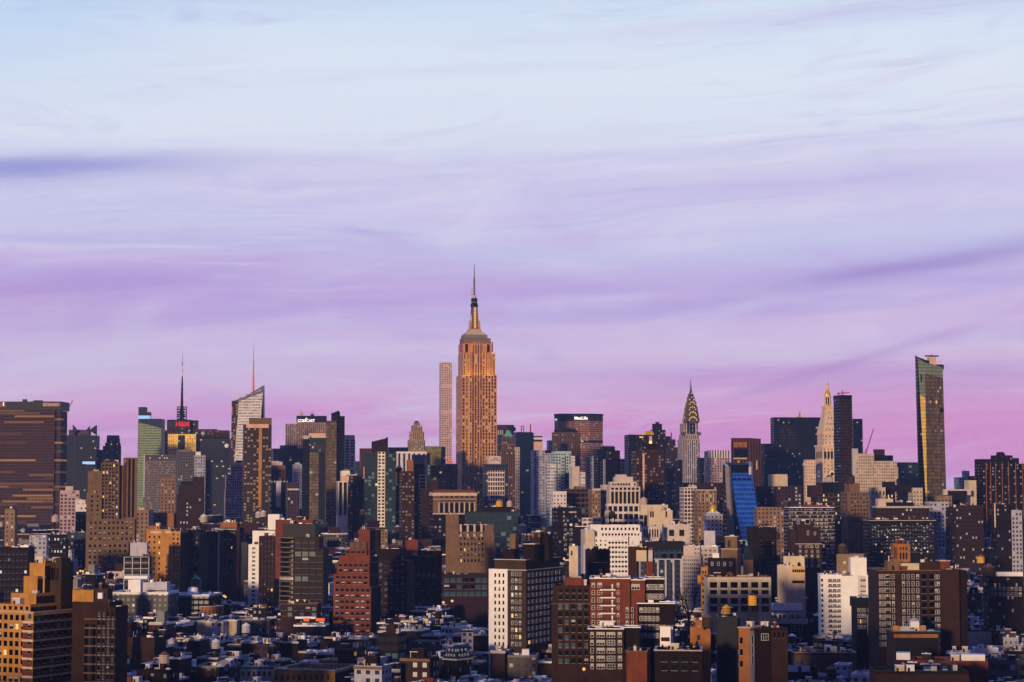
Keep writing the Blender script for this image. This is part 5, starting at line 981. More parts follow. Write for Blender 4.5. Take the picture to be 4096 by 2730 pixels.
G('tall_maroon_tower', 'maroon brick tower with three blue windows near its top', 2232, 2326, 2034, 2215, 1400, 'brd_win', side=None, D=22, yaw=12, wx=3.4, fh=3.4, tiers=[(2240, 2310, 2030, 'brick_d', 2)], extra=lambda b: ([slab(b, x, x + 7, 2070, 2079, -.5, .6, 'cyan', 'blue_window') for x in (2261, 2286, 2309)], slab(b, 2276, 2301, 2047, 2052, -.5, .6, 'coping', 'sign_panel'), b.win('F', b.X(2250, 2100), b.X(2318, 2100), b.Z(2250, 2210), b.Z(2250, 2090), 3, 6, .4, .4, mix=(.3, .2, .4, .05))), cat='apartment building', short='the maroon brick tower')
def cake(b):
    for i in range(8):
        x, z = b.hit(2442 + i * 16.5, 1967, -.8); m = MB(); m.box(x - .55, x + .55, -1, 0, b.Z(2442, 2016, -.8), z, 'cream'); b.add(m, 'white_pier')
    for i in range(7): slab(b, 2445 + i * 16.5, 2455 + i * 16.5, 1967, 2016, -.3, .3, 'black', 'tall_window')
    b.win('F', b.X(2442, 1962), b.X(2558, 1962), b.Z(2442, 1964), b.Z(2442, 1948), 7, 1, .6, .6, 'frame_d', mix=(1, 0, 0, 0)); b.win('F', b.X(2446, 1940), b.X(2545, 1940), b.Z(2446, 1945), b.Z(2446, 1932), 9, 1, .5, .55, 'frame_d', mix=(.6, .2, .1, .1), off=.9)
G('white_tiered_building', 'white tiered building with tall dark windows between piers', 2438, 2561, 1947, 2035, 1800, 'pinkw', tiers=[(2443, 2547, 1928, 'pinkw', 2), (2460, 2532, 1908, 'pinkw', 4), (2466, 2506, 1899, 'pinkw', 6)], D=22, yaw=5, extra=cake, cat='building', short='the white tiered building')
G('white_tiered_podium', 'low pale podium in front of the white tiered building', 2430, 2576, 2016, 2060, 1740, 'white_grid', D=14, yaw=5, wx=5, fh=7, cat='building')
G('small_white_classical', 'small white classical building left of the tan gridded one', 2212, 2266, 1969, 2025, 1850, 'white_win', D=14, wx=3, cop='cop_w', cat='building')
G('tan_gridded_building', 'tan building with big square maroon windows', 2266, 2360, 1956, 2030, 1900, 'grid_br', D=18, wx=5, fh=5, tiers=[(2306, 2345, 1946, 'brick_t', 3)], cat='building')
G('grey_pair_building', 'grey stone building with a cream top left of the white tiered building', 2368, 2402, 1958, 2030, 1850, 'tan_win', D=16, wx=2.6, cat='building', extra=lambda b: slab(b, 2370, 2401, 1955, 1963, -.4, 2, 'cream', 'lit_cornice'))  # cream strip along the top
G('grey_long_building', 'dim grey stone building beside the white tiered building', 2402, 2440, 1960, 2030, 1900, 'grey_win', D=16, wx=3, cat='building', tiers=[(2414, 2440, 1940, 'pinkw', 2)])
G('gothic_grey_building', 'pale grey ornate building with pointed roof corner', 2737, 2788, 1950, 2035, 1900, 'white_grid', D=16, wx=3.4, tiers=[(2768, 2786, 1942, 'pinkw', 1)], cat='building')
G('columned_brown_building', 'brown building with white cornice and tall columns', 2791, 2866, 1962, 2040, 1850, 'tan_win', D=16, wx=3.6, cop='cop_w', tiers=[(2800, 2850, 1953, 'brick_d', 3)], cat='building', extra=lambda b: [slab(b, x, x + 3, 1972, 2010, -1, 1, 'coping', 'column') for x in (2800, 2818, 2836, 2854)])
G('dim_brown_row', 'long dim brown block behind the columned brown building', 2740, 2892, 1932, 2030, 2100, 'br_win', D=16, cat='building')
G('violet_office_row', 'long grey violet office building right of the blue wedge building', 3028, 3205, 1946, 2040, 1900, 'pur_win', D=20, wx=3.6, tiers=[(3088, 3150, 1898, 'cream', 4)], cat='office building', short='the grey violet office row')
G('domed_cream_hall', 'long cream hall with dark dome between sidewalls', 3030, 3152, 2030, 2060, 1600, 'tan_win', D=16, yaw=4, cat='building', extra=lambda b: (b.add((lambda m, h: (m.lathe(h[0], 6, [(3.4, h[1] - 1), (3.2, h[1] + 1.2), (2.2, h[1] + 2.6), (.3, h[1] + 3.4)], 'slate', 14), m)[1])(MB(), b.hit(3104, 2040, 0)), 'dome'), b.add((lambda m, h: (m.lathe(h[0], 6, [(3.4, h[1] - 6), (3.4, h[1] - 1)], 'white', 14), m)[1])(MB(), b.hit(3104, 2040, 0)), 'drum')))
b = G('brown_yellow_lit_block', 'brown brick block whose upper windows glow yellow', 3268, 3390, 1972, 2110, 1650, 'brick_br', D=22, wx=3.4, yaw=6, cat='office building', short='the yellow lit brown block', done=False, tiers=[(3244, 3290, 1942, 'brick_br', 4)])
b.win('F', .5, b.W - .5, b.Z(3268, 2100), b.Z(3268, 1974), 12, 7, .5, .5, 'frame_d', mix=(.66, .08, .08, .12)); b.done()
b = G('tall_brown_brick_block', 'tall warm brown brick block with square head and regular dark windows', 3390, 3478, 1968, 2105, 1600, 'brick_t', D=20, wx=3.4, yaw=8, side=None, tiers=[(3397, 3438, 1933, 'brick_t', 3)], cat='office building', short='the tall warm brown block', done=False)
b.win('F', b.X(3402, 1975), b.X(3474, 1975), b.Z(3402, 2095), b.Z(3402, 1972), 6, 8, .38, .5, 'frame_d', mix=(.8, .1, .08, .02)); b.win('L', 2, b.D - 2, b.Z(3402, 2095), b.Z(3402, 1972), 3, 8, .4, .5, 'frame_d', mix=(.8, .1, .08, .02)); b.done()
b = G('black_penthouse_block', 'flat black penthouse roof with pale edge in front of the marble clock tower', 3280, 3352, 1930, 1975, 1900, 'black', D=16, yaw=6, cat='building', cop='metal')
b = G('striped_brick_slab', 'red brick apartment slab with white floor lines and cornice', 3155, 3337, 2032, 2240, 1350, 'redbr_slab', D=20, wx=4, fh=2.9, yaw=4, tiers=[(3222, 3298, 2020, 'brick', 3)], cat='apartment building', short='the white lined brick slab', done=False, cop='cop_w')
for k in range(12): z = b.H - .4 - 2.9 * k - 2.6; m = MB(); m.box(-.2, b.W + .3, -.35, .3, z, z + .32, 'coping'); b.add(m, 'floor_band')
b.done()
b = G('long_dark_office', 'long dark red office block with pale roof terrace and many dim windows', 3480, 3742, 2084, 2225, 1350, 'brd_win', D=26, wx=2.6, fh=2.9, yaw=2, tiers=[(3486, 3736, 2078, 'black', 1)], cop='coping', cat='office building', short='the long dark office block', done=False)
b.win('F', 1, b.W - 1, b.Z(3480, 2215), b.Z(3480, 2098), 22, 8, .55, .42, 'frame_d', 1, mix=(.3, .34, .3, .01)); b.done()
b = G('dark_arched_brick_block', 'dark maroon brick block with white arches along its parapet', 3015, 3106, 2108, 2310, 1100, 'brick_d', D=20, yaw=8, side=None, cat='apartment building', short='the maroon arched block', done=False)
b.win('F', b.X(3034, 2150), b.X(3102, 2150), b.Z(3034, 2305), b.Z(3034, 2148), 3, 9, .36, .45, 'frame_d', mix=(.9, .06, .04, 0))
for px in (3044, 3092):
    x, z = b.hit(px, 2110, -.3); m = MB(); n = 8
    for k in range(n): a0, a1 = math.pi * k / n, math.pi * (k + 1) / n; m.bar((x + 1.0 * math.cos(a0), -.3, z - .4 + 1.1 * math.sin(a0)), (x + 1.0 * math.cos(a1), -.3, z - .4 + 1.1 * math.sin(a1)), .3, 'coping')
    b.add(m, 'parapet_arch')
b.done()
# ornate brown tower
b = G('ornate_brown_tower', 'ornate brown tower with pale carved window frames on several setbacks', 3186, 3286, 2178, 2290, 1050, 'brick_br', D=16, yaw=6, tiers=[(3190, 3254, 2085, 'brick_br', 2), (3163, 3186, 2118, 'brick_br', 3), (3250, 3282, 2110, 'brick_br', 4)], cat='apartment building', short='the ornate brown tower', done=False, cop='coping')
for (a, c, y0, y1) in ((3188, 3198, 2084, 2098), (3220, 3240, 2078, 2098), (3228, 3236, 2123, 2142), (3256, 3264, 2128, 2142), (3232, 3244, 2180, 2192), (3262, 3274, 2180, 2192), (3292, 3298, 2178, 2190)): slab(b, a, c, y0, y1, 1.6 if y1 < 2150 else -.3, .6, 'coping', 'carved_frame'); slab(b, a + 2, c - 2, y0 + 2, y1 - 2, 1.4 if y1 < 2150 else -.5, .3, 'glass', 'window')
b.win('F', .5, b.W - .5, b.Z(3186, 2275), b.Z(3186, 2178), 4, 5, .3, .5, 'frame_w', 2); b.done()
b = G('cream_corner_block', 'cream blank-walled block with yellow and white striped front', 3110, 3170, 2262, 2345, 1000, 'cream', D=14, yaw=-6, tiers=[(3134, 3218, 2226, 'cream', 5)], cat='building', short='the yellow striped block', done=False)
b.tier(3168, 3220, 2266, 'cream', off=0, D=14)
for k, m_ in enumerate(('yellow', 'glass', 'yellow', 'lav', 'yellow', 'glass')): slab(b, 3169, 3219, 2268 + k * 11, 2279 + k * 11, -.3, .4, m_, 'facade_stripe')
m = MB()
for k in range(7): x, z = b.hit(3169 + k * 8.3, 2268, -.5); m.box(x - .1, x + .1, -.6, -.3, z - 8, z, 'coping')
b.add(m, 'mullion'); b.done()
# ------------------------------------------------------------------ nearer buildings
def wins(b, xl, xr, yt, yb, nx, ny, off=0.0, **k): b.win('F', b.X(xl, yt, off), b.X(xr, yt, off), b.Z(xl, yb, off), b.Z(xl, yt, off), nx, ny, off=off, **k)
def side_wins(b, f, y0, y1, yt, yb, nx, ny, x=None, **k): b.win(f, y0, y1, b.Z(b.xl, yb), b.Z(b.xl, yt), nx, ny, off=(b.W if f == 'R' else 0.0) if x is None else x, **k)

# -- brown art deco tower, left
b = G('art_deco_brown_tower', 'tall brown art deco tower with vertical piers at left, flanked by lower wings', 405, 480, 1850, 2290, 1300, 'brick_t', D=26, yaw=10, wx=3, fh=3.7, short='the brown art deco tower', done=False)
b.tier(352, 405, 1885, 'brick_t', off=2, D=22); b.tier(480, 494, 1862, 'brick_t', off=3, D=20); b.tier(494, 549, 1832, 'brick_t', off=4, D=20)
b.tier(346, 408, 1972, 'brick_t', off=-2, D=20); b.tier(352, 540, 2078, 'brick_t', off=-3, D=24); b.tier(346, 515, 2170, 'brick_t', off=-5, D=20)
slab(b, 330, 380, 1847, 1858, 4, 3, 'blue_white', 'lit_parapet'); slab(b, 322, 345, 1857, 1884, 4, 6, 'blue_win', 'glass_annex')
for a in range(6): slab(b, 405 + a * 13.6, 409 + a * 13.6, 1849, 2082, -.8, .9, 'brick_t', 'pier')
wins(b, 409, 477, 1856, 2078, 5, 16, wf=.55, hf=.6, fr='frame_d', mix=(.66, .18, .06, .06))
for k in range(3): slab(b, 498 + k * 16, 505 + k * 16, 1836, 2070, 3.3, .8, 'brick_d' if k else 'rust', 'window_bay')
wins(b, 356, 402, 1978, 2070, 2, 5, off=-2, wf=.3, hf=.45, fr='frame_d'); wins(b, 356, 534, 2082, 2168, 10, 4, off=-3, wf=.36, hf=.5, fr='frame_d', mix=(.7, .25, .04, .01)); wins(b, 350, 510, 2174, 2285, 8, 5, off=-5, wf=.36, hf=.5, fr='frame_d', mix=(.75, .2, .04, .01)); b.done()

# -- golden corner apartment house, bottom left
b = Bld('golden_corner_apartments', 'large apartment house at bottom left, one face golden in low sun and the other dark', -60, 134, 2414, 2730, 700, D=31, yaw=-26, cat='apartment building', short='the golden corner house')
SD = 'brick_br'  # shade of the right flank put into a darker brick
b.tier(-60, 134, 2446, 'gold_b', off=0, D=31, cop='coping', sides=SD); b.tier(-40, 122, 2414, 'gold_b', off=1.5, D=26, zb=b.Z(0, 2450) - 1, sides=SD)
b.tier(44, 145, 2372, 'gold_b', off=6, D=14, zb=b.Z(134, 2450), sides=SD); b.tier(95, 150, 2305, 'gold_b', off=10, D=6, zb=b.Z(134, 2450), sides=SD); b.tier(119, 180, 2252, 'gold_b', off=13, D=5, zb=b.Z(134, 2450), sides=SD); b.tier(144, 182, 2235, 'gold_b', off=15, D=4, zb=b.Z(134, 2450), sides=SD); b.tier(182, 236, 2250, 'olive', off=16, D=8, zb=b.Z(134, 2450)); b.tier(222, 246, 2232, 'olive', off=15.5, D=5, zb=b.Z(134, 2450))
wins(b, -55, 104, 2450, 2728, 7, 8, wf=.52, hf=.6, fr='frame_d', mix=(.74, .16, .02, .08)); wins(b, -36, 120, 2420, 2440, 7, 1, off=1.5, wf=.4, hf=.7, fr='frame_d', mix=(.7, .1, .1, .1)); side_wins(b, 'R', 1, 30, 2450, 2728, 8, 8, wf=.45, hf=.5, fr='frame_d', mix=(.76, .03, .2, 0))
zt = b.H
for k in range(8):
    z = b.Z(134, 2446) - 4.2 - k * 3.1; m = MB(); m.box(b.X(92, 2500), b.W + .25, -.3, 0, z, z + .8, 'cream'); m.box(b.W, b.W + .25, 0, 31.2, z, z + .6, 'grey'); b.add(m, 'stone_band')  # flank band grey instead of cream: shade in its colour
m = MB(); m.box(b.X(92, 2500), b.W - .1, -.15, 0, 5, b.Z(134, 2446) - 3.5, 'brick'); b.add(m, 'red_brick_panel')
for px in (190, 202, 214, 226): slab(b, px, px + 6, 2272, 2320, 15.2, .5, 'brick_d', 'tall_louvre')
wins(b, 108, 130, 2450, 2728, 1, 8, off=-.16, wf=.4, hf=.5, fr='frame_d', mix=(.4, .4, .1, .1)); b.done()
b = Bld('dark_rounded_apartments', 'dark rounded apartment house right of the golden corner house, with pale bands', 338, 462, 2410, 2730, 700, D=14, yaw=-10, cat='apartment building', short='the dark rounded house')
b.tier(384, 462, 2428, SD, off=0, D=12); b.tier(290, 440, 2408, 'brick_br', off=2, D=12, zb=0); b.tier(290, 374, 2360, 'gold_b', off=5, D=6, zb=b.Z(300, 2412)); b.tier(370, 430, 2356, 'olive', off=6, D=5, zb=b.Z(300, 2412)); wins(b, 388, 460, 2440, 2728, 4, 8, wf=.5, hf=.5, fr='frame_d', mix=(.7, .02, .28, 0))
m = MB()
for k in range(8): z = b.Z(390, 2428) - 4.5 - k * 3.1; m.box(b.X(384, 2500), b.W + .2, -.3, 0, z, z + .5, 'grey')
b.add(m, 'stone_band'); m = MB(); cxx = b.X(360, 2440)
for k in range(8): z = b.Z(390, 2428) - 4.5 - k * 3.1; m.lathe(cxx, 2.0, [(2.7, z), (2.7, z + .55)], 'brick_t', 18)
m.lathe(cxx, 2.0, [(2.4, 0), (2.4, b.Z(390, 2500))], 'black', 18); b.add(m, 'rounded_bay')
for px in (386, 405, 423, 441, 456): slab(b, px, px + 5, 2430, 2728, -.35, .4, 'brick_br', 'pier')
slab(b, 391, 409, 2372, 2396, 4, 3, 'white', 'stair_hut'); b.done()

# -- left middle
b = G('dark_left_office', 'dark left edge office with a few cyan lit windows', -40, 116, 2190, 2420, 1150, 'brick_d', D=20, yaw=2, cat='office building', done=False, tiers=[(80, 114, 2182, 'metal', 2)]); wins(b, -38, 112, 2202, 2400, 9, 8, wf=.6, hf=.45, fr='frame_d', mix=(.88, .02, .02, .0)); b.done()
b = G('maroon_lit_block', 'maroon block with pale lit windows left of the brown art deco tower', 188, 266, 2140, 2240, 1450, 'brick_d', D=16, yaw=6, cat='building', done=False, tiers=[(266, 346, 2130, 'blue_win', 1)]); wins(b, 190, 264, 2150, 2215, 6, 4, wf=.5, hf=.5, fr='frame_d', mix=(.3, .2, .1, .0)); b.done()
b = G('white_stepped_block', 'small bright white block left of the brown art deco tower', 303, 350, 2018, 2060, 1700, 'white_win', D=12, yaw=6, wx=4, fh=3.6, tiers=[(303, 341, 2000, 'white_win', 1)], cat='building')
G('maroon_white_storey_block', 'maroon block under the small bright white block', 302, 352, 2048, 2100, 1680, 'brd_win', D=14, yaw=6, cat='building', cop='coping')
G('violet_hut_block', 'small violet building with pale turret at the foot of the finned navy tower', 240, 318, 1962, 2060, 2000, 'pink_win', D=14, tiers=[(262, 292, 1946, 'cream', 3)], cat='building')
G('tan_arch_block', 'tan building with small arched windows at far left', 20, 60, 2040, 2130, 1500, 'tan_win', D=12, yaw=4, tiers=[(24, 54, 2034, 'brick_t', 1)], cat='building')
G('grey_gabled_block', 'grey white columned building at left with low dark gable', 118, 186, 2150, 2200, 1350, 'lav_win', D=12, yaw=4, cat='building')
G('tan_side_tower', 'tan block attached right of the brown art deco tower', 543, 595, 2040, 2160, 1500, 'tan_win', D=14, yaw=6, wx=3.5, tiers=[(556, 578, 2032, 'cream', 3)], cat='building')
G('white_slim_side', 'slim white and blue block beside the tan attached block', 596, 614, 2046, 2100, 1520, 'white', D=12, yaw=6, sides='blue_win', cat='building')
G('lavender_screen_box', 'big blank lavender screened box above a glass grid', 521, 588, 2172, 2232, 1200, 'lav', D=12, yaw=4, cat='building', short='the blank lavender box')
b = G('glass_grid_block', 'dark glass block with white mullions below the blank lavender box', 497, 596, 2228, 2330, 1150, 'loft_pur', D=16, yaw=4, cat='building', wx=6, fh=5, done=False); m = MB()
for k in range(4): x = b.W * k / 3; m.box(x - .2, x + .2, -.3, 0, 4, b.H, 'metal')
for k in range(5): z = b.H - .3 - k * 4; m.box(0, b.W, -.3, 0, z, z + .25, 'metal')
b.add(m, 'mullion'); b.done()
# white arena roofs
b = G('white_roof_hall', 'low hall with bright white terraces and a square white stair tower', 440, 672, 2372, 2480, 1060, 'grey_win', D=30, yaw=-4, cat='building', roof='white_roof', cop='cop_w', short='the white terraced hall', done=False, cmat='white')
b.tier(513, 562, 2320, 'white', off=6, D=8, zb=20, roof='white_roof'); b.tier(562, 668, 2330, 'lav', off=9, D=10, zb=20, roof='white_roof'); slab(b, 497, 590, 2304, 2316, 14, 8, 'white', 'curved_canopy'); slab(b, 590, 664, 2362, 2366, 8.4, .6, 'navy', 'window_strip'); b.done()
b = G('white_drum_hall', 'low hall with a round white tank drum on its pale roof', 672, 836, 2382, 2480, 1090, 'navy_glass', D=34, yaw=-6, cat='building', roof='white_roof', cop='cop_w', done=False, cmat='lav')
m = MB(); x, z = b.hit(772, 2372, 12); m.lathe(x, 12, [(3.4, b.H - 1), (3.5, z + 2.6), (3.0, z + 3.6), (.4, z + 4.0)], 'white', 20); b.add(m, 'roof_drum'); slab(b, 804, 838, 2378, 2398, 6, 6, 'white', 'stair_hut'); b.done()
G('copper_cap_pavilion', 'small domed pavilion with green copper cap behind the white drum hall', 764, 798, 2318, 2345, 1250, 'brick_t', D=6, yaw=-6, par=0, cat='building', extra=lambda b: pyr(b, 766, 797, 2320, 781, 2296, 'copper', .3))
# orange tower pair
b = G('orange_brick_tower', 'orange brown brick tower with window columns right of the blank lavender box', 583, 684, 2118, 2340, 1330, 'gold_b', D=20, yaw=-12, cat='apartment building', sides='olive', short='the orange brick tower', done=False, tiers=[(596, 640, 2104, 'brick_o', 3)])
slab(b, 602, 645, 2126, 2134, -.4, .6, 'cream', 'pale_frieze'); slab(b, 662, 684, 2125, 2134, -.4, .6, 'cream', 'pale_frieze'); wins(b, 588, 648, 2138, 2330, 3, 9, wf=.28, hf=.42, fr='frame_d', mix=(.88, .05, .03, .04)); b.done()
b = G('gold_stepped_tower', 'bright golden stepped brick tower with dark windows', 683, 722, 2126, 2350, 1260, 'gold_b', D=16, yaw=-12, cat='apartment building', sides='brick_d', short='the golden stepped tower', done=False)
for a, y in ((675, 2178), (664, 2218), (654, 2254), (646, 2310)): b.tier(a, 692, y, 'gold_b', off=-.5 - (684 - a) * .03, D=12)
wins(b, 686, 720, 2130, 2345, 2, 12, wf=.4, hf=.42, fr='frame_d', mix=(.75, .2, .04, .01)); wins(b, 658, 684, 2262, 2345, 2, 5, off=-2, wf=.4, hf=.42, fr='frame_d', mix=(.75, .2, .04, .01)); b.done()
b = G('dark_brown_slab_left', 'dark brown brick block joined right of the golden stepped tower', 722, 800, 2128, 2350, 1280, 'brick_d', D=20, yaw=-8, cat='apartment building', done=False, tiers=[(724, 790, 2118, 'brick_d', 3)]); wins(b, 728, 796, 2140, 2340, 4, 9, wf=.3, hf=.4, fr='frame_d', mix=(.9, .07, .03, 0)); b.done()
b = G('red_brick_box_tower', 'plain reddish brick block behind the orange brick tower', 618, 696, 2052, 2125, 1550, 'brick_o', D=16, yaw=2, cat='apartment building', sides='brick_d', done=False); wins(b, 624, 650, 2058, 2120, 1, 3, wf=.25, hf=.5, fr='frame_d'); b.done()
b = G('brown_white_windowed_block', 'brown office block with rows of small pale windows and stepped top', 706, 818, 1978, 2120, 1850, 'br_win', D=22, yaw=8, wx=3, fh=3.6, tiers=[(714, 818, 1942, 'br_win', 3), (770, 818, 1908, 'brick_br', 5), (722, 776, 1926, 'black', 6)], cat='office building', short='the brown white-windowed block')
G('tan_low_tower', 'tan grey brick block left of the brown white-windowed block', 643, 700, 1914, 2050, 2150, 'tan_win', D=18, cat='building', tiers=[(650, 680, 1905, 'brick_t', 2)])
# brown group
b = G('tan_grey_slab', 'grey brown slab with dark glass centre strip', 800, 875, 2126, 2420, 1330, 'olive', D=20, yaw=-4, cat='office building', done=False); slab(b, 838, 874, 2140, 2420, -.4, .5, 'navy', 'glass_strip'); slab(b, 872, 876, 2126, 2420, -.8, 1, 'lav', 'pale_edge'); wins(b, 815, 836, 2140, 2340, 1, 12, wf=.6, hf=.5, fr='frame_d', mix=(.8, 0, .2, 0)); b.done()
b = G('brown_corniced_block', 'brown stone block with cornice and deep dark bays', 876, 958, 2112, 2420, 1360, 'brick_br', D=20, yaw=-4, cat='office building', done=False, tiers=[(880, 948, 2090, 'brick_o', 4), (940, 1040, 2094, 'brick_br', 8)], short='the brown corniced block'); slab(b, 876, 945, 2116, 2120, -1, 1, 'coping', 'cornice'); slab(b, 876, 930, 2158, 2161, -.6, 1, 'coping', 'band'); wins(b, 884, 942, 2122, 2300, 6, 9, wf=.4, hf=.4, fr='frame_d', mix=(.86, .08, .05, .01)); slab(b, 950, 990, 2170, 2420, 3, 3, 'navy', 'dark_party_wall'); b.done()  # navy sheet put in to stand for the dark void beside the block
b = G('white_slit_tower', 'narrow white tower with a column of dark windows', 994, 1036, 2178, 2430, 1200, 'white', D=14, yaw=-6, cat='apartment building', done=False, tiers=[(1010, 1100, 2124, 'white', 4)], short='the narrow white tower'); slab(b, 1072, 1118, 2058, 2120, 9, 10, 'white', 'blank_wall'); wins(b, 1000, 1030, 2186, 2425, 1, 14, wf=.4, hf=.5, fr='frame_d', mix=(.95, 0, .05, 0)); b.done()
b = G('brown_ribbed_tower', 'dark brown ribbed apartment tower beside the narrow white tower', 1036, 1098, 2145, 2440, 1150, 'brick_br', D=18, yaw=-10, cat='apartment building', done=False)
for k in range(5): slab(b, 1038 + k * 14, 1042 + k * 14, 2150, 2440, -.9, .9, 'brick_br', 'pier')
wins(b, 1036, 1096, 2150, 2430, 4, 14, wf=.5, hf=.5, fr='frame_d', mix=(.8, .14, .03, .03)); b.done()
# gridded tower with rounded corner
b = Bld('rounded_grid_tower', 'brown office tower with square grid windows and rounded left corner', 1174, 1294, 2198, 2440, 1060, D=24, yaw=-3, cat='office building', short='the rounded grid tower')
b.tier(1174, 1294, 2198, 'brick_br', D=24, par=.8); b.tier(1176, 1276, 2150, 'brick_br', off=.2, D=20, zb=40, par=.8); b.tier(1132, 1260, 2096, 'black', off=4, D=14, zb=40); b.tier(1102, 1252, 2080, 'brick', off=10, D=10, zb=40)
x0 = b.X(1112, 2198, 4); m = MB(); R_ = b.X(1174, 2198) - x0; ztop = b.Z(1174, 2150); gl = MB()
for k in range(12):
    a0, a1 = math.pi / 2 * k / 12, math.pi / 2 * (k + 1) / 12
    p = (b.X(1174, 2198) - R_ * math.sin(a1), R_ - R_ * math.cos(a1)); q = (b.X(1174, 2198) - R_ * math.sin(a0), R_ - R_ * math.cos(a0))
    gl.poly([(p[0], p[1], 0), (q[0], q[1], 0), (q[0], q[1], ztop), (p[0], p[1], ztop)], 'brown_glass' if k > 7 else 'black_glass', [(0, 0), (1, 0), (1, ztop / 3), (0, ztop / 3)])
    for j in range(16):
        z = ztop - j * 3.15; o = .35; pp = (b.X(1174, 2198) - (R_ + o) * math.sin(a1), R_ - (R_ + o) * math.cos(a1)); qq = (b.X(1174, 2198) - (R_ + o) * math.sin(a0), R_ - (R_ + o) * math.cos(a0))
        m.poly([(*pp, z - .7), (*qq, z - .7), (*qq, z), (*pp, z)], 'brick_t'); m.poly([(*pp, z), (*qq, z), (*q, z), (*p, z)], 'brick_t')
b.add(gl, 'curved_glazing'); b.add(m, 'curved_band'); b.rf.poly([(b.X(1174, 2198), 0, ztop), (b.X(1174, 2198), R_, ztop)] + [(b.X(1174, 2198) - R_ * math.cos(a), R_ - R_ * math.sin(a), ztop) for a in [math.pi / 2 * k / 8 for k in range(9)]], 'tar')
wins(b, 1178, 1293, 2204, 2428, 4, 9, wf=.8, hf=.72, fr='frame_d', mull=3, mix=(.74, .04, .2, .01)); wins(b, 1178, 1262, 2154, 2198, 3, 2, off=.2, wf=.8, hf=.72, fr='frame_d', mull=3, mix=(1, 0, 0, 0)); b.done()
b = G('brown_grid_annex', 'low brown annex with blue window groups below the rounded grid tower', 1122, 1270, 2418, 2475, 980, 'brick_br', D=14, yaw=-3, cat='building', done=False, cop='brick_t'); wins(b, 1124, 1268, 2424, 2470, 6, 2, wf=.7, hf=.6, fr='frame_d', mull=3, mix=(.4, .05, .55, 0)); b.done()
# red brick stepped tower
b = Bld('red_stepped_apartments', 'red brick stepped apartment block with bright paired windows', 1333, 1484, 2345, 2560, 980, D=20, yaw=-14, cat='apartment building', short='the red stepped block')
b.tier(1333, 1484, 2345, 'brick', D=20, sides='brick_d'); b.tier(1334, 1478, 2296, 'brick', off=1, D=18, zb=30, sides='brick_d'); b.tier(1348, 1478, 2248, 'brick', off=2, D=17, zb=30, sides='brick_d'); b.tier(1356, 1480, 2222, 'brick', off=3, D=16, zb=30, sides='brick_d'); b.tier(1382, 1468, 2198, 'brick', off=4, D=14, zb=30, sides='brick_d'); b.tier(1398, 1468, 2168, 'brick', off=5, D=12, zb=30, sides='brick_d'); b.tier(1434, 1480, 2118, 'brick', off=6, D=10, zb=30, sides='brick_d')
for px in (1400, 1423, 1446): slab(b, px, px + 16, 2170, 2196, 4.6, .5, 'tan_roof', 'blank_panel')
mx = (.56, .38, .03, .01); k_ = dict(wf=.6, hf=.48, mix=mx, mull=1, fr='frame_d'); wins(b, 1338, 1482, 2350, 2560, 7, 9, **k_); wins(b, 1340, 1474, 2300, 2343, 6, 2, off=1, **k_); wins(b, 1352, 1474, 2252, 2294, 6, 2, off=2, **k_); wins(b, 1360, 1464, 2200, 2220, 5, 1, off=4, **k_)
b.done()
b = G('dark_red_side_wing', 'dark purple brick wing right of the red stepped block with pale blue windows', 1484, 1628, 2240, 2480, 1040, 'purple', D=18, yaw=-14, cat='apartment building', done=False, tiers=[(1498, 1600, 2195, 'brick_d', 2), (1476, 1516, 2118, 'brick_d', 8)]); wins(b, 1490, 1622, 2246, 2470, 6, 9, wf=.5, hf=.4, mix=(.5, .1, .4, 0), fr='frame_d', mull=2); b.done()
# arched brown building
b = G('arched_window_brick_block', 'brown brick block with a row of white arched windows', 1628, 1744, 2226, 2440, 1080, 'brick_br', D=18, yaw=2, cat='building', short='the arched window block', done=False, cop='brick_t')
b.tier(1610, 1672, 2160, 'brick', off=9, D=12); b.tier(1672, 1768, 2204, 'brick_br', off=12, D=10)
for px in (1661, 1687, 1713): slab(b, px - 4, px + 4, 2238, 2256, -.3, .4, 'glass', 'tall_window')
for k in range(5):
    px = 1651 + 21.2 * k; x, z = b.hit(px, 2304, -.3); m = MB(); m.box(x - .55, x + .55, -.35, .1, z - 1.2, z + .6, 'glass'); n = 8
    for i in range(n): a0, a1 = math.pi * i / n, math.pi * (i + 1) / n; m.bar((x + .7 * math.cos(a0), -.4, z + .6 + .7 * math.sin(a0)), (x + .7 * math.cos(a1), -.4, z + .6 + .7 * math.sin(a1)), .25, 'coping')
    m.bar((x - .7, -.4, z - 1.2), (x - .7, -.4, z + .6), .25, 'coping'); m.bar((x + .7, -.4, z - 1.2), (x + .7, -.4, z + .6), .25, 'coping'); b.add(m, 'arched_window')
wins(b, 1640, 1742, 2322, 2430, 5, 5, wf=.32, hf=.5, fr='frame_d', mix=(.84, .04, .04, .08)); b.done()
b = G('long_violet_loft', 'long low violet brick loft with blue ribbon windows', 1770, 1952, 2300, 2420, 1020, 'purple', D=18, yaw=2, cat='building', done=False, cop='purple'); wins(b, 1774, 1950, 2308, 2390, 7, 3, wf=.78, hf=.6, fr='frame_d', mull=4, mix=(.3, .05, .65, 0)); b.done()
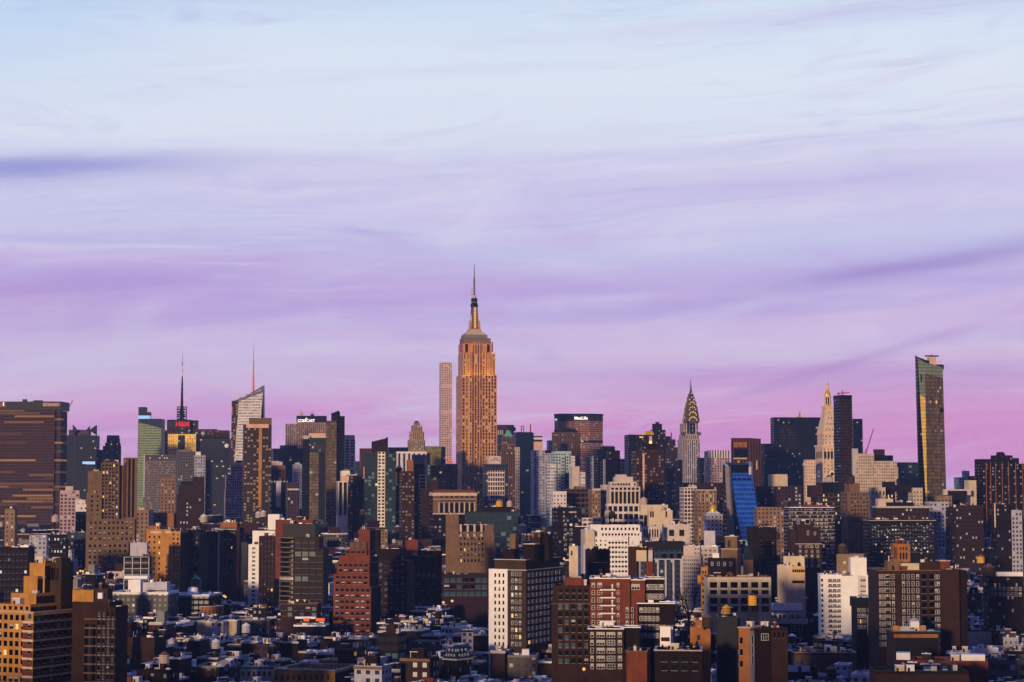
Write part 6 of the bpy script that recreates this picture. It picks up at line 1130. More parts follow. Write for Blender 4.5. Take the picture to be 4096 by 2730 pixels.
# centre: brown block with white flank wall
b = Bld('brown_block_white_wall', 'tall brown brick block with a white end wall and pale roof cornices', 1955, 2105, 2272, 2600, 880, D=46, yaw=-24, cat='apartment building', short='the brown block with white wall')
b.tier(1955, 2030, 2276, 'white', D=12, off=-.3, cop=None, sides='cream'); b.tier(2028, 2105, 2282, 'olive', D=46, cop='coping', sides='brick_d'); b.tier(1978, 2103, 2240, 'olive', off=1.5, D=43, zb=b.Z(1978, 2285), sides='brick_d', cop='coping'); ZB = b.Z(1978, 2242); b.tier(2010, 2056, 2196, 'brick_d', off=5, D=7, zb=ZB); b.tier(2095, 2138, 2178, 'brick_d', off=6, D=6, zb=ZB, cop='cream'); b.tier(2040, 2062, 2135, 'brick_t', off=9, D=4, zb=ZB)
b.tier(2128, 2160, 2130, 'brick_br', off=16, D=5, zb=ZB, cop='coping'); b.tier(2168, 2196, 2138, 'brick_d', off=20, D=5, zb=ZB); pyr(b, 2170, 2194, 2140, 2182, 2118, 'brick_br', 20, 'gabled_head', 5)
for px in (2128, 2152): slab(b, px, px + 8, 2135, 2150, 15.6, .6, 'brick_t', 'carved_bracket')
for px in (2134, 2146): slab(b, px, px + 6, 2150, 2190, 15.7, .5, 'black', 'tall_arch_recess')
wins(b, 1973, 2022, 2288, 2590, 3, 11, off=-.3, wf=.34, hf=.5, fr='frame_d', mix=(.9, .06, .04, 0)); wins(b, 2042, 2088, 2282, 2590, 3, 11, wf=.42, hf=.5, mix=(.4, .35, .15, .04)); side_wins(b, 'R', 1, 45, 2286, 2580, 9, 11, wf=.45, hf=.5, mull=2, mix=(.45, .1, .42, .03)); b.done()
b = G('dark_brown_centre_block', 'dark brown brick block right of the brown block with white wall', 2206, 2362, 2408, 2690, 790, 'brick_br', D=18, yaw=-4, cat='apartment building', done=False, tiers=[(2212, 2360, 2342, 'brick_br', 1), (2258, 2330, 2310, 'brick', 4)], short='the dark brown centre block'); wins(b, 2230, 2358, 2352, 2404, 5, 2, off=1, wf=.5, hf=.6, fr='frame_d', mix=(.95, .03, .02, 0)); wins(b, 2228, 2358, 2412, 2660, 5, 8, wf=.6, hf=.62, fr='frame_d', mull=2, mix=(.72, .03, .22, .02)); slab(b, 2204, 2362, 2414, 2417, -.4, .6, 'brick_t', 'string_course'); b.done()
b = G('crenellated_brown_tower', 'dark brown tower with three arched openings and toothed parapet', 2350, 2440, 2200, 2330, 930, 'brick_d', D=12, yaw=4, cat='building', done=False, short='the three-arched tower')
for k in range(6): slab(b, 2350 + k * 16, 2358 + k * 16, 2194, 2201, 0, .8, 'brick_d', 'merlon')
for px in (2384, 2400, 2416):
    m = MB(); x, z = b.hit(px, 2222, -.3); m.box(x - .7, x + .7, -.35, .2, z - 3, z + 1, 'black'); n = 8; m.poly([(x + .7 * math.cos(math.pi * k / n), -.35, z + 1 + .7 * math.sin(math.pi * k / n)) for k in range(n + 1)], 'black'); b.add(m, 'arched_opening')
slab(b, 2376, 2428, 2250, 2252, -.6, .8, 'coping', 'balcony'); slab(b, 2396, 2408, 2276, 2286, -.3, .4, 'coping', 'stone_shield'); b.done()
b = G('chimney_brick_tower', 'brown brick service tower with white slatted screen', 2512, 2548, 2186, 2320, 900, 'brick_br', D=8, yaw=-10, cat='building', done=False, tiers=[(2540, 2586, 2190, 'brick_br', -1.5)], cop='cop_w'); slab(b, 2545, 2586, 2202, 2246, -1.9, .4, 'cream', 'slatted_screen'); slab(b, 2586, 2610, 2202, 2246, 1.5, .4, 'lav', 'slatted_screen'); b.tier(2584, 2611, 2192, 'brick', off=2, D=7); b.done()
G('black_hut_block', 'small black capped block left of the white terraced apartment house', 2304, 2350, 2108, 2170, 1350, 'brick_d', D=10, yaw=4, cop='cop_w', cat='building')
G('cream_stair_box', 'cream stair block with arched recess below the maroon brick tower', 2276, 2312, 2186, 2260, 1050, 'cream', D=8, yaw=-14, cat='building', sides='lav', extra=lambda b: slab(b, 2283, 2290, 2204, 2222, -.3, .4, 'black', 'door'))
G('violet_low_white_grid', 'low white gridded block right of the maroon brick tower', 2330, 2406, 2073, 2110, 1600, 'white_grid', D=12, yaw=6, wx=4.4, fh=7, cat='building')
# white terrace apartment
b = Bld('white_terraced_apartments', 'large white apartment block with terraces and rows of small dark windows', 2340, 2510, 2150, 2320, 1200, D=24, yaw=6, cat='apartment building', short='the white terraced apartment house')
b.tier(2340, 2372, 2120, 'pinkw', D=22); b.tier(2352, 2378, 2124, 'cream', off=-1.5, D=6); b.tier(2372, 2512, 2150, 'white', D=22, cop='cop_w'); b.tier(2400, 2566, 2130, 'white', off=3, D=18, zb=30); b.tier(2363, 2560, 2103, 'white', off=5, D=14, zb=30, cop='cop_w'); b.tier(2334, 2352, 2180, 'lav', off=-1, D=8)
wins(b, 2432, 2510, 2162, 2315, 6, 8, wf=.62, hf=.42, fr='frame_d', mull=2, mix=(.8, .1, .1, 0)); wins(b, 2405, 2560, 2132, 2146, 12, 1, off=3, wf=.5, hf=.6, fr='frame_d', mix=(.8, .1, .1, 0)); wins(b, 2400, 2556, 2108, 2126, 10, 1, off=5, wf=.4, hf=.55, fr='frame_d', mix=(.9, .1, 0, 0)); wins(b, 2376, 2430, 2155, 2310, 3, 9, wf=.28, hf=.4, fr='frame_d'); m = MB()
for y in (2148, 2163): z = b.Z(2404, y); m.box(b.X(2404, y), b.X(2490, y), -1.2, 0, z, z + .5, 'white')
b.add(m, 'balcony'); b.done()
G('cream_plant_box', 'large cream windowless roof block with louvres', 2594, 2690, 2042, 2110, 1350, 'cream', D=12, yaw=2, cat='building', tiers=[(2562, 2672, 2020, 'cream', 8)], extra=lambda b: [slab(b, x, x + 6, 2046, 2070, -.3, .4, 'brick_br', 'louvre') for x in (2600, 2609, 2662)], short='the cream louvred box')
G('white_portal_block', 'pale block with two big square portals above dark terrace', 2654, 2759, 2098, 2160, 1250, 'pinkw', D=10, yaw=2, cat='building', extra=lambda b: [slab(b, x, x + 20, 2120, 2145, -.3, .4, 'navy', 'square_portal') for x in (2676, 2717)])
G('white_louvred_block', 'pale block with row of tall slots above the navy arched block', 2569, 2640, 2106, 2158, 1230, 'pinkw', D=10, yaw=2, cat='building', extra=lambda b: [slab(b, x, x + 5, 2118, 2150, -.3, .4, 'navy', 'tall_slot') for x in (2576, 2586, 2597, 2608, 2618, 2628)])
b = G('navy_arched_block', 'dark blue stone office block with tall arched windows and black roof', 2574, 2740, 2178, 2460, 1150, 'blue_win', D=20, yaw=2, cat='office building', done=False, tiers=[(2570, 2740, 2168, 'black', -.5)], short='the navy arched block')
for k in range(3):
    m = MB(); x, z = b.hit(2656 + 30 * k, 2215, -.3); m.box(x - 1.3, x + 1.3, -.4, .1, b.Z(2656, 2235), z, 'glass'); n = 8; m.poly([(x + 1.3 * math.cos(math.pi * i / n), -.4, z + 1.3 * math.sin(math.pi * i / n)) for i in range(n + 1)], 'cyan'); b.add(m, 'arched_window')
for k in range(4): slab(b, 2628 + 31 * k, 2635 + 31 * k, 2240, 2450, -.7, .8, 'lav', 'stone_pier')
slab(b, 2574, 2740, 2236, 2240, -.8, 1, 'lav', 'cornice'); b.done()
# wavy pinkish apartments
b = Bld('pinkish_zigzag_apartments', 'pinkish white apartment block with stepped terraces and small windows', 2728, 2800, 2228, 2420, 1080, D=20, yaw=-12, cat='apartment building', short='the pinkish apartment block')
b.tier(2728, 2802, 2228, 'pinkw', D=20, cop='coping'); b.tier(2734, 2800, 2184, 'pinkw', off=3, D=16, zb=30); b.tier(2792, 2872, 2188, 'pinkw', off=6, D=14, zb=10, cop='cop_w'); slab(b, 2816, 2860, 2124, 2186, 10, 6, 'lav', 'blank_tower'); wins(b, 2732, 2800, 2234, 2410, 8, 11, wf=.45, hf=.42, fr='frame_d', mix=(.6, .2, .2, 0)); wins(b, 2776, 2800, 2190, 2222, 2, 2, off=3, wf=.5, hf=.4, fr='frame_d'); wins(b, 2796, 2868, 2194, 2300, 4, 6, off=6, wf=.5, hf=.42, fr='frame_d'); b.done()
# belfry tower, spire
b = G('arched_belfry_tower', 'tan stone belfry with arched openings and balustrade', 2900, 2948, 2148, 2200, 1000, 'brick_t', D=7, yaw=-20, cat='tower', done=False, cop='coping')
m = MB(); x, z = b.hit(2916, 2172, -.3); m.box(x - .8, x + .8, -.35, .2, z - 2.8, z + .8, 'black'); n = 8; m.poly([(x + .8 * math.cos(math.pi * k / n), -.36, z + .8 + .8 * math.sin(math.pi * k / n)) for k in range(n + 1)], 'black'); b.add(m, 'arched_opening'); b.tier(2884, 2950, 2198, 'brick_t', off=-1.5, D=9, cop='coping'); b.tier(2830, 2940, 2232, 'brick_d', off=-3, D=11); slab(b, 2850, 2876, 2214, 2232, -2, 3, 'white', 'white_dormer'); wins(b, 2836, 2936, 2246, 2265, 4, 1, off=-3, wf=.3, hf=.7); b.done()
G('green_spired_church', 'slate spire with small green tip beside the belfry', 2976, 3012, 2240, 2260, 1010, 'brick_t', D=5, yaw=0, par=0, cat='church', extra=lambda b: (pyr(b, 2974, 3014, 2240, 2986, 2162, 'slate', 0, 'spire'), pyr(b, 2980, 2992, 2182, 2986, 2160, 'copper', 1.0, 'spire_tip', 1.2)))
b = G('factory_block', 'beige factory block with big paned windows in six bays', 2831, 3083, 2310, 2465, 900, 'cream', D=22, yaw=0, cat='office building', done=False, cop='brick_t', short='the beige factory block')
slab(b, 2829, 3085, 2318, 2325, -.5, .6, 'coping', 'cornice'); slab(b, 2829, 3085, 2378, 2386, -.7, .8, 'coping', 'cornice')
for k in range(6): wins(b, 2834 + k * 41.2, 2874 + k * 41.2, 2325, 2453, 1, 4, wf=.68, hf=.68, fr='frame_d', mull=3, mix=(.55, .02, .38, .05))
for k in range(7): slab(b, 2831 + k * 41.2, 2837 + k * 41.2, 2325, 2460, -.45, .5, 'coping', 'pilaster')
b.done()
b = G('ochre_slim_building', 'slim ochre brick building left of the beige factory block', 2804, 2830, 2270, 2460, 910, 'gold_b', D=14, yaw=-8, cat='building', done=False, tiers=[(2790, 2806, 2330, 'gold_b', -1)]); wins(b, 2806, 2828, 2278, 2450, 2, 7, wf=.4, hf=.5, fr='frame_d', mix=(.9, .1, 0, 0)); b.done()
# brick with white windows (front)
b = Bld('brick_white_window_house', 'brick apartment block with white framed windows and stacked balconies', 2360, 2520, 2316, 2540, 770, D=20, yaw=-3, cat='apartment building', short='the white framed brick block')
b.tier(2360, 2520, 2316, 'brick', D=22, cop='cop_w'); b.tier(2518, 2580, 2322, 'brick', off=1.5, D=20, cop='cop_w'); b.tier(2578, 2656, 2318, 'brick_d', off=4, D=16, cop='cop_w'); b.tier(2550, 2698, 2416, 'brick_d', off=-.5, D=20, cop='cop_w', zb=20); b.tier(2640, 2700, 2410, 'purple', off=1.5, D=18, cop='cop_w')  # right-hand tiers: shade of the right faces put into darker, purple brick
wins(b, 2364, 2382, 2326, 2506, 1, 6, wf=.5, hf=.5); wins(b, 2388, 2410, 2326, 2506, 1, 6, wf=.65, hf=.5, mull=2); wins(b, 2464, 2480, 2326, 2506, 1, 6, wf=.4, hf=.45); wins(b, 2498, 2540, 2425, 2506, 2, 3, wf=.35, hf=.5); m = MB()
wins(b, 2580, 2654, 2330, 2406, 5, 2, off=4, wf=.62, hf=.5, mull=2, mix=(.6, .2, .2, 0)); wins(b, 2556, 2638, 2424, 2560, 5, 4, off=-.5, wf=.55, hf=.5, mull=2); wins(b, 2640, 2698, 2424, 2560, 4, 4, off=1.5, wf=.6, hf=.5, mull=2, mix=(.4, .2, .4, 0)); wins(b, 2524, 2560, 2336, 2362, 1, 1, off=1.5, wf=.8, hf=.75, mull=3)
for k in range(5):
    y = 2362 + 31.4 * k; x0, z = b.hit(2400, y); x1 = b.X(2462, y); m = MB(); m.box(x0, x1, -1.6, 0, z, z + .45, 'white', bottom=True); 
    for q in range(9): m.box(x0 + (x1 - x0) * q / 8 - .04, x0 + (x1 - x0) * q / 8 + .04, -1.6, -1.5, z + .45, z + 1.4, 'steel')
    m.box(x0, x1, -1.6, -1.52, z + 1.35, z + 1.45, 'steel'); b.add(m, 'balcony'); slab(b, 2446, 2452, y - 24, y - 2, -.2, .3, 'white', 'balcony_door')
slab(b, 2398, 2460, 2488, 2514, -1.6, 1.6, 'white', 'glazed_porch'); b.done()
b = G('brick_lower_wing', 'lower brick wing with wide white triple windows', 2352, 2494, 2518, 2690, 745, 'brick_br', D=14, yaw=-3, cat='apartment building', done=False, cop='cop_w'); b.tier(2494, 2520, 2598, 'brick_br', off=1, D=10); b.tier(2484, 2560, 2512, 'brick_d', off=3, D=10, cop='cop_w')
wins(b, 2358, 2378, 2524, 2682, 1, 5, wf=.5, hf=.6); wins(b, 2382, 2464, 2524, 2682, 2, 5, wf=.75, hf=.6, mull=3, mix=(.45, .3, .15, .1)); wins(b, 2468, 2490, 2524, 2682, 1, 5, wf=.6, hf=.55, mull=2); b.done()
# white slab apartments
b = Bld('white_slab_apartments', 'tall white apartment block with blank central slab and window columns', 3282, 3366, 2300, 2545, 930, D=18, yaw=-4, cat='apartment building', short='the white blank-slab apartments')
b.tier(3282, 3366, 2302, 'white', D=18, cop='cop_w'); b.tier(3366, 3434, 2304, 'white', off=-1.5, D=18); b.tier(3402, 3466, 2232, 'white', off=2, D=12, zb=30); b.tier(3432, 3512, 2306, 'pinkw', off=1, D=16); slab(b, 3434, 3440, 2300, 2395, .4, .6, 'white', 'white_rib'); slab(b, 3464, 3472, 2300, 2400, .4, .6, 'white', 'white_rib')
wins(b, 3284, 3292, 2312, 2535, 1, 11, wf=.8, hf=.5, fr='frame_d', mix=(.6, .1, .3, 0)); wins(b, 3312, 3364, 2312, 2535, 3, 11, wf=.72, hf=.52, mull=2, mix=(.5, .25, .25, 0)); wins(b, 3434, 3464, 2312, 2396, 1, 4, off=1, wf=.9, hf=.42, mull=4); wins(b, 3472, 3510, 2312, 2396, 2, 4, off=1, wf=.8, hf=.42, mull=2)
m = MB()
for k in range(11): z0 = b.Z(3312, 2312 + 20.3 * k + 12); m.box(b.X(3312, 2400), b.X(3364, 2400), -.06, 0.0, z0 - .9, z0 + .1, 'brick_t')
b.add(m, 'tan_spandrel'); b.done()
# large brown brick, right
b = Bld('large_brown_brick_block', 'very large brown brick apartment block with arched tan roof tower', 3512, 3762, 2284, 2600, 850, D=26, yaw=0, cat='apartment building', short='the very large brown block')
b.tier(3512, 3762, 2284, 'brick_br', D=26, cop='brick_t'); b.tier(3760, 3836, 2278, 'brick_br', off=.4, D=24); b.tier(3834, 3868, 2282, 'brick_d', off=5, D=16, sides='brick_d'); b.tier(3680, 3760, 2250, 'brick_br', off=2, D=14, zb=40); b.tier(3760, 3800, 2246, 'brick', off=3, D=8, zb=40, cop='coping'); b.tier(3550, 3605, 2244, 'brick_t', off=5, D=8, zb=40); b.tier(3604, 3682, 2254, 'cream', off=4, D=8, zb=40, cop='slate'); b.tier(3573, 3640, 2176, 'brick_o', off=7, D=7, zb=40)
for px in (3602, 3614, 3626):
    for y0, y1 in ((2190, 2200), (2212, 2238)): slab(b, px - 3, px + 3, y0, y1, 6.7, .4, 'black', 'arched_slot')
for px in (3578, 3584): slab(b, px - 1.5, px + 1.5, 2190, 2236, 6.7, .4, 'black', 'slot')
wins(b, 3514, 3562, 2294, 2591, 5, 11, wf=.35, hf=.6, mix=(.7, .2, .1, 0)); wins(b, 3564, 3580, 2294, 2591, 1, 11, wf=.5, hf=.6); wins(b, 3604, 3680, 2294, 2602, 4, 11, wf=.4, hf=.6); wins(b, 3684, 3706, 2294, 2605, 1, 11, wf=.85, hf=.7, fr='frame_d', mull=2, mix=(1, 0, 0, 0)); wins(b, 3716, 3736, 2294, 2605, 1, 11, wf=.85, hf=.7, fr='frame_d', mull=2, mix=(1, 0, 0, 0)); wins(b, 3738, 3758, 2294, 2605, 2, 11, wf=.6, hf=.55)
m = MB()
for k in range(8):
    z = b.Z(3516, 2312 + 28 * k); x0, x1 = b.X(3540, 2300), b.X(3556, 2300); m.box(x0, x1, -1.2, 0, z - .1, z, 'steel'); m.box(x0, x1, -1.2, -1.15, z, z + .9, 'steel')
b.add(m, 'fire_escape'); b.done()
# dark carved block between
b = G('dark_arched_loft', 'narrow dark loft building with cornice and tall arched bay', 3424, 3512, 2398, 2545, 880, 'brick_d', D=14, yaw=0, cat='building', done=False, tiers=[(3420, 3514, 2392, 'black', -.6)]); wins(b, 3428, 3464, 2408, 2520, 4, 5, wf=.5, hf=.6); wins(b, 3470, 3510, 2428, 2452, 5, 1, wf=.4, hf=.8); slab(b, 3474, 3484, 2462, 2540, -.3, .3, 'black', 'arched_bay'); slab(b, 3490, 3500, 2462, 2540, -.3, .3, 'black', 'arched_bay'); slab(b, 3468, 3472, 2460, 2545, -.5, .5, 'coping', 'column'); b.done()
# white cornice house
b = G('white_penthouse_building', 'low building with white corniced penthouse and arched dark window', 3016, 3234, 2478, 2600, 730, 'brick_d', D=16, yaw=-2, cat='building', done=False, short='the white penthouse building', par=.6); slab(b, 3014, 3232, 2477, 2496, -.6, 3, 'coping', 'cornice'); b.tier(3038, 3208, 2446, 'white', off=2.5, D=8, zb=30, roof='tar', cop='black'); 
for px in (3072, 3116, 3132, 3165, 3188): slab(b, px, px + 9, 2460, 2474, 2.2, .4, 'glass', 'window')
slab(b, 3095, 3144, 2453, 2456, 1, 1.5, 'white', 'awning'); wins(b, 3162, 3212, 2500, 2528, 1, 1, wf=.85, hf=.85, mull=3, mix=(1, 0, 0, 0)); x, z = b.hit(3188, 2565, -.3); m = MB(); m.box(x - 2, x + 2, -.35, .1, z - .6, z, 'glass'); n = 12; m.poly([(x + 2 * math.cos(math.pi * i / n), -.36, z + 1.8 * math.sin(math.pi * i / n)) for i in range(n + 1)], 'glass')
for i in range(n): a0, a1 = math.pi * i / n, math.pi * (i + 1) / n; m.bar((x + 2.4 * math.cos(a0), -.4, z + 2.1 * math.sin(a0)), (x + 2.4 * math.cos(a1), -.4, z + 2.1 * math.sin(a1)), .6, 'coping')
b.add(m, 'arched_window'); b.done()
b = G('tan_grey_side_house', 'plain brown building with three upright windows left of the white penthouse building', 3022, 3148, 2520, 2650, 690, 'brick_d', D=14, yaw=14, cat='building', done=False, cop='brick_d'); b.tier(3085, 3150, 2512, 'brick_br', off=-.2, D=12); wins(b, 3090, 3140, 2525, 2560, 3, 1, off=-.2, wf=.3, hf=.6, fr='frame_d'); wins(b, 3040, 3078, 2534, 2565, 1, 1, wf=.7, hf=.8, mull=3); b.done()
b = G('orange_corner_house', 'tall narrow orange brick house with pale blue flank', 2954, 3000, 2512, 2700, 690, 'brick_o', D=10, yaw=-30, cat='building', sides='lav', done=False, cop='coping', short='the narrow orange house'); wins(b, 2958, 2972, 2540, 2680, 1, 3, wf=.7, hf=.5, fr='frame_d'); side_wins(b, 'R', .6, 9.4, 2540, 2660, 4, 3, wf=.55, hf=.75, fr='frame_w', mix=(.3, 0, .7, 0)); b.done()
b = G('orange_broken_house', 'sunlit orange brick stair house behind wooden water tank', 2760, 2842, 2508, 2600, 740, 'brick_o', D=8, yaw=-6, cat='building', done=False, tiers=[(2782, 2842, 2480, 'brick_o', 1)]); slab(b, 2792, 2802, 2504, 2520, .6, .4, 'blind', 'window'); slab(b, 2788, 2800, 2542, 2562, -.3, .4, 'black', 'door'); b.done()
b = G('white_box_stairhouse', 'square white roof block with dark lower opening', 2640, 2682, 2508, 2600, 720, 'white', D=5, yaw=-14, cat='building', cop='cream', sides='lav', done=False); slab(b, 2644, 2678, 2550, 2566, -.3, .4, 'brick_br', 'opening'); b.done()
b = G('blue_tank_house', 'big dark navy boxed plant building beside wooden tanks', 2870, 2950, 2468, 2640, 700, 'navy', D=14, yaw=-4, cat='building', sides='navy', par=.3)
b = G('foreground_brick_roof', 'broad brown foreground building with roof garden and four wide dark windows', 2618, 2806, 2604, 2735, 650, 'brick_d', D=16, yaw=-6, cat='building', cop='coping', done=False, short='the foreground roof garden building'); wins(b, 2636, 2800, 2620, 2690, 4, 2, wf=.62, hf=.6, fr='frame_d', mull=3, mix=(.95, .05, 0, 0)); b.done()
b = G('slanted_brick_end', 'windowless red brick building end with sloping side', 2506, 2588, 2608, 2735, 655, 'brick', D=14, yaw=-8, cat='building', cop='brick_t')
b = G('grey_garage_left', 'grey plastered building with white snowy roof at bottom centre', 2030, 2150, 2622, 2735, 700, 'grey_win', D=16, yaw=-4, wx=4, cat='building', roof='white_roof', cmat='grey', extra=lambda b: slab(b, 2088, 2116, 2598, 2624, 4, 4, 'white', 'stair_hut'))
b = G('patchy_grey_wall', 'low building with grey patched walls at bottom centre', 2220, 2480, 2684, 2735, 640, 'grey', D=14, yaw=-4, cat='building', roof='silver', cmat='brick_d')
# mansard house
b = G('mansard_house', 'narrow house with blue slate mansard roof and bright dormers', 1774, 1826, 2636, 2735, 730, 'brd_win', D=11, yaw=-38, wx=1.8, fh=3.6, cat='house', done=False, short='the slate mansard house', par=0)
m = MB(); z0, z1 = b.H, b.Z(1774, 2582); c = [(-.4, -.4), (b.W + .4, -.4), (b.W + .4, 11.4), (-.4, 11.4)]; d_ = [(b.W * .4, 4), (b.W * .66, 4), (b.W * .66, 7), (b.W * .4, 7)]; m.box(-.6, b.W + .6, -.6, 11.6, z0 - .4, z0 + .3, 'coping')
for i in range(4): j = (i + 1) % 4; m.poly([(*c[i], z0 + .3), (*c[j], z0 + .3), (*d_[j], z1), (*d_[i], z1)], 'slate')
m.poly([(*p, z1) for p in d_], 'slate'); ro = b.add(m, 'mansard_roof')
for f_ in (0, 1):
    for r_, n in ((.2, 4), (.55, 3)):
        for k in range(n):
            t = (k + .5) / n; m = MB()
            if f_ == 0: x = -.4 + (b.W + .8) * (.15 + .7 * t); y = -.4 + 4.4 * r_
            else: y = -.4 + 11.8 * (.15 + .7 * t); x = b.W + .4 - (b.W * .34 + .4) * r_
            z = z0 + .3 + (z1 - z0) * r_; m.box(x - .35, x + .35, y - .35, y + .35, z - .3, z + .9, 'blind'); m.build('dormer', ro)
b.done()
b = G('blue_glass_shed', 'long blue glazed roof wall behind the slate mansard house', 1640, 1746, 2566, 2640, 800, 'pur_win', D=14, yaw=-20, cat='building', done=False, par=0); m = MB(); m.box(0, b.W, -.4, -.1, b.H - 8, b.H - 1, 'slate')
for k in range(14): x = b.W * k / 13; m.box(x - .08, x + .08, -.6, -.4, b.H - 8, b.H - 1, 'metal')
b.add(m, 'glazed_wall'); b.done()
b = G('yellow_arched_row', 'yellow brick row with round arched windows at the bottom edge', 1096, 1340, 2678, 2740, 700, 'gold_b', D=30, yaw=-16, cat='building', done=False, sides='brick_d', roof='tar', cop='coping', short='the yellow arched row')
for k in range(10):
    px = 1105 + 23 * k; x, z = b.hit(px, 2702, -.2); m = MB(); m.box(x - .35, x + .35, -.2, .1, z - 2, z, 'glass'); n = 6; m.poly([(x + .5 * math.cos(math.pi * i / n), -.22, z + .5 * math.sin(math.pi * i / n)) for i in range(n + 1)], 'brick_t'); b.add(m, 'arched_window')
b.done()
b = G('cream_arched_house', 'cream house with six pointed arched windows at the bottom edge', 962, 1092, 2668, 2740, 705, 'cream', D=18, yaw=-4, cat='building', done=False, cmat='teal', roof='brick_d')
for k in range(6):
    px = 973 + 21 * k; x, z = b.hit(px, 2690, -.2); m = MB(); m.box(x - .45, x + .45, -.2, .1, z - 1.6, z, 'glass'); m.poly([(x - .45, -.21, z), (x + .45, -.21, z), (x, -.21, z + .7)], 'glass'); b.add(m, 'arched_window')
b.done()
b = G('dark_windowed_row_front', 'dark purple building with rounded roof hatch at the bottom edge', 784, 920, 2664, 2740, 700, 'pur_win', D=20, yaw=-6, cat='building', cmat='grey', done=False); m = MB(); x, z = b.hit(895, 2655, 4); 
n = 8; pts = [(x + 3.2 * math.cos(math.pi * i / n), z - 1 + 2.6 * math.sin(math.pi * i / n)) for i in range(n + 1)]; m.poly([(p, 2, q) for p, q in pts], 'grey'); m.poly([(p, 5, q) for p, q in pts], 'grey')
for (p, q), (r, s) in zip(pts, pts[1:]): m.poly([(p, 2, q), (r, 2, s), (r, 5, s), (p, 5, q)], 'white')
b.add(m, 'vaulted_hatch'); b.done()
# low white and coloured houses left of centre
G('cream_duo_house', 'cream and lavender blank-walled house with two small windows', 788, 838, 2486, 2560, 860, 'cream', D=10, yaw=-14, cat='house', cop='cop_w', extra=lambda b: b.tier(838, 892, 2486, 'white_win', off=.5, D=9, wx=3.6, fh=8)); G('tan_blank_house', 'blank cream house wall left of a grey windowed row', 892, 948, 2484, 2560, 850, 'cream', D=10, yaw=-10, cat='house', cop='cop_w')
G('grey_windowed_row', 'grey row house with two rows of dark windows', 950, 1078, 2482, 2560, 850, 'grey_win', D=12, yaw=-6, wx=2.2, fh=3.4, cat='house', cop='coping'); G('orange_corniced_house', 'orange corniced house with five dark windows', 802, 888, 2428, 2470, 960, 'orange_win', D=12, yaw=2, wx=2.4, fh=5, cat='house', cop='coping')
G('lav_side_house', 'pale lavender house with dark windows below the white terraced hall', 542, 592, 2392, 2480, 980, 'white_win', D=10, yaw=-20, cat='house', wx=5); G('cream_grey_house', 'cream grey house with paired windows below the white terraced hall', 626, 724, 2404, 2480, 960, 'tan_win', D=12, yaw=-12, cat='house', wx=3)
G('purple_corniced_house', 'purple house with black cornice and white window frames', 1078, 1172, 2480, 2560, 860, 'pur_win', D=12, yaw=0, wx=2.4, cat='house', cmat='black'); G('white_roofed_house', 'house with bright white roof and orange lit shop sign', 1174, 1300, 2500, 2560, 880, 'brick_d', D=16, yaw=-4, cat='house', roof='white_roof', cmat='white', extra=lambda b: (slab(b, 1214, 1236, 2474, 2486, 2, 1, 'orange_e', 'lit_sign'), slab(b, 1264, 1298, 2474, 2486, 2, 1, 'orange_e', 'lit_sign'), slab(b, 1180, 1262, 2468, 2476, 4, 4, 'white', 'awning_roof')))
b = G('white_wall_house', 'tall blank white end wall left of the brown block with white wall', 1919, 1954, 2442, 2530, 890, 'white', D=8, yaw=-4, cat='house')
b = G('tan_stair_houses', 'low dark house with small cream stair huts on its roof', 1862, 1920, 2452, 2500, 900, 'brd_win', D=8, yaw=-6, cat='house', cmat='cream', tiers=[(1864, 1882, 2420, 'cream', 2), (1886, 1912, 2436, 'cream', 2)])
# right bottom
b = G('red_roof_front', 'long low dark red brick building with white stepped roof hatch at bottom right', 3650, 3952, 2642, 2740, 780, 'brick', D=20, yaw=-12, cat='building', cmat='brick', roof='tar', done=False, short='the dark red low building'); t = b.main; slab(b, 3585, 3640, 2612, 2640, 4, 6, 'white', 'stepped_hatch'); b.tier(3632, 3666, 2652, 'brick_d', off=-3, D=4, cop='cop_w'); b.tier(3684, 3760, 2660, 'brick_d', off=-4, D=4, cop='cop_w'); slab(b, 3842, 3940, 2618, 2644, 10, 5, 'white', 'white_shed'); b.done()
G('dark_front_parapet', 'nearest low building with long dark parapet at the bottom right', 3505, 3876, 2686, 2760, 700, 'brick_br', D=20, yaw=-3, cat='building', roof='tar', cmat='brick_d')
b = G('theatre_frame_building', 'dark building with wide framed opening and tan frieze', 3570, 3760, 2528, 2650, 830, 'purple', D=14, yaw=0, cat='building', done=False, cop='teal'); slab(b, 3576, 3752, 2538, 2552, -.5, .6, 'brick_o', 'frieze'); slab(b, 3580, 3748, 2552, 2640, -.3, .4, 'black', 'opening'); b.tier(3572, 3602, 2506, 'gold_b', off=4, D=4, zb=b.Z(3570, 2530)); b.tier(3650, 3704, 2506, 'gold_b', off=4, D=4, zb=b.Z(3570, 2530)); b.tier(3602, 3648, 2508, 'lav', off=4, D=4, zb=b.Z(3570, 2530))
m = MB(); x, z = b.hit(3657, 2500, 3); m.box(x - 1.8, x + 1.8, 1.5, 5, z - 1, z + 1.6, 'white'); m.lathe(x, 3.2, [(3, z + 1.6), (1, z + 2.7), (.2, z + 3.0)], 'lav', 8); m.box(x - .15, x + .15, 3, 3.3, z + 3, z + 5, 'copper'); b.add(m, 'cupola'); b.done()
G('long_tan_wall_house', 'long tan walled building with white roof hut near the bottom right', 3170, 3424, 2612, 2700, 700, 'brick_t', D=14, yaw=-2, cat='building', roof='tar', cop='coping', cmat='brick', extra=lambda b: (slab(b, 3300, 3326, 2582, 2614, 2, 3, 'white', 'roof_hut'), slab(b, 3308, 3319, 2590, 2606, 1.7, .3, 'black', 'door'), slab(b, 3326, 3348, 2588, 2614, 3, 3, 'white', 'roof_hut')))
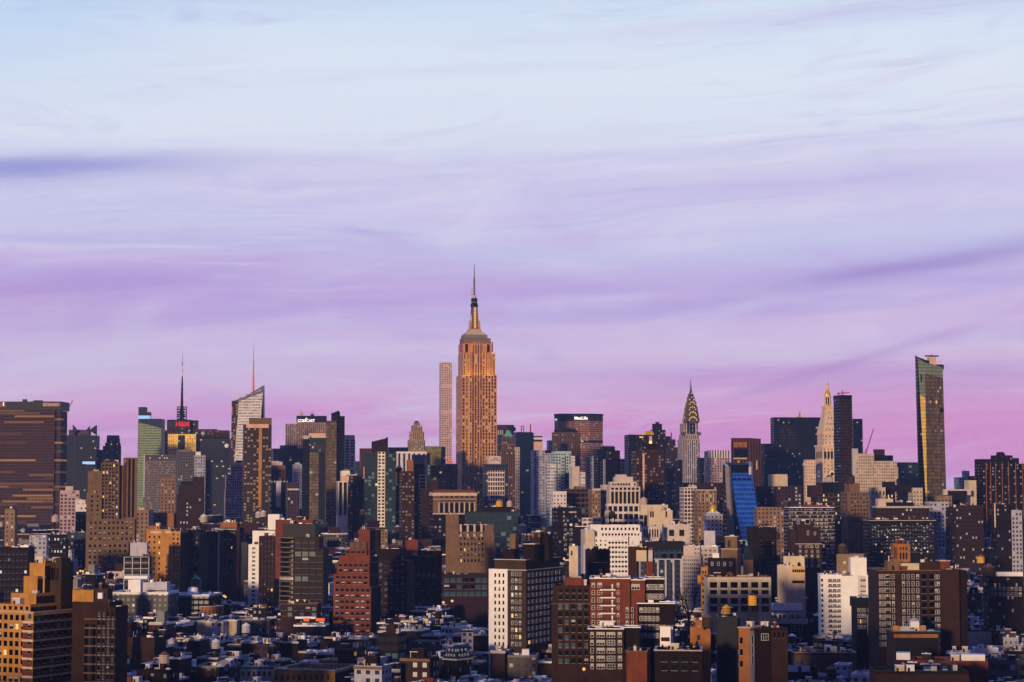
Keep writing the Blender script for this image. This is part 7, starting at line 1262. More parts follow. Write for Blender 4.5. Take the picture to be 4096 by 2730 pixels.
G('red_tan_small_house', 'small red and tan house left of the long tan walled building', 3102, 3158, 2606, 2680, 690, 'brick', D=10, yaw=-4, cat='house', cop='coping', extra=lambda b: slab(b, 3107, 3155, 2642, 2660, -.3, .4, 'gold_b', 'tan_wall_patch'))
b = G('lavender_skylight_house', 'lavender house with tilted white striped skylight', 3338, 3392, 2660, 2740, 640, 'lav_win', D=10, yaw=-20, cat='house', roof='white_roof', cop='cop_w', done=False); m = MB(); x, z = b.hit(3352, 2700, -.5); m.poly([(x, -.6, z - 3), (x + 4.4, -.6, z - 3), (x + 4.0, 2, z + 1), (x - .6, 2, z + 1)], 'blind')
for k in range(6): m.bar((x + .75 * k, -.7, z - 3), (x - .6 + .78 * k, 1.9, z + 1.1), .12, 'black')
b.add(m, 'skylight'); b.done()
G('two_panel_roof_house', 'low olive building with two square white wall panels', 3140, 3270, 2668, 2740, 620, 'olive', D=10, yaw=0, cat='house', extra=lambda b: (slab(b, 3152, 3192, 2664, 2688, -.4, .5, 'white', 'white_panel'), slab(b, 3206, 3240, 2664, 2688, -.4, .5, 'white', 'white_panel')))
b = G('balustrade_white_block', 'brown block with white balustraded cornice at far right', 3954, 4092, 2306, 2400, 950, 'brd_win', D=14, yaw=0, cat='building', done=False, wx=2.6); slab(b, 3988, 4092, 2289, 2310, 0, 3, 'white', 'cornice'); wins(b, 3958, 4088, 2346, 2390, 8, 2, wf=.5, hf=.6, mix=(.3, .4, .3, 0)); b.done()
b = G('arched_mauve_house', 'mauve house with pair of tall arched windows at far right', 3984, 4048, 2444, 2530, 780, 'pinkw', D=10, yaw=-4, cat='house', done=False, sides='purple')
for px in (4004, 4031):
    m = MB(); x, z = b.hit(px, 2468, -.2); m.box(x - .9, x + .9, -.25, .1, z - 3.2, z, 'black'); n = 8; m.poly([(x + .9 * math.cos(math.pi * i / n), -.26, z + .9 * math.sin(math.pi * i / n)) for i in range(n + 1)], 'black'); b.add(m, 'arched_window')
b.done()
G('white_annex_right', 'white long annex with dark red roof edge at far right', 3940, 4072, 2424, 2480, 830, 'white_win', D=10, yaw=-4, cat='house', cmat='brick', wx=4)
G('mauve_plaster_wall', 'plain mauve plaster wall building at the right', 3868, 3966, 2520, 2600, 740, 'pinkw', D=12, yaw=-4, cat='house', cmat='purple', roof='silver')
G('white_stucco_cluster', 'white stucco roof huts beside the dark red low building', 3898, 3994, 2592, 2640, 690, 'white', D=8, yaw=-6, cat='house', roof='white_roof')
G('grey_plaster_front_right', 'grey plastered house with square openings at the bottom right corner', 3952, 4110, 2640, 2740, 620, 'grey_win', D=12, yaw=-4, cat='house', wx=5, fh=5, roof='silver')
# mid right assorted
b = G('tan_flat_block_right', 'dim brown office block with pale lit left edge at right', 3822, 3934, 2030, 2200, 1500, 'br_win', D=22, yaw=10, wx=2.8, fh=3.3, cat='office building', tiers=[(3852, 3934, 2022, 'brick_br', 3)], short='the dim brown office'); G('dark_pair_right', 'dark brown block with slim orange pipe at right', 3984, 4044, 2018, 2160, 1500, 'brd_win', D=16, yaw=4, cat='building', extra=lambda b: mast(b, 3981, 2100, 2013, 1.0, 'peach', off=-1, name='chimney_pipe'))
G('grey_ornate_right', 'grey violet ornate block at the foot of the tapering glass tower', 3718, 3794, 2008, 2120, 1650, 'lav_win', D=14, yaw=6, cat='building', tiers=[(3748, 3808, 1984, 'tan_win', 3)]); G('white_square_frame', 'white framed square window block at far right', 4046, 4088, 2042, 2070, 1500, 'lav_win', D=10, yaw=4, cat='building')
G('white_facade_stack', 'cream fronted small building left of the tapering glass tower foot', 3652, 3690, 1952, 2040, 1750, 'cream_win', D=14, yaw=8, cat='building', tiers=[(3588, 3650, 1940, 'brick_d', 4)]); G('mixed_brown_corner', 'wide brown building with pale roof deck left of the tapering glass tower', 3506, 3716, 2028, 2080, 1500, 'br_win', D=18, yaw=2, cat='building', tiers=[(3546, 3655, 2010, 'brick_d', 2), (3512, 3572, 1996, 'pinkw', 4)], cop='coping', cmat='coping')
G('cream_pediment_house', 'cream classical house with small pediment', 3484, 3542, 1950, 2000, 1800, 'cream_win', D=10, yaw=6, cat='building', fh=7, extra=lambda b: pyr(b, 3500, 3528, 1951, 3514, 1944, 'cream', .2, 'pediment', 2)); G('dark_lit_pair_house', 'dark building with two glowing yellow windows', 3542, 3580, 1928, 2000, 1850, 'brick_d', D=12, yaw=6, cat='building', extra=lambda b: (slab(b, 3552, 3556, 1980, 1990, -.3, .3, 'lit', 'window'), slab(b, 3566, 3570, 1980, 1990, -.3, .3, 'lit', 'window')))
G('brown_mid_slab_right', 'tall plain dark brown block behind the dim brown office', 3800, 3866, 1964, 2040, 1750, 'brick_d', D=16, yaw=8, cat='building', tiers=[(3776, 3884, 1958, 'pinkw', 6)])
G('white_domed_church_block', 'white gabled church block below the gold dome', 2826, 2890, 2058, 2120, 1650, 'white_win', D=14, yaw=6, cat='church', roof='white_roof', extra=lambda b: (b.add((lambda m, h: (m.lathe(h[0], 5, [(2.6, h[1] - 2), (2.7, h[1]), (2.2, h[1] + 2), (1.2, h[1] + 3.4), (.1, h[1] + 4)], 'gold', 14), m.bar((h[0], 5, h[1] + 4), (h[0], 5, h[1] + 9), .3, 'gold'), m)[2])(MB(), b.hit(2852, 2038, 5)), 'gold_dome'), pyr(b, 2830, 2884, 2056, 2852, 2036, 'white', 2, 'gable'), [pyr(b, x, x + 14, 2064, x + 7, 2052, 'lav', -.6, 'gabled_dormer', 2) for x in (2836, 2852, 2868)]))
G('blue_small_wedge', 'small blue sloping glass annex right of the blue wedge building', 3034, 3072, 2044, 2090, 1680, 'blue_face', D=10, yaw=12, wx=3, cat='building', sides='blue_top')
# ------------------------------------------------------------------ the low and middling blocks between, on the same street grids
LOWNAMES = {'brick_d': 'dark brick', 'brick_br': 'brown brick', 'brick': 'red brick', 'brick_t': 'tan brick', 'purple': 'violet brick', 'olive': 'olive brick', 'brd_win': 'dark brown', 'br_win': 'brown', 'red_win': 'red brick', 'tan_win': 'tan', 'grey_win': 'grey', 'pur_win': 'violet', 'white_win': 'white', 'lav_win': 'lavender', 'blue_win': 'dull blue', 'cream_win': 'cream', 'gold_win': 'golden brick', 'orange_win': 'orange brick', 'loft_pur': 'violet loft', 'navy_glass': 'navy glass', 'pink_win': 'pinkish', 'grid_br': 'brown gridded'}
ROOFW = {'tar': 'dark roof', 'silver': 'silvery roof', 'white_roof': 'white roof', 'tan_roof': 'tan roof'}
cover = [2731.0] * 4200
for h in HAND: pass
nfill = 0; FILL = []
order = [h for h in HAND]
occ = []   # footprints in world: (A,u,v,x0,x1,y0,y1)
FOOT = list(BOXES)
CELL = {}
for q in FOOT:
    A, u, v, x0, x1, y0, y1, z, bb = q
    cc = A + u * ((x0 + x1) / 2) + v * ((y0 + y1) / 2); r = math.hypot(x1 - x0, y1 - y0) / 2 + 30
    for ix in range(int((cc.x - r) // 60), int((cc.x + r) // 60) + 1):
        for iy in range(int((cc.y - r) // 60), int((cc.y + r) // 60) + 1): CELL.setdefault((ix, iy), []).append(q)
def clash(pts):
    for p in pts:
        for (A, u, v, x0, x1, y0, y1, z, bb) in CELL.get((int(p.x // 60), int(p.y // 60)), ()):
            d = p - A; a, c = d.dot(u), d.dot(v)
            if x0 - .5 < a < x1 + .5 and y0 - .5 < c < y1 + .5: return True
    return False
def limit(x0p, x1p, Y):
    """highest picture row a block at this distance may reach without hiding what stands behind it"""
    y = 2060 if Y > 2300 else (2110 if Y > 1700 else (2200 if Y > 1200 else 2360))
    if Y < 1000: y = 2440
    for (a, c, yb, b, p0, p1, q0, q1, yt) in order:
        if b.Y > Y and a < x1p and c > x0p: y = max(y, yb - 12)
    return y
def fill_block(A, yaw, w, d, h, style, roof, cop, r, Y, px0, px1, yt):
    global nfill
    t = bpy.data.objects.new('building', None); COL.objects.link(t); t.location = A; t.rotation_euler = (0, 0, yaw); t.empty_display_size = 5
    m = MB(); par = 0.9; wx = r.choice([2.4, 2.8, 3.4]); fh = r.choice([3.0, 3.3, 3.6]); st = M[style]
    m.box(0, w, 0, d, 0, h - par, st, wx, fh, top=False, zref=h - par - 40 * fh)
    tt = .35 + .0001 * Y; pm = M[cop] if cop else st; k = len(m.f); m.ring(0, w, 0, d, h - par, h, tt, pm)
    for i in range(k, len(m.f)): m.uv[i] = [(0.02, 0.02)] * 4
    if r.random() < .35:
        k = len(m.f); m.box(-.3, w + .3, -.5, 0, h - 1.3, h - .3, M[r.choice(['coping', 'brick_d', 'brick_t', 'black'])], bottom=True)
        for i in range(k, len(m.f)): m.uv[i] = [(0.02, 0.02)] * 4
    m.build('wall', t); m = MB(); m.poly([(0, 0, h - par), (w, 0, h - par), (w, d, h - par), (0, d, h - par)], roof); m.build('roof', t)
    u = Vector((math.cos(yaw), math.sin(yaw), 0)); v = Vector((-math.sin(yaw), math.cos(yaw), 0)); BOXES.append((A, u, v, 0, w, 0, d, h - par, None))
    feats = []; n = (r.choice([2, 3, 4, 5, 6]) if Y < 1300 else r.choice([1, 2, 3])) if px1 > 0 else 0
    for i in range(n):
        o = unit_box(t, r, h - par, .5, w - .5, .5, d - .5, r.choice([0, 0, 1, 2, 3, 3, 4, 5])); feats.append(o.name.split('.')[0])
    if h > 30 and r.random() < .6:
        m = MB(); m.box(w * .25, w * .7, d * .3, d * .7, h - par, h + r.uniform(3, 7), M[r.choice(['brick_d', 'brick_br', 'grey', 'tar'])]); m.build('bulkhead', t); feats.append('bulkhead')
    FILL.append(dict(o=t, px=(px0 + px1) / 2, x0=px0, x1=px1, yt=yt, Y=Y, style=style, roof=roof, h=h, feats=feats, w=w)); nfill += 1; return t
def zone(yaw, c0, c1, step, lots, depth, hrng, styles, seed, aoff=0, street=14):
    r = random.Random(seed); u = Vector((math.cos(yaw), math.sin(yaw), 0)); v = Vector((-math.sin(yaw), math.cos(yaw), 0)); c = c0; row = 0
    while c < c1:
        dpt = r.uniform(*depth); a = -1100 + r.uniform(0, 10)
        while a < 1100:
            w = r.uniform(*lots); g_ = 0 if r.random() < .82 else r.uniform(4, 16); A = u * a + v * c; A = Vector((A.x, A.y + aoff, 0)); a += w + g_
            if A.y < 640 or A.y > 3400: continue
            # visible span
            cs = [A, A + u * w, A + u * w + v * dpt, A + v * dpt]
            hh = r.uniform(*hrng) * (1 if r.random() < .85 else r.uniform(1.2, 1.7)); Y = A.y
            pp = [proj((p.x, p.y, hh)) for p in cs]; x0p, x1p = min(p[0] for p in pp), max(p[0] for p in pp)
            if x1p < 2 or x0p > 4094: continue
            lim = limit(x0p, x1p, Y) + r.uniform(0, 22); zmax = at(2048, lim, Y).z; hh = min(hh, zmax)
            if hh < 7: continue
            yt = min(proj((p.x, p.y, hh))[1] for p in cs)
            if yt > 2735: continue
            pts = [A + u * w * s + v * dpt * t for s in (.04, .5, .96) for t in (.04, .5, .96)]
            if clash(pts): continue
            # hidden behind what already stands in front?
            yb_ = max(proj((p.x, p.y, hh))[1] for p in cs); vis = 0
            for X in range(int(max(0, x0p)), int(min(4095, x1p)) + 1, 3):
                if cover[X] > yt + 3: vis += 3
            if vis < min(14, (x1p - x0p) * .3): continue
            st = r.choice(styles); rf = r.choice(['tar', 'silver', 'silver', 'white_roof', 'white_roof', 'tan_roof']); cp = r.choice([None, None, 'coping', 'cop_w', 'lav', 'cop_w'])
            fill_block(A, yaw, w, dpt, hh, st, rf, cp, r, Y, x0p, x1p, yt)
            for X in range(int(max(0, x0p)), int(min(4095, x1p)) + 1): cover[X] = min(cover[X], (yt + yb_) / 2)
        c += dpt + (r.uniform(3, 8) if row % 2 == 0 else street); row += 1
S_LOW = ['brick_d', 'brd_win', 'brd_win', 'br_win', 'br_win', 'pur_win', 'grey_win', 'red_win', 'tan_win', 'loft_pur', 'pur_win', 'white_win', 'lav_win', 'brick_br', 'brick_d', 'brd_win']
S_MID = ['br_win', 'brd_win', 'tan_win', 'grey_win', 'pur_win', 'blue_win', 'pink_win', 'br_win', 'lav_win', 'navy_glass', 'white_win', 'red_win', 'brd_win', 'grid_br', 'brd_win']
# hand-made blocks also hide what is behind them: register them front to back, zone by zone
def hand_cover(Y0, Y1):
    for (a, c, yb, b, p0, p1, q0, q1, yt) in order:
        if Y0 <= b.Y < Y1:
            for X in range(int(max(0, a)), int(min(4095, c)) + 1): cover[X] = min(cover[X], yt)
for (y0, y1, lots, dep, hr, st, seed) in ((640, 820, (6, 13), (9, 14), (14, 24), S_LOW, 11), (826, 1000, (6, 13), (10, 15), (14, 25), S_LOW, 12), (1006, 1250, (7, 15), (11, 17), (14, 26), S_LOW, 13), (1260, 1600, (9, 20), (14, 20), (16, 34), S_MID, 14), (1610, 2050, (13, 26), (18, 26), (22, 50), S_MID, 15), (2080, 2700, (20, 40), (22, 32), (35, 70), S_MID, 16), (2720, 3350, (28, 55), (28, 40), (45, 90), S_MID, 17)):
    hand_cover(0 if y0 == 640 else y0 - 60, (y0 + y1) / 2)
    zone(NEAR if y1 < 1700 else MID, y0, y1, 0, lots, dep, hr, st, seed)
    hand_cover((y0 + y1) / 2, y1)
nmain = nfill
rr_ = random.Random(77); ub_ = MB()  # unseen blocks added below and behind the view to shade the foreground
def low_block(x, y, w, d, h):
    k = len(ub_.v); c, s_ = math.cos(NEAR), math.sin(NEAR); ub_.box(0, w, 0, d, 0, h, M[rr_.choice(S_LOW)], 3, 3.3, top=False); ub_.poly([(0, 0, h), (w, 0, h), (w, d, h), (0, d, h)], 'tar')
    for i in range(k, len(ub_.v)): a, b_, z = ub_.v[i]; ub_.v[i] = (x + a * c - b_ * s_, y + a * s_ + b_ * c, z)
for row, yy in enumerate((-120, 60, 230, 330, 420, 500, 575)):
    x = -560
    while x < 380:
        w = rr_.uniform(14, 26); g_ = rr_.uniform(0, 5); h = rr_.uniform(24, 48) if yy > 100 else rr_.uniform(30, 62)
        if not (abs(x) < 60 and yy < 100):
            if yy > 0 and proj((x + w / 2, yy + 20, h))[1] < 2760: h = at(2048, 2775, yy + 25).z
            if h > 8: low_block(x, yy, w, 20, h)
        x += w + g_
for (x, yy, w, h) in ((-520, -760, 46, 118), (-440, -820, 40, 132), (-350, -700, 52, 110), (-262, -800, 44, 140), (-170, -720, 42, 112), (-96, -820, 50, 128), (-20, -700, 40, 104), (60, -780, 46, 136), (140, -700, 44, 108), (-640, -700, 60, 126), (-760, -760, 60, 112), (230, -760, 50, 120)): low_block(x, yy, w, 40, h)  # tall unseen blocks added behind the camera for their long shadows
uo = ub_.build('shadow_blocks'); uo['kind'] = 'stuff'; tag(uo, 'unseen blocks added below and behind the view to shade the foreground', 'city blocks')
print('fill blocks', nfill)
# labels for these blocks: colour, height, roof and what they stand beside
def near_land(f):
    best = None
    for (xl, xr, yt, yb, Y, s) in LOC:
        dxp = 0 if xl <= f['px'] <= xr else min(abs(f['px'] - xl), abs(f['px'] - xr)); dist = dxp + abs(min(max(f['yt'], yt), yb) - f['yt']) * .8 + (40 if Y < f['Y'] else 0)
        if best is None or dist < best[0]: best = (dist, s, xl, xr, Y, dxp)
    _, s, xl, xr, Y, dxp = best
    rel = ('in front of' if Y > f['Y'] else 'behind') if dxp < 12 else ('left of' if f['px'] < xl else 'right of')
    return rel + ' ' + s
def words(s): return len(s.split())
taken = {}
FEAT = {'air_unit': 'air unit', 'chimney': 'chimney', 'skylight': 'skylight', 'stair_hut': 'stair hut', 'duct': 'duct', 'vent_pipe': 'vent pipe', 'bulkhead': 'bulkhead'}
for f in FILL:
    st = LOWNAMES.get(f['style'], 'brown'); hgt = 'low' if f['h'] < 20 else ('mid-rise' if f['h'] < 38 else 'tall'); base = f"{hgt} {st} building"
    feat = FEAT[f['feats'][0]] if f['feats'] else ''
    f['base'], f['land'], f['roofw'], f['feat'] = base, near_land(f), ROOFW[f['roof']], feat
    taken.setdefault((base, f['roofw'], f['land']), []).append(f)
for k, fs in taken.items():
    fs.sort(key=lambda f: f['px'])
    if len(fs) == 1: fs[0]['lab'] = f"{k[0]} with {k[1]} {k[2]}"
    else:
        N_ = ['first', 'second', 'third', 'fourth', 'fifth', 'sixth', 'seventh', 'eighth', 'ninth']
        for i, f in enumerate(fs): f['lab'] = f"{N_[i] if len(fs) > 2 else ('left' if i == 0 else 'right')} {k[0]}{' from left' if len(fs) > 2 else ''} with {k[1]} {k[2]}"
for f in FILL:
    l = f['lab'].replace('the ', '', 0)
    if words(l) > 16: l = l.replace(' with ' + f['roofw'], ', ' + f['roofw'].replace(' roof', '-roofed'))
    if words(l) > 16: l = ' '.join(l.split()[:16])
    tag(f['o'], l, 'building', 'buildings filling the blocks between the towers'); f['lab'] = l
    nm = 'office_block' if f['h'] > 38 else ('loft_building' if f['h'] > 28 else ('apartment_block' if f['h'] > 19.5 else ('walk_up_building' if f['h'] > 16 else 'row_house'))); f['o'].name = nm

# ------------------------------------------------------------------ water tanks standing on roofs
TK = [('yellow', 3010, 2402, 700, 1.55, 3.4, 5, 'bright yellow water tank on tall legs before the beige factory block', 'wood'), ('wood', 2975, 2438, 705, 1.9, 3.6, 4, 'brown wooden water tank left of the bright yellow one', 'wood'),
 ('wood', 2828, 2494, 690, 1.9, 3.6, 7, 'dark wooden water tank on braced legs above the foreground roof garden', 'brick_t'), ('gold_b', 2905, 2460, 705, 1.6, 2.2, 1, 'small golden tank on the big navy plant building', 'yellow'),
 ('wood', 3370, 2215, 1000, 2.4, 4, 6, 'dark wooden water tank above the white blank-slab apartments', 'brick_t'), ('wood_w', 3912, 2115, 1450, 2.8, 4.5, 3, 'pale pinkish water tank right of the dim brown office', 'brick_o'), ('yellow', 3921, 2148, 1300, 2.5, 4, 3, 'small yellow water tank below the pale pinkish tank', 'brick_o'),
 ('wood_w', 3317, 1942, 1900, 3.6, 5, 4, 'pale round water tank in front of the marble clock tower', 'brick_t'), ('wood_w', 2432, 2012, 1500, 2.8, 4.5, 3, 'pale water tank beside the white tiered podium', 'peach'), ('wood', 2448, 2018, 1500, 2.6, 4, 3, 'dark water tank right of the pale one beside the white tiered podium', 'wood'),
 ('wood_w', 2090, 2054, 1550, 3.3, 5, 3, 'pinkish white water tank with pointed cap right of the banner tower', 'peach'), ('yellow', 1998, 2080, 1450, 2.6, 4, 3, 'golden water tank right of the wide dark ribbon block', 'gold_b'), ('yellow', 2172, 2090, 1480, 2.3, 3.4, 3, 'small golden water tank left of the maroon brick tower', 'gold_b'),
 ('wood', 1590, 2110, 1500, 2.6, 4, 4, 'blue grey water tank below the slanted roof tower', 'lav'), ('wood_w', 2575, 2078, 1400, 2.6, 3.8, 3, 'pale water tank left of the cream louvred box', 'peach'), ('wood', 2817, 2100, 1350, 2.8, 4, 4, 'dark water tank with pointed cap left of the blue wedge building', 'brick_t'), ('wood', 2850, 2092, 1340, 3.0, 4.5, 4, 'taller dark water tank left of the blue wedge building', 'brick_t'),
 ('wood', 3405, 2060, 1450, 3.2, 5, 8, 'dark rusty water tank on tall stand before the tall warm brown block', 'steel'), ('wood_w', 1034, 2005, 1900, 3.0, 4.5, 3, 'left of two white round tanks right of the gold strip apartment tower', 'white'), ('wood_w', 1054, 2005, 1900, 3.0, 4.5, 3, 'right of two white round tanks right of the gold strip apartment tower', 'white'),
 ('wood_w', 816, 2078, 1500, 2.8, 4, 3, 'white water tank at the corner of the brown white-windowed block', 'white'), ('wood_w', 222, 2078, 1550, 3.0, 4, 2, 'cream round tank below the huge bronze slab', 'cream'), ('wood', 1215, 2058, 1500, 3.6, 4.5, 3, 'white domed tank on teal stand behind the rounded grid tower', 'white'), ('wood', 1450, 2040, 1700, 2.4, 3.4, 3, 'small brown tank below the dark brown slab', 'brick_t'),
 ('wood', 2115, 2058, 1600, 2.4, 3.8, 3, 'small dark tank right of the pinkish white tank', 'brick_t'), ('wood_w', 2038, 2082, 1480, 2.2, 3.6, 3, 'tiny pink tank right of the golden water tank', 'peach'), ('wood', 3955, 2300, 1000, 2.8, 4, 3, 'dark tank with tan cap left of the balustraded block', 'brick_t'), ('wood', 4050, 2170, 1250, 2.6, 3.6, 3, 'dark round tank with pale cap at the right edge', 'lav'),
 ('wood', 3145, 2085, 1300, 2.5, 3.6, 3, 'dark tank with tan cap left of the white lined brick slab', 'brick_t'), ('wood', 3105, 2075, 1320, 2.4, 3.6, 3, 'dark blue tank beside the small blue sloping annex', 'slate'), ('wood', 2885, 2130, 1150, 2.4, 4, 6, 'dark tank on a tall brick column before the blue wedge building', 'brick_d')]
for (mt, px, py, Y, r_, h_, leg, lab, rm) in TK:
    q_ = YM(Y) / Y; Y = YM(Y); r_, h_, leg = r_ * q_, h_ * q_, leg * q_
    # slide a little along the ray until it stands on a roof
    best = None
    for dy in range(-120, 121, 10):
        p = at(px, py, Y + dy); z = roof_at(p.x, p.y)
        if z > 6: 
            e = abs((z + leg + h_ * .5) - p.z) + abs(dy) * .02
            if best is None or e < best[0]: best = (e, p, z)
    if best is None: continue
    e, p, z = best; lg = leg
    gap = p.z - z - h_ * .5
    lg = max(1.0, min(12.0, gap)) if gap > 0 else 1.0
    water_tower(p.x, p.y, z, r_, h_, lg, mt, lab, rm=rm)
r = random.Random(5); cand = [f for f in FILL if f['w'] > 11 and f['h'] > 12]; r.shuffle(cand); tk = {}
for f in cand[:46]:
    o = f['o']; u = Vector((math.cos(o.rotation_euler[2]), math.sin(o.rotation_euler[2]), 0)); v = Vector((-u.y, u.x, 0)); p = o.location + u * f['w'] * r.uniform(.3, .7) + v * 7; z = roof_at(p.x, p.y)
    mt, cn = r.choice([('wood', 'brown wooden'), ('wood', 'brown wooden'), ('wood_w', 'pale'), ('wood_w', 'pale'), ('gold_b', 'golden'), ('steel', 'black'), ('lav', 'lavender')])
    lb = f"{cn} water tank on the {f['lab']}"; q = lb.split()
    if len(q) > 16: lb = f"{cn} tank on {f['lab']}"; q = lb.split()
    if len(q) > 16: lb = ' '.join(w_ for w_ in q if w_ not in ('the', 'with'))
    if len(lb.split()) > 16: lb = ' '.join(lb.split()[:16])
    if lb in USED: continue
    water_tower(p.x, p.y, z, r.uniform(1.7, 2.6), r.uniform(3, 4.4), r.uniform(2, 5), mt, lb, rm=r.choice(['wood', 'brick_t', 'white', 'lav', 'copper']), n=10)

# ------------------------------------------------------------------ bare trees, garden plants, street lamps and cars
def tree(px, py, Y, h, label, seed, ev=False, group='bare trees between the houses', z=None, dz=None):
    h = h * YM(Y) / Y; Y = YM(Y); p = at(px, py, Y); z = roof_at(p.x, p.y) if z is None else z; t = thing('evergreen_shrub' if ev else 'bare_tree', (p.x, p.y, z), 0, label, 'shrub' if ev else 'tree', group); r = random.Random(seed)
    tr = MB(); segs = []
    def grow(a, d, L, w, k):
        e = a + d * L; segs.append((a, e, w)); 
        if k == 0: return
        for i in range(3 if k > 1 else 2):
            nd = (d + Vector((r.uniform(-.7, .7), r.uniform(-.7, .7), r.uniform(-.1, .5)))).normalized(); grow(e, nd, L * r.uniform(.6, .8), w * .58, k - 1)
    if not ev:
        grow(Vector((0, 0, 0)), Vector((0, 0, 1)), h * .32, h * .035, 4); tr.bar(segs[0][0], segs[0][1], segs[0][2], 'bark'); tr.build('trunk', t); c = MB()
        for a, e, w in segs[1:]: c.bar(a, e, max(w, .05), 'bark')
        c.build('crown', t)
    else:
        tr.bar((0, 0, 0), (0, 0, h * .5), .15, 'bark'); tr.build('trunk', t); c = MB()
        for i in range(170):
            an = r.uniform(0, 6.28); hh = r.uniform(.15, 1); rr = (1.05 - hh) * h * .42 * r.uniform(.4, 1); q = Vector((rr * math.cos(an), rr * math.sin(an), hh * h)); a = Vector((r.uniform(-1, 1), r.uniform(-1, 1), r.uniform(-1, 1))).normalized() * h * .09; b_ = a.orthogonal().normalized() * h * .06; c.poly([q - a, q + b_, q + a, q - b_], 'foliage')
        c.build('crown', t)
tz = [(2040, 2600, 740, 13, 'bare tree at the foot of the brown block with white wall'), (2062, 2610, 735, 11, 'smaller bare tree right of the white end wall foot'), (2755, 2420, 860, 22, 'left bare street tree below the pinkish apartment block'), (2775, 2430, 850, 20, 'middle bare street tree below the pinkish apartment block'), (2795, 2440, 840, 18, 'right bare street tree below the pinkish apartment block'), (1560, 2640, 720, 7, 'bare tree behind the yellow arched row'), (1000, 2412, 1000, 12, 'bare tree at the foot of the narrow white tower'), (862, 2400, 1100, 10, 'bare tree beside the white drum hall')]
for i, (px, py, Y, h, lb) in enumerate(tz): tree(px, py, Y, h, lb, 100 + i)
sh = [(2650, 2596, 655, 2.6, 'left clipped dark shrub on the foreground roof garden'), (2676, 2596, 655, 2.2, 'second dark shrub on the foreground roof garden'), (2700, 2595, 657, 2.8, 'third dark shrub on the foreground roof garden'), (2738, 2594, 657, 2.4, 'fourth dark shrub on the foreground roof garden'), (2765, 2594, 656, 3.0, 'fifth dark shrub on the foreground roof garden'), (2788, 2592, 658, 3.4, 'tallest shrub beside the wooden tank legs'), (3195, 2250, 1000, 2.8, 'dark shrub on the roof terrace of the yellow striped block'), (3020, 2300, 905, 4, 'dark round shrub on the beige factory block roof'), (3040, 2302, 905, 3, 'smaller shrub on the beige factory block roof'), (3572, 2276, 852, 3, 'dark shrub on the terrace of the very large brown block'), (2640, 2166, 1152, 3, 'dark shrub on the navy arched block roof'), (2780, 2212, 1084, 3.2, 'dark shrub on the pinkish apartment block terrace'), (2330, 2336, 795, 2.4, 'dark shrub on the dark brown centre block terrace'), (3925, 2596, 700, 3, 'dark shrub before the white stucco huts')]
for i, (px, py, Y, h, lb) in enumerate(sh): tree(px, py, Y, h, lb, 200 + i, True, 'shrubs on roof terraces')
# lit street lamps and cars in the avenue glimpsed behind the white drum hall
lamps = [(806, 2334, 1500), (813, 2349, 1440), (820, 2400, 1380), (832, 2301, 1700), (838, 2310, 1650), (897, 2382, 1200), (903, 2386, 1195), (884, 2376, 1230), (323, 2282, 1300), (333, 2284, 1290), (312, 2290, 1280), (333, 2296, 1270), (2335, 2674, 745), (1190, 2400, 1040), (1160, 2402, 1040), (1218, 2401, 1040), (1376, 2560, 900), (1809, 2402, 960), (1774, 2408, 955), (845, 2325, 1560)]
WORDS_ = ['first', 'second', 'third', 'fourth', 'fifth', 'sixth', 'seventh', 'eighth', 'ninth', 'tenth', 'eleventh', 'twelfth', 'thirteenth', 'fourteenth', 'fifteenth', 'sixteenth', 'seventeenth', 'eighteenth', 'nineteenth', 'twentieth']
for i, (px, py, Y) in enumerate(sorted(lamps)):
    Y = YM(Y); p = at(px, py, Y); z = roof_at(p.x, p.y); z = z if z < p.z - 1 else 0.0
    if p.z - z < 1.5: continue
    t = thing('street_lamp', (p.x, p.y, z), 0, f'{WORDS_[i]} glowing orange lamp from the left in the dark gaps between buildings', 'street lamp', 'lit lamps in the dark gaps')
    m = MB(); m.lathe(0, 0, [(.14, 0), (.09, p.z - z)], 'steel', 8); m.bar((0, 0, p.z - z), (0, -1.2, p.z - z + .3), .12, 'steel'); m.build('pole', t); m = MB(); s_ = .45 * Y / 1000 + .25; m.lathe(0, -1.3, [(.15, p.z - z + .4), (s_, p.z - z), (s_ * .8, p.z - z - s_), (.1, p.z - z - s_ * 1.4)], 'lit', 10); m.build('lamp', t)
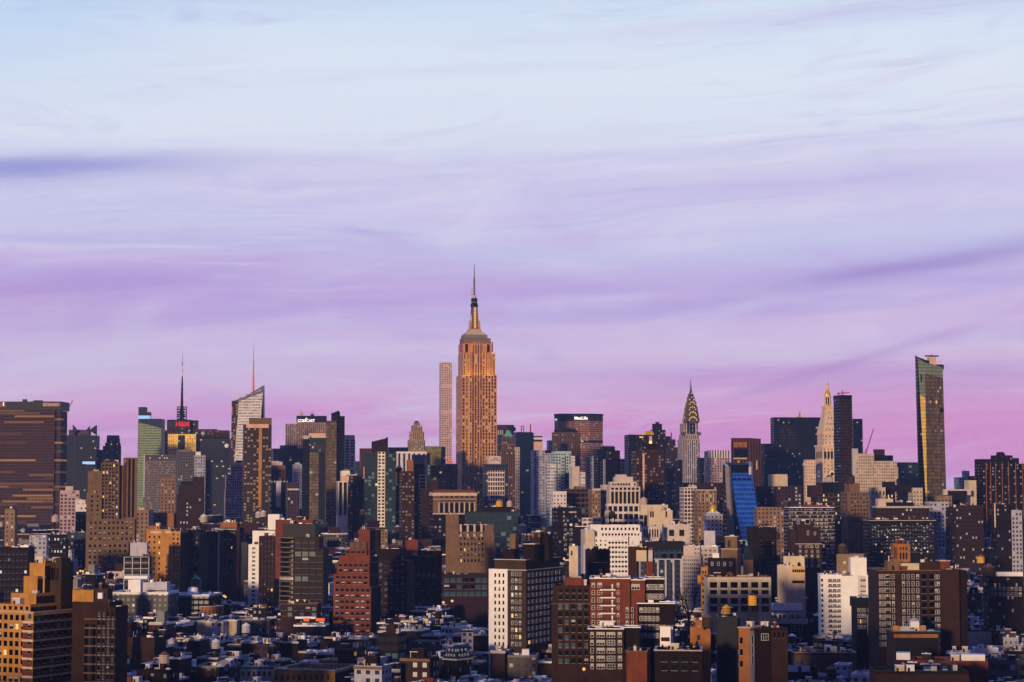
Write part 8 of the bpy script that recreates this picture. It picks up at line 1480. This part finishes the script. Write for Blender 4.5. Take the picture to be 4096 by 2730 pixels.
def car(px, py, Y, mat, label, tail):
    p = at(px, py, Y); t = thing('car', (p.x, p.y, 0.0), MID, label, 'car', 'cars on the avenue seen in the gap')
    m = MB(); m.box(-.9, .9, -2.2, 2.2, .35, .95, mat, bottom=True); m.box(-.75, .75, -1.1, 1.4, .95, 1.45, mat); m.build('body', t); m = MB(); m.box(-.77, .77, -1.12, 1.42, 1.0, 1.35, 'glass'); m.build('windows', t)
    for sx in (-1, 1):
        for sy in (-1.4, 1.4):
            w = MB(); w.lathe(0, 0, [(.33, -.1), (.33, .1)], 'steel', 12); me = w.mesh('wheel'); me.transform(Matrix.Rotation(math.pi / 2, 4, 'Y')); o = link('wheel', me, t); o.location = (sx * .85, sy, .33)
        l = MB(); l.box(sx * .62 - .2, sx * .62 + .2, -2.32, -2.2, .55, .85, 'red_e' if tail else 'white_e'); l.build('taillight' if tail else 'headlight', t)
for i, (px, Y, mat, lb, tl) in enumerate([(800, 1585, 'brick_d', 'dark car with red tail lights, nearest in the avenue gap', True), (818, 1640, 'white', 'white car with bright headlights in the avenue gap', False), (826, 1720, 'yellow', 'yellow cab with red tail lights in the avenue gap', True), (838, 1800, 'black', 'black car with headlights, farthest in the avenue gap', False)]): car(px, 2400, Y, mat, lb, tl)
print('objects', len(bpy.data.objects), 'things', sum(len(v) for v in USED.values()))
for k, v in USED.items():
    if len(v) > 1: print('DUP LABEL', len(v), k)
    if len(k.split()) > 16 or len(k.split()) < 4: print('LEN', len(k.split()), k)
# tidy names: drop layout words
for o in list(bpy.data.objects):
    if o.parent is None and 'category' in o:
        b0 = o.name.split('.')[0]; nn = '_'.join(w for w in b0.split('_') if w not in ('left', 'right', 'side', 'front', 'rear', 'mid', 'centre', 'duo', 'head'))
        if nn != b0: o.name = nn

# ------------------------------------------------------------------ haze
hz = MB(); hz.box(-6000, 6000, -1500, 9000, -1, 640, 'white', bottom=True)
ho = hz.build('haze'); ho['kind'] = 'stuff'; hm = bpy.data.materials.new('evening_air'); hm.use_nodes = True; hm.node_tree.nodes.clear()
pv = hm.node_tree.nodes.new('ShaderNodeVolumePrincipled'); mo_ = hm.node_tree.nodes.new('ShaderNodeOutputMaterial'); hm.node_tree.links.new(pv.outputs[0], mo_.inputs['Volume'])
pv.inputs['Color'].default_value = (0.30, 0.48, 1.0, 1); pv.inputs['Density'].default_value = 0.00004; pv.inputs['Anisotropy'].default_value = 0.0
ho.data.materials.clear(); ho.data.materials.append(hm)
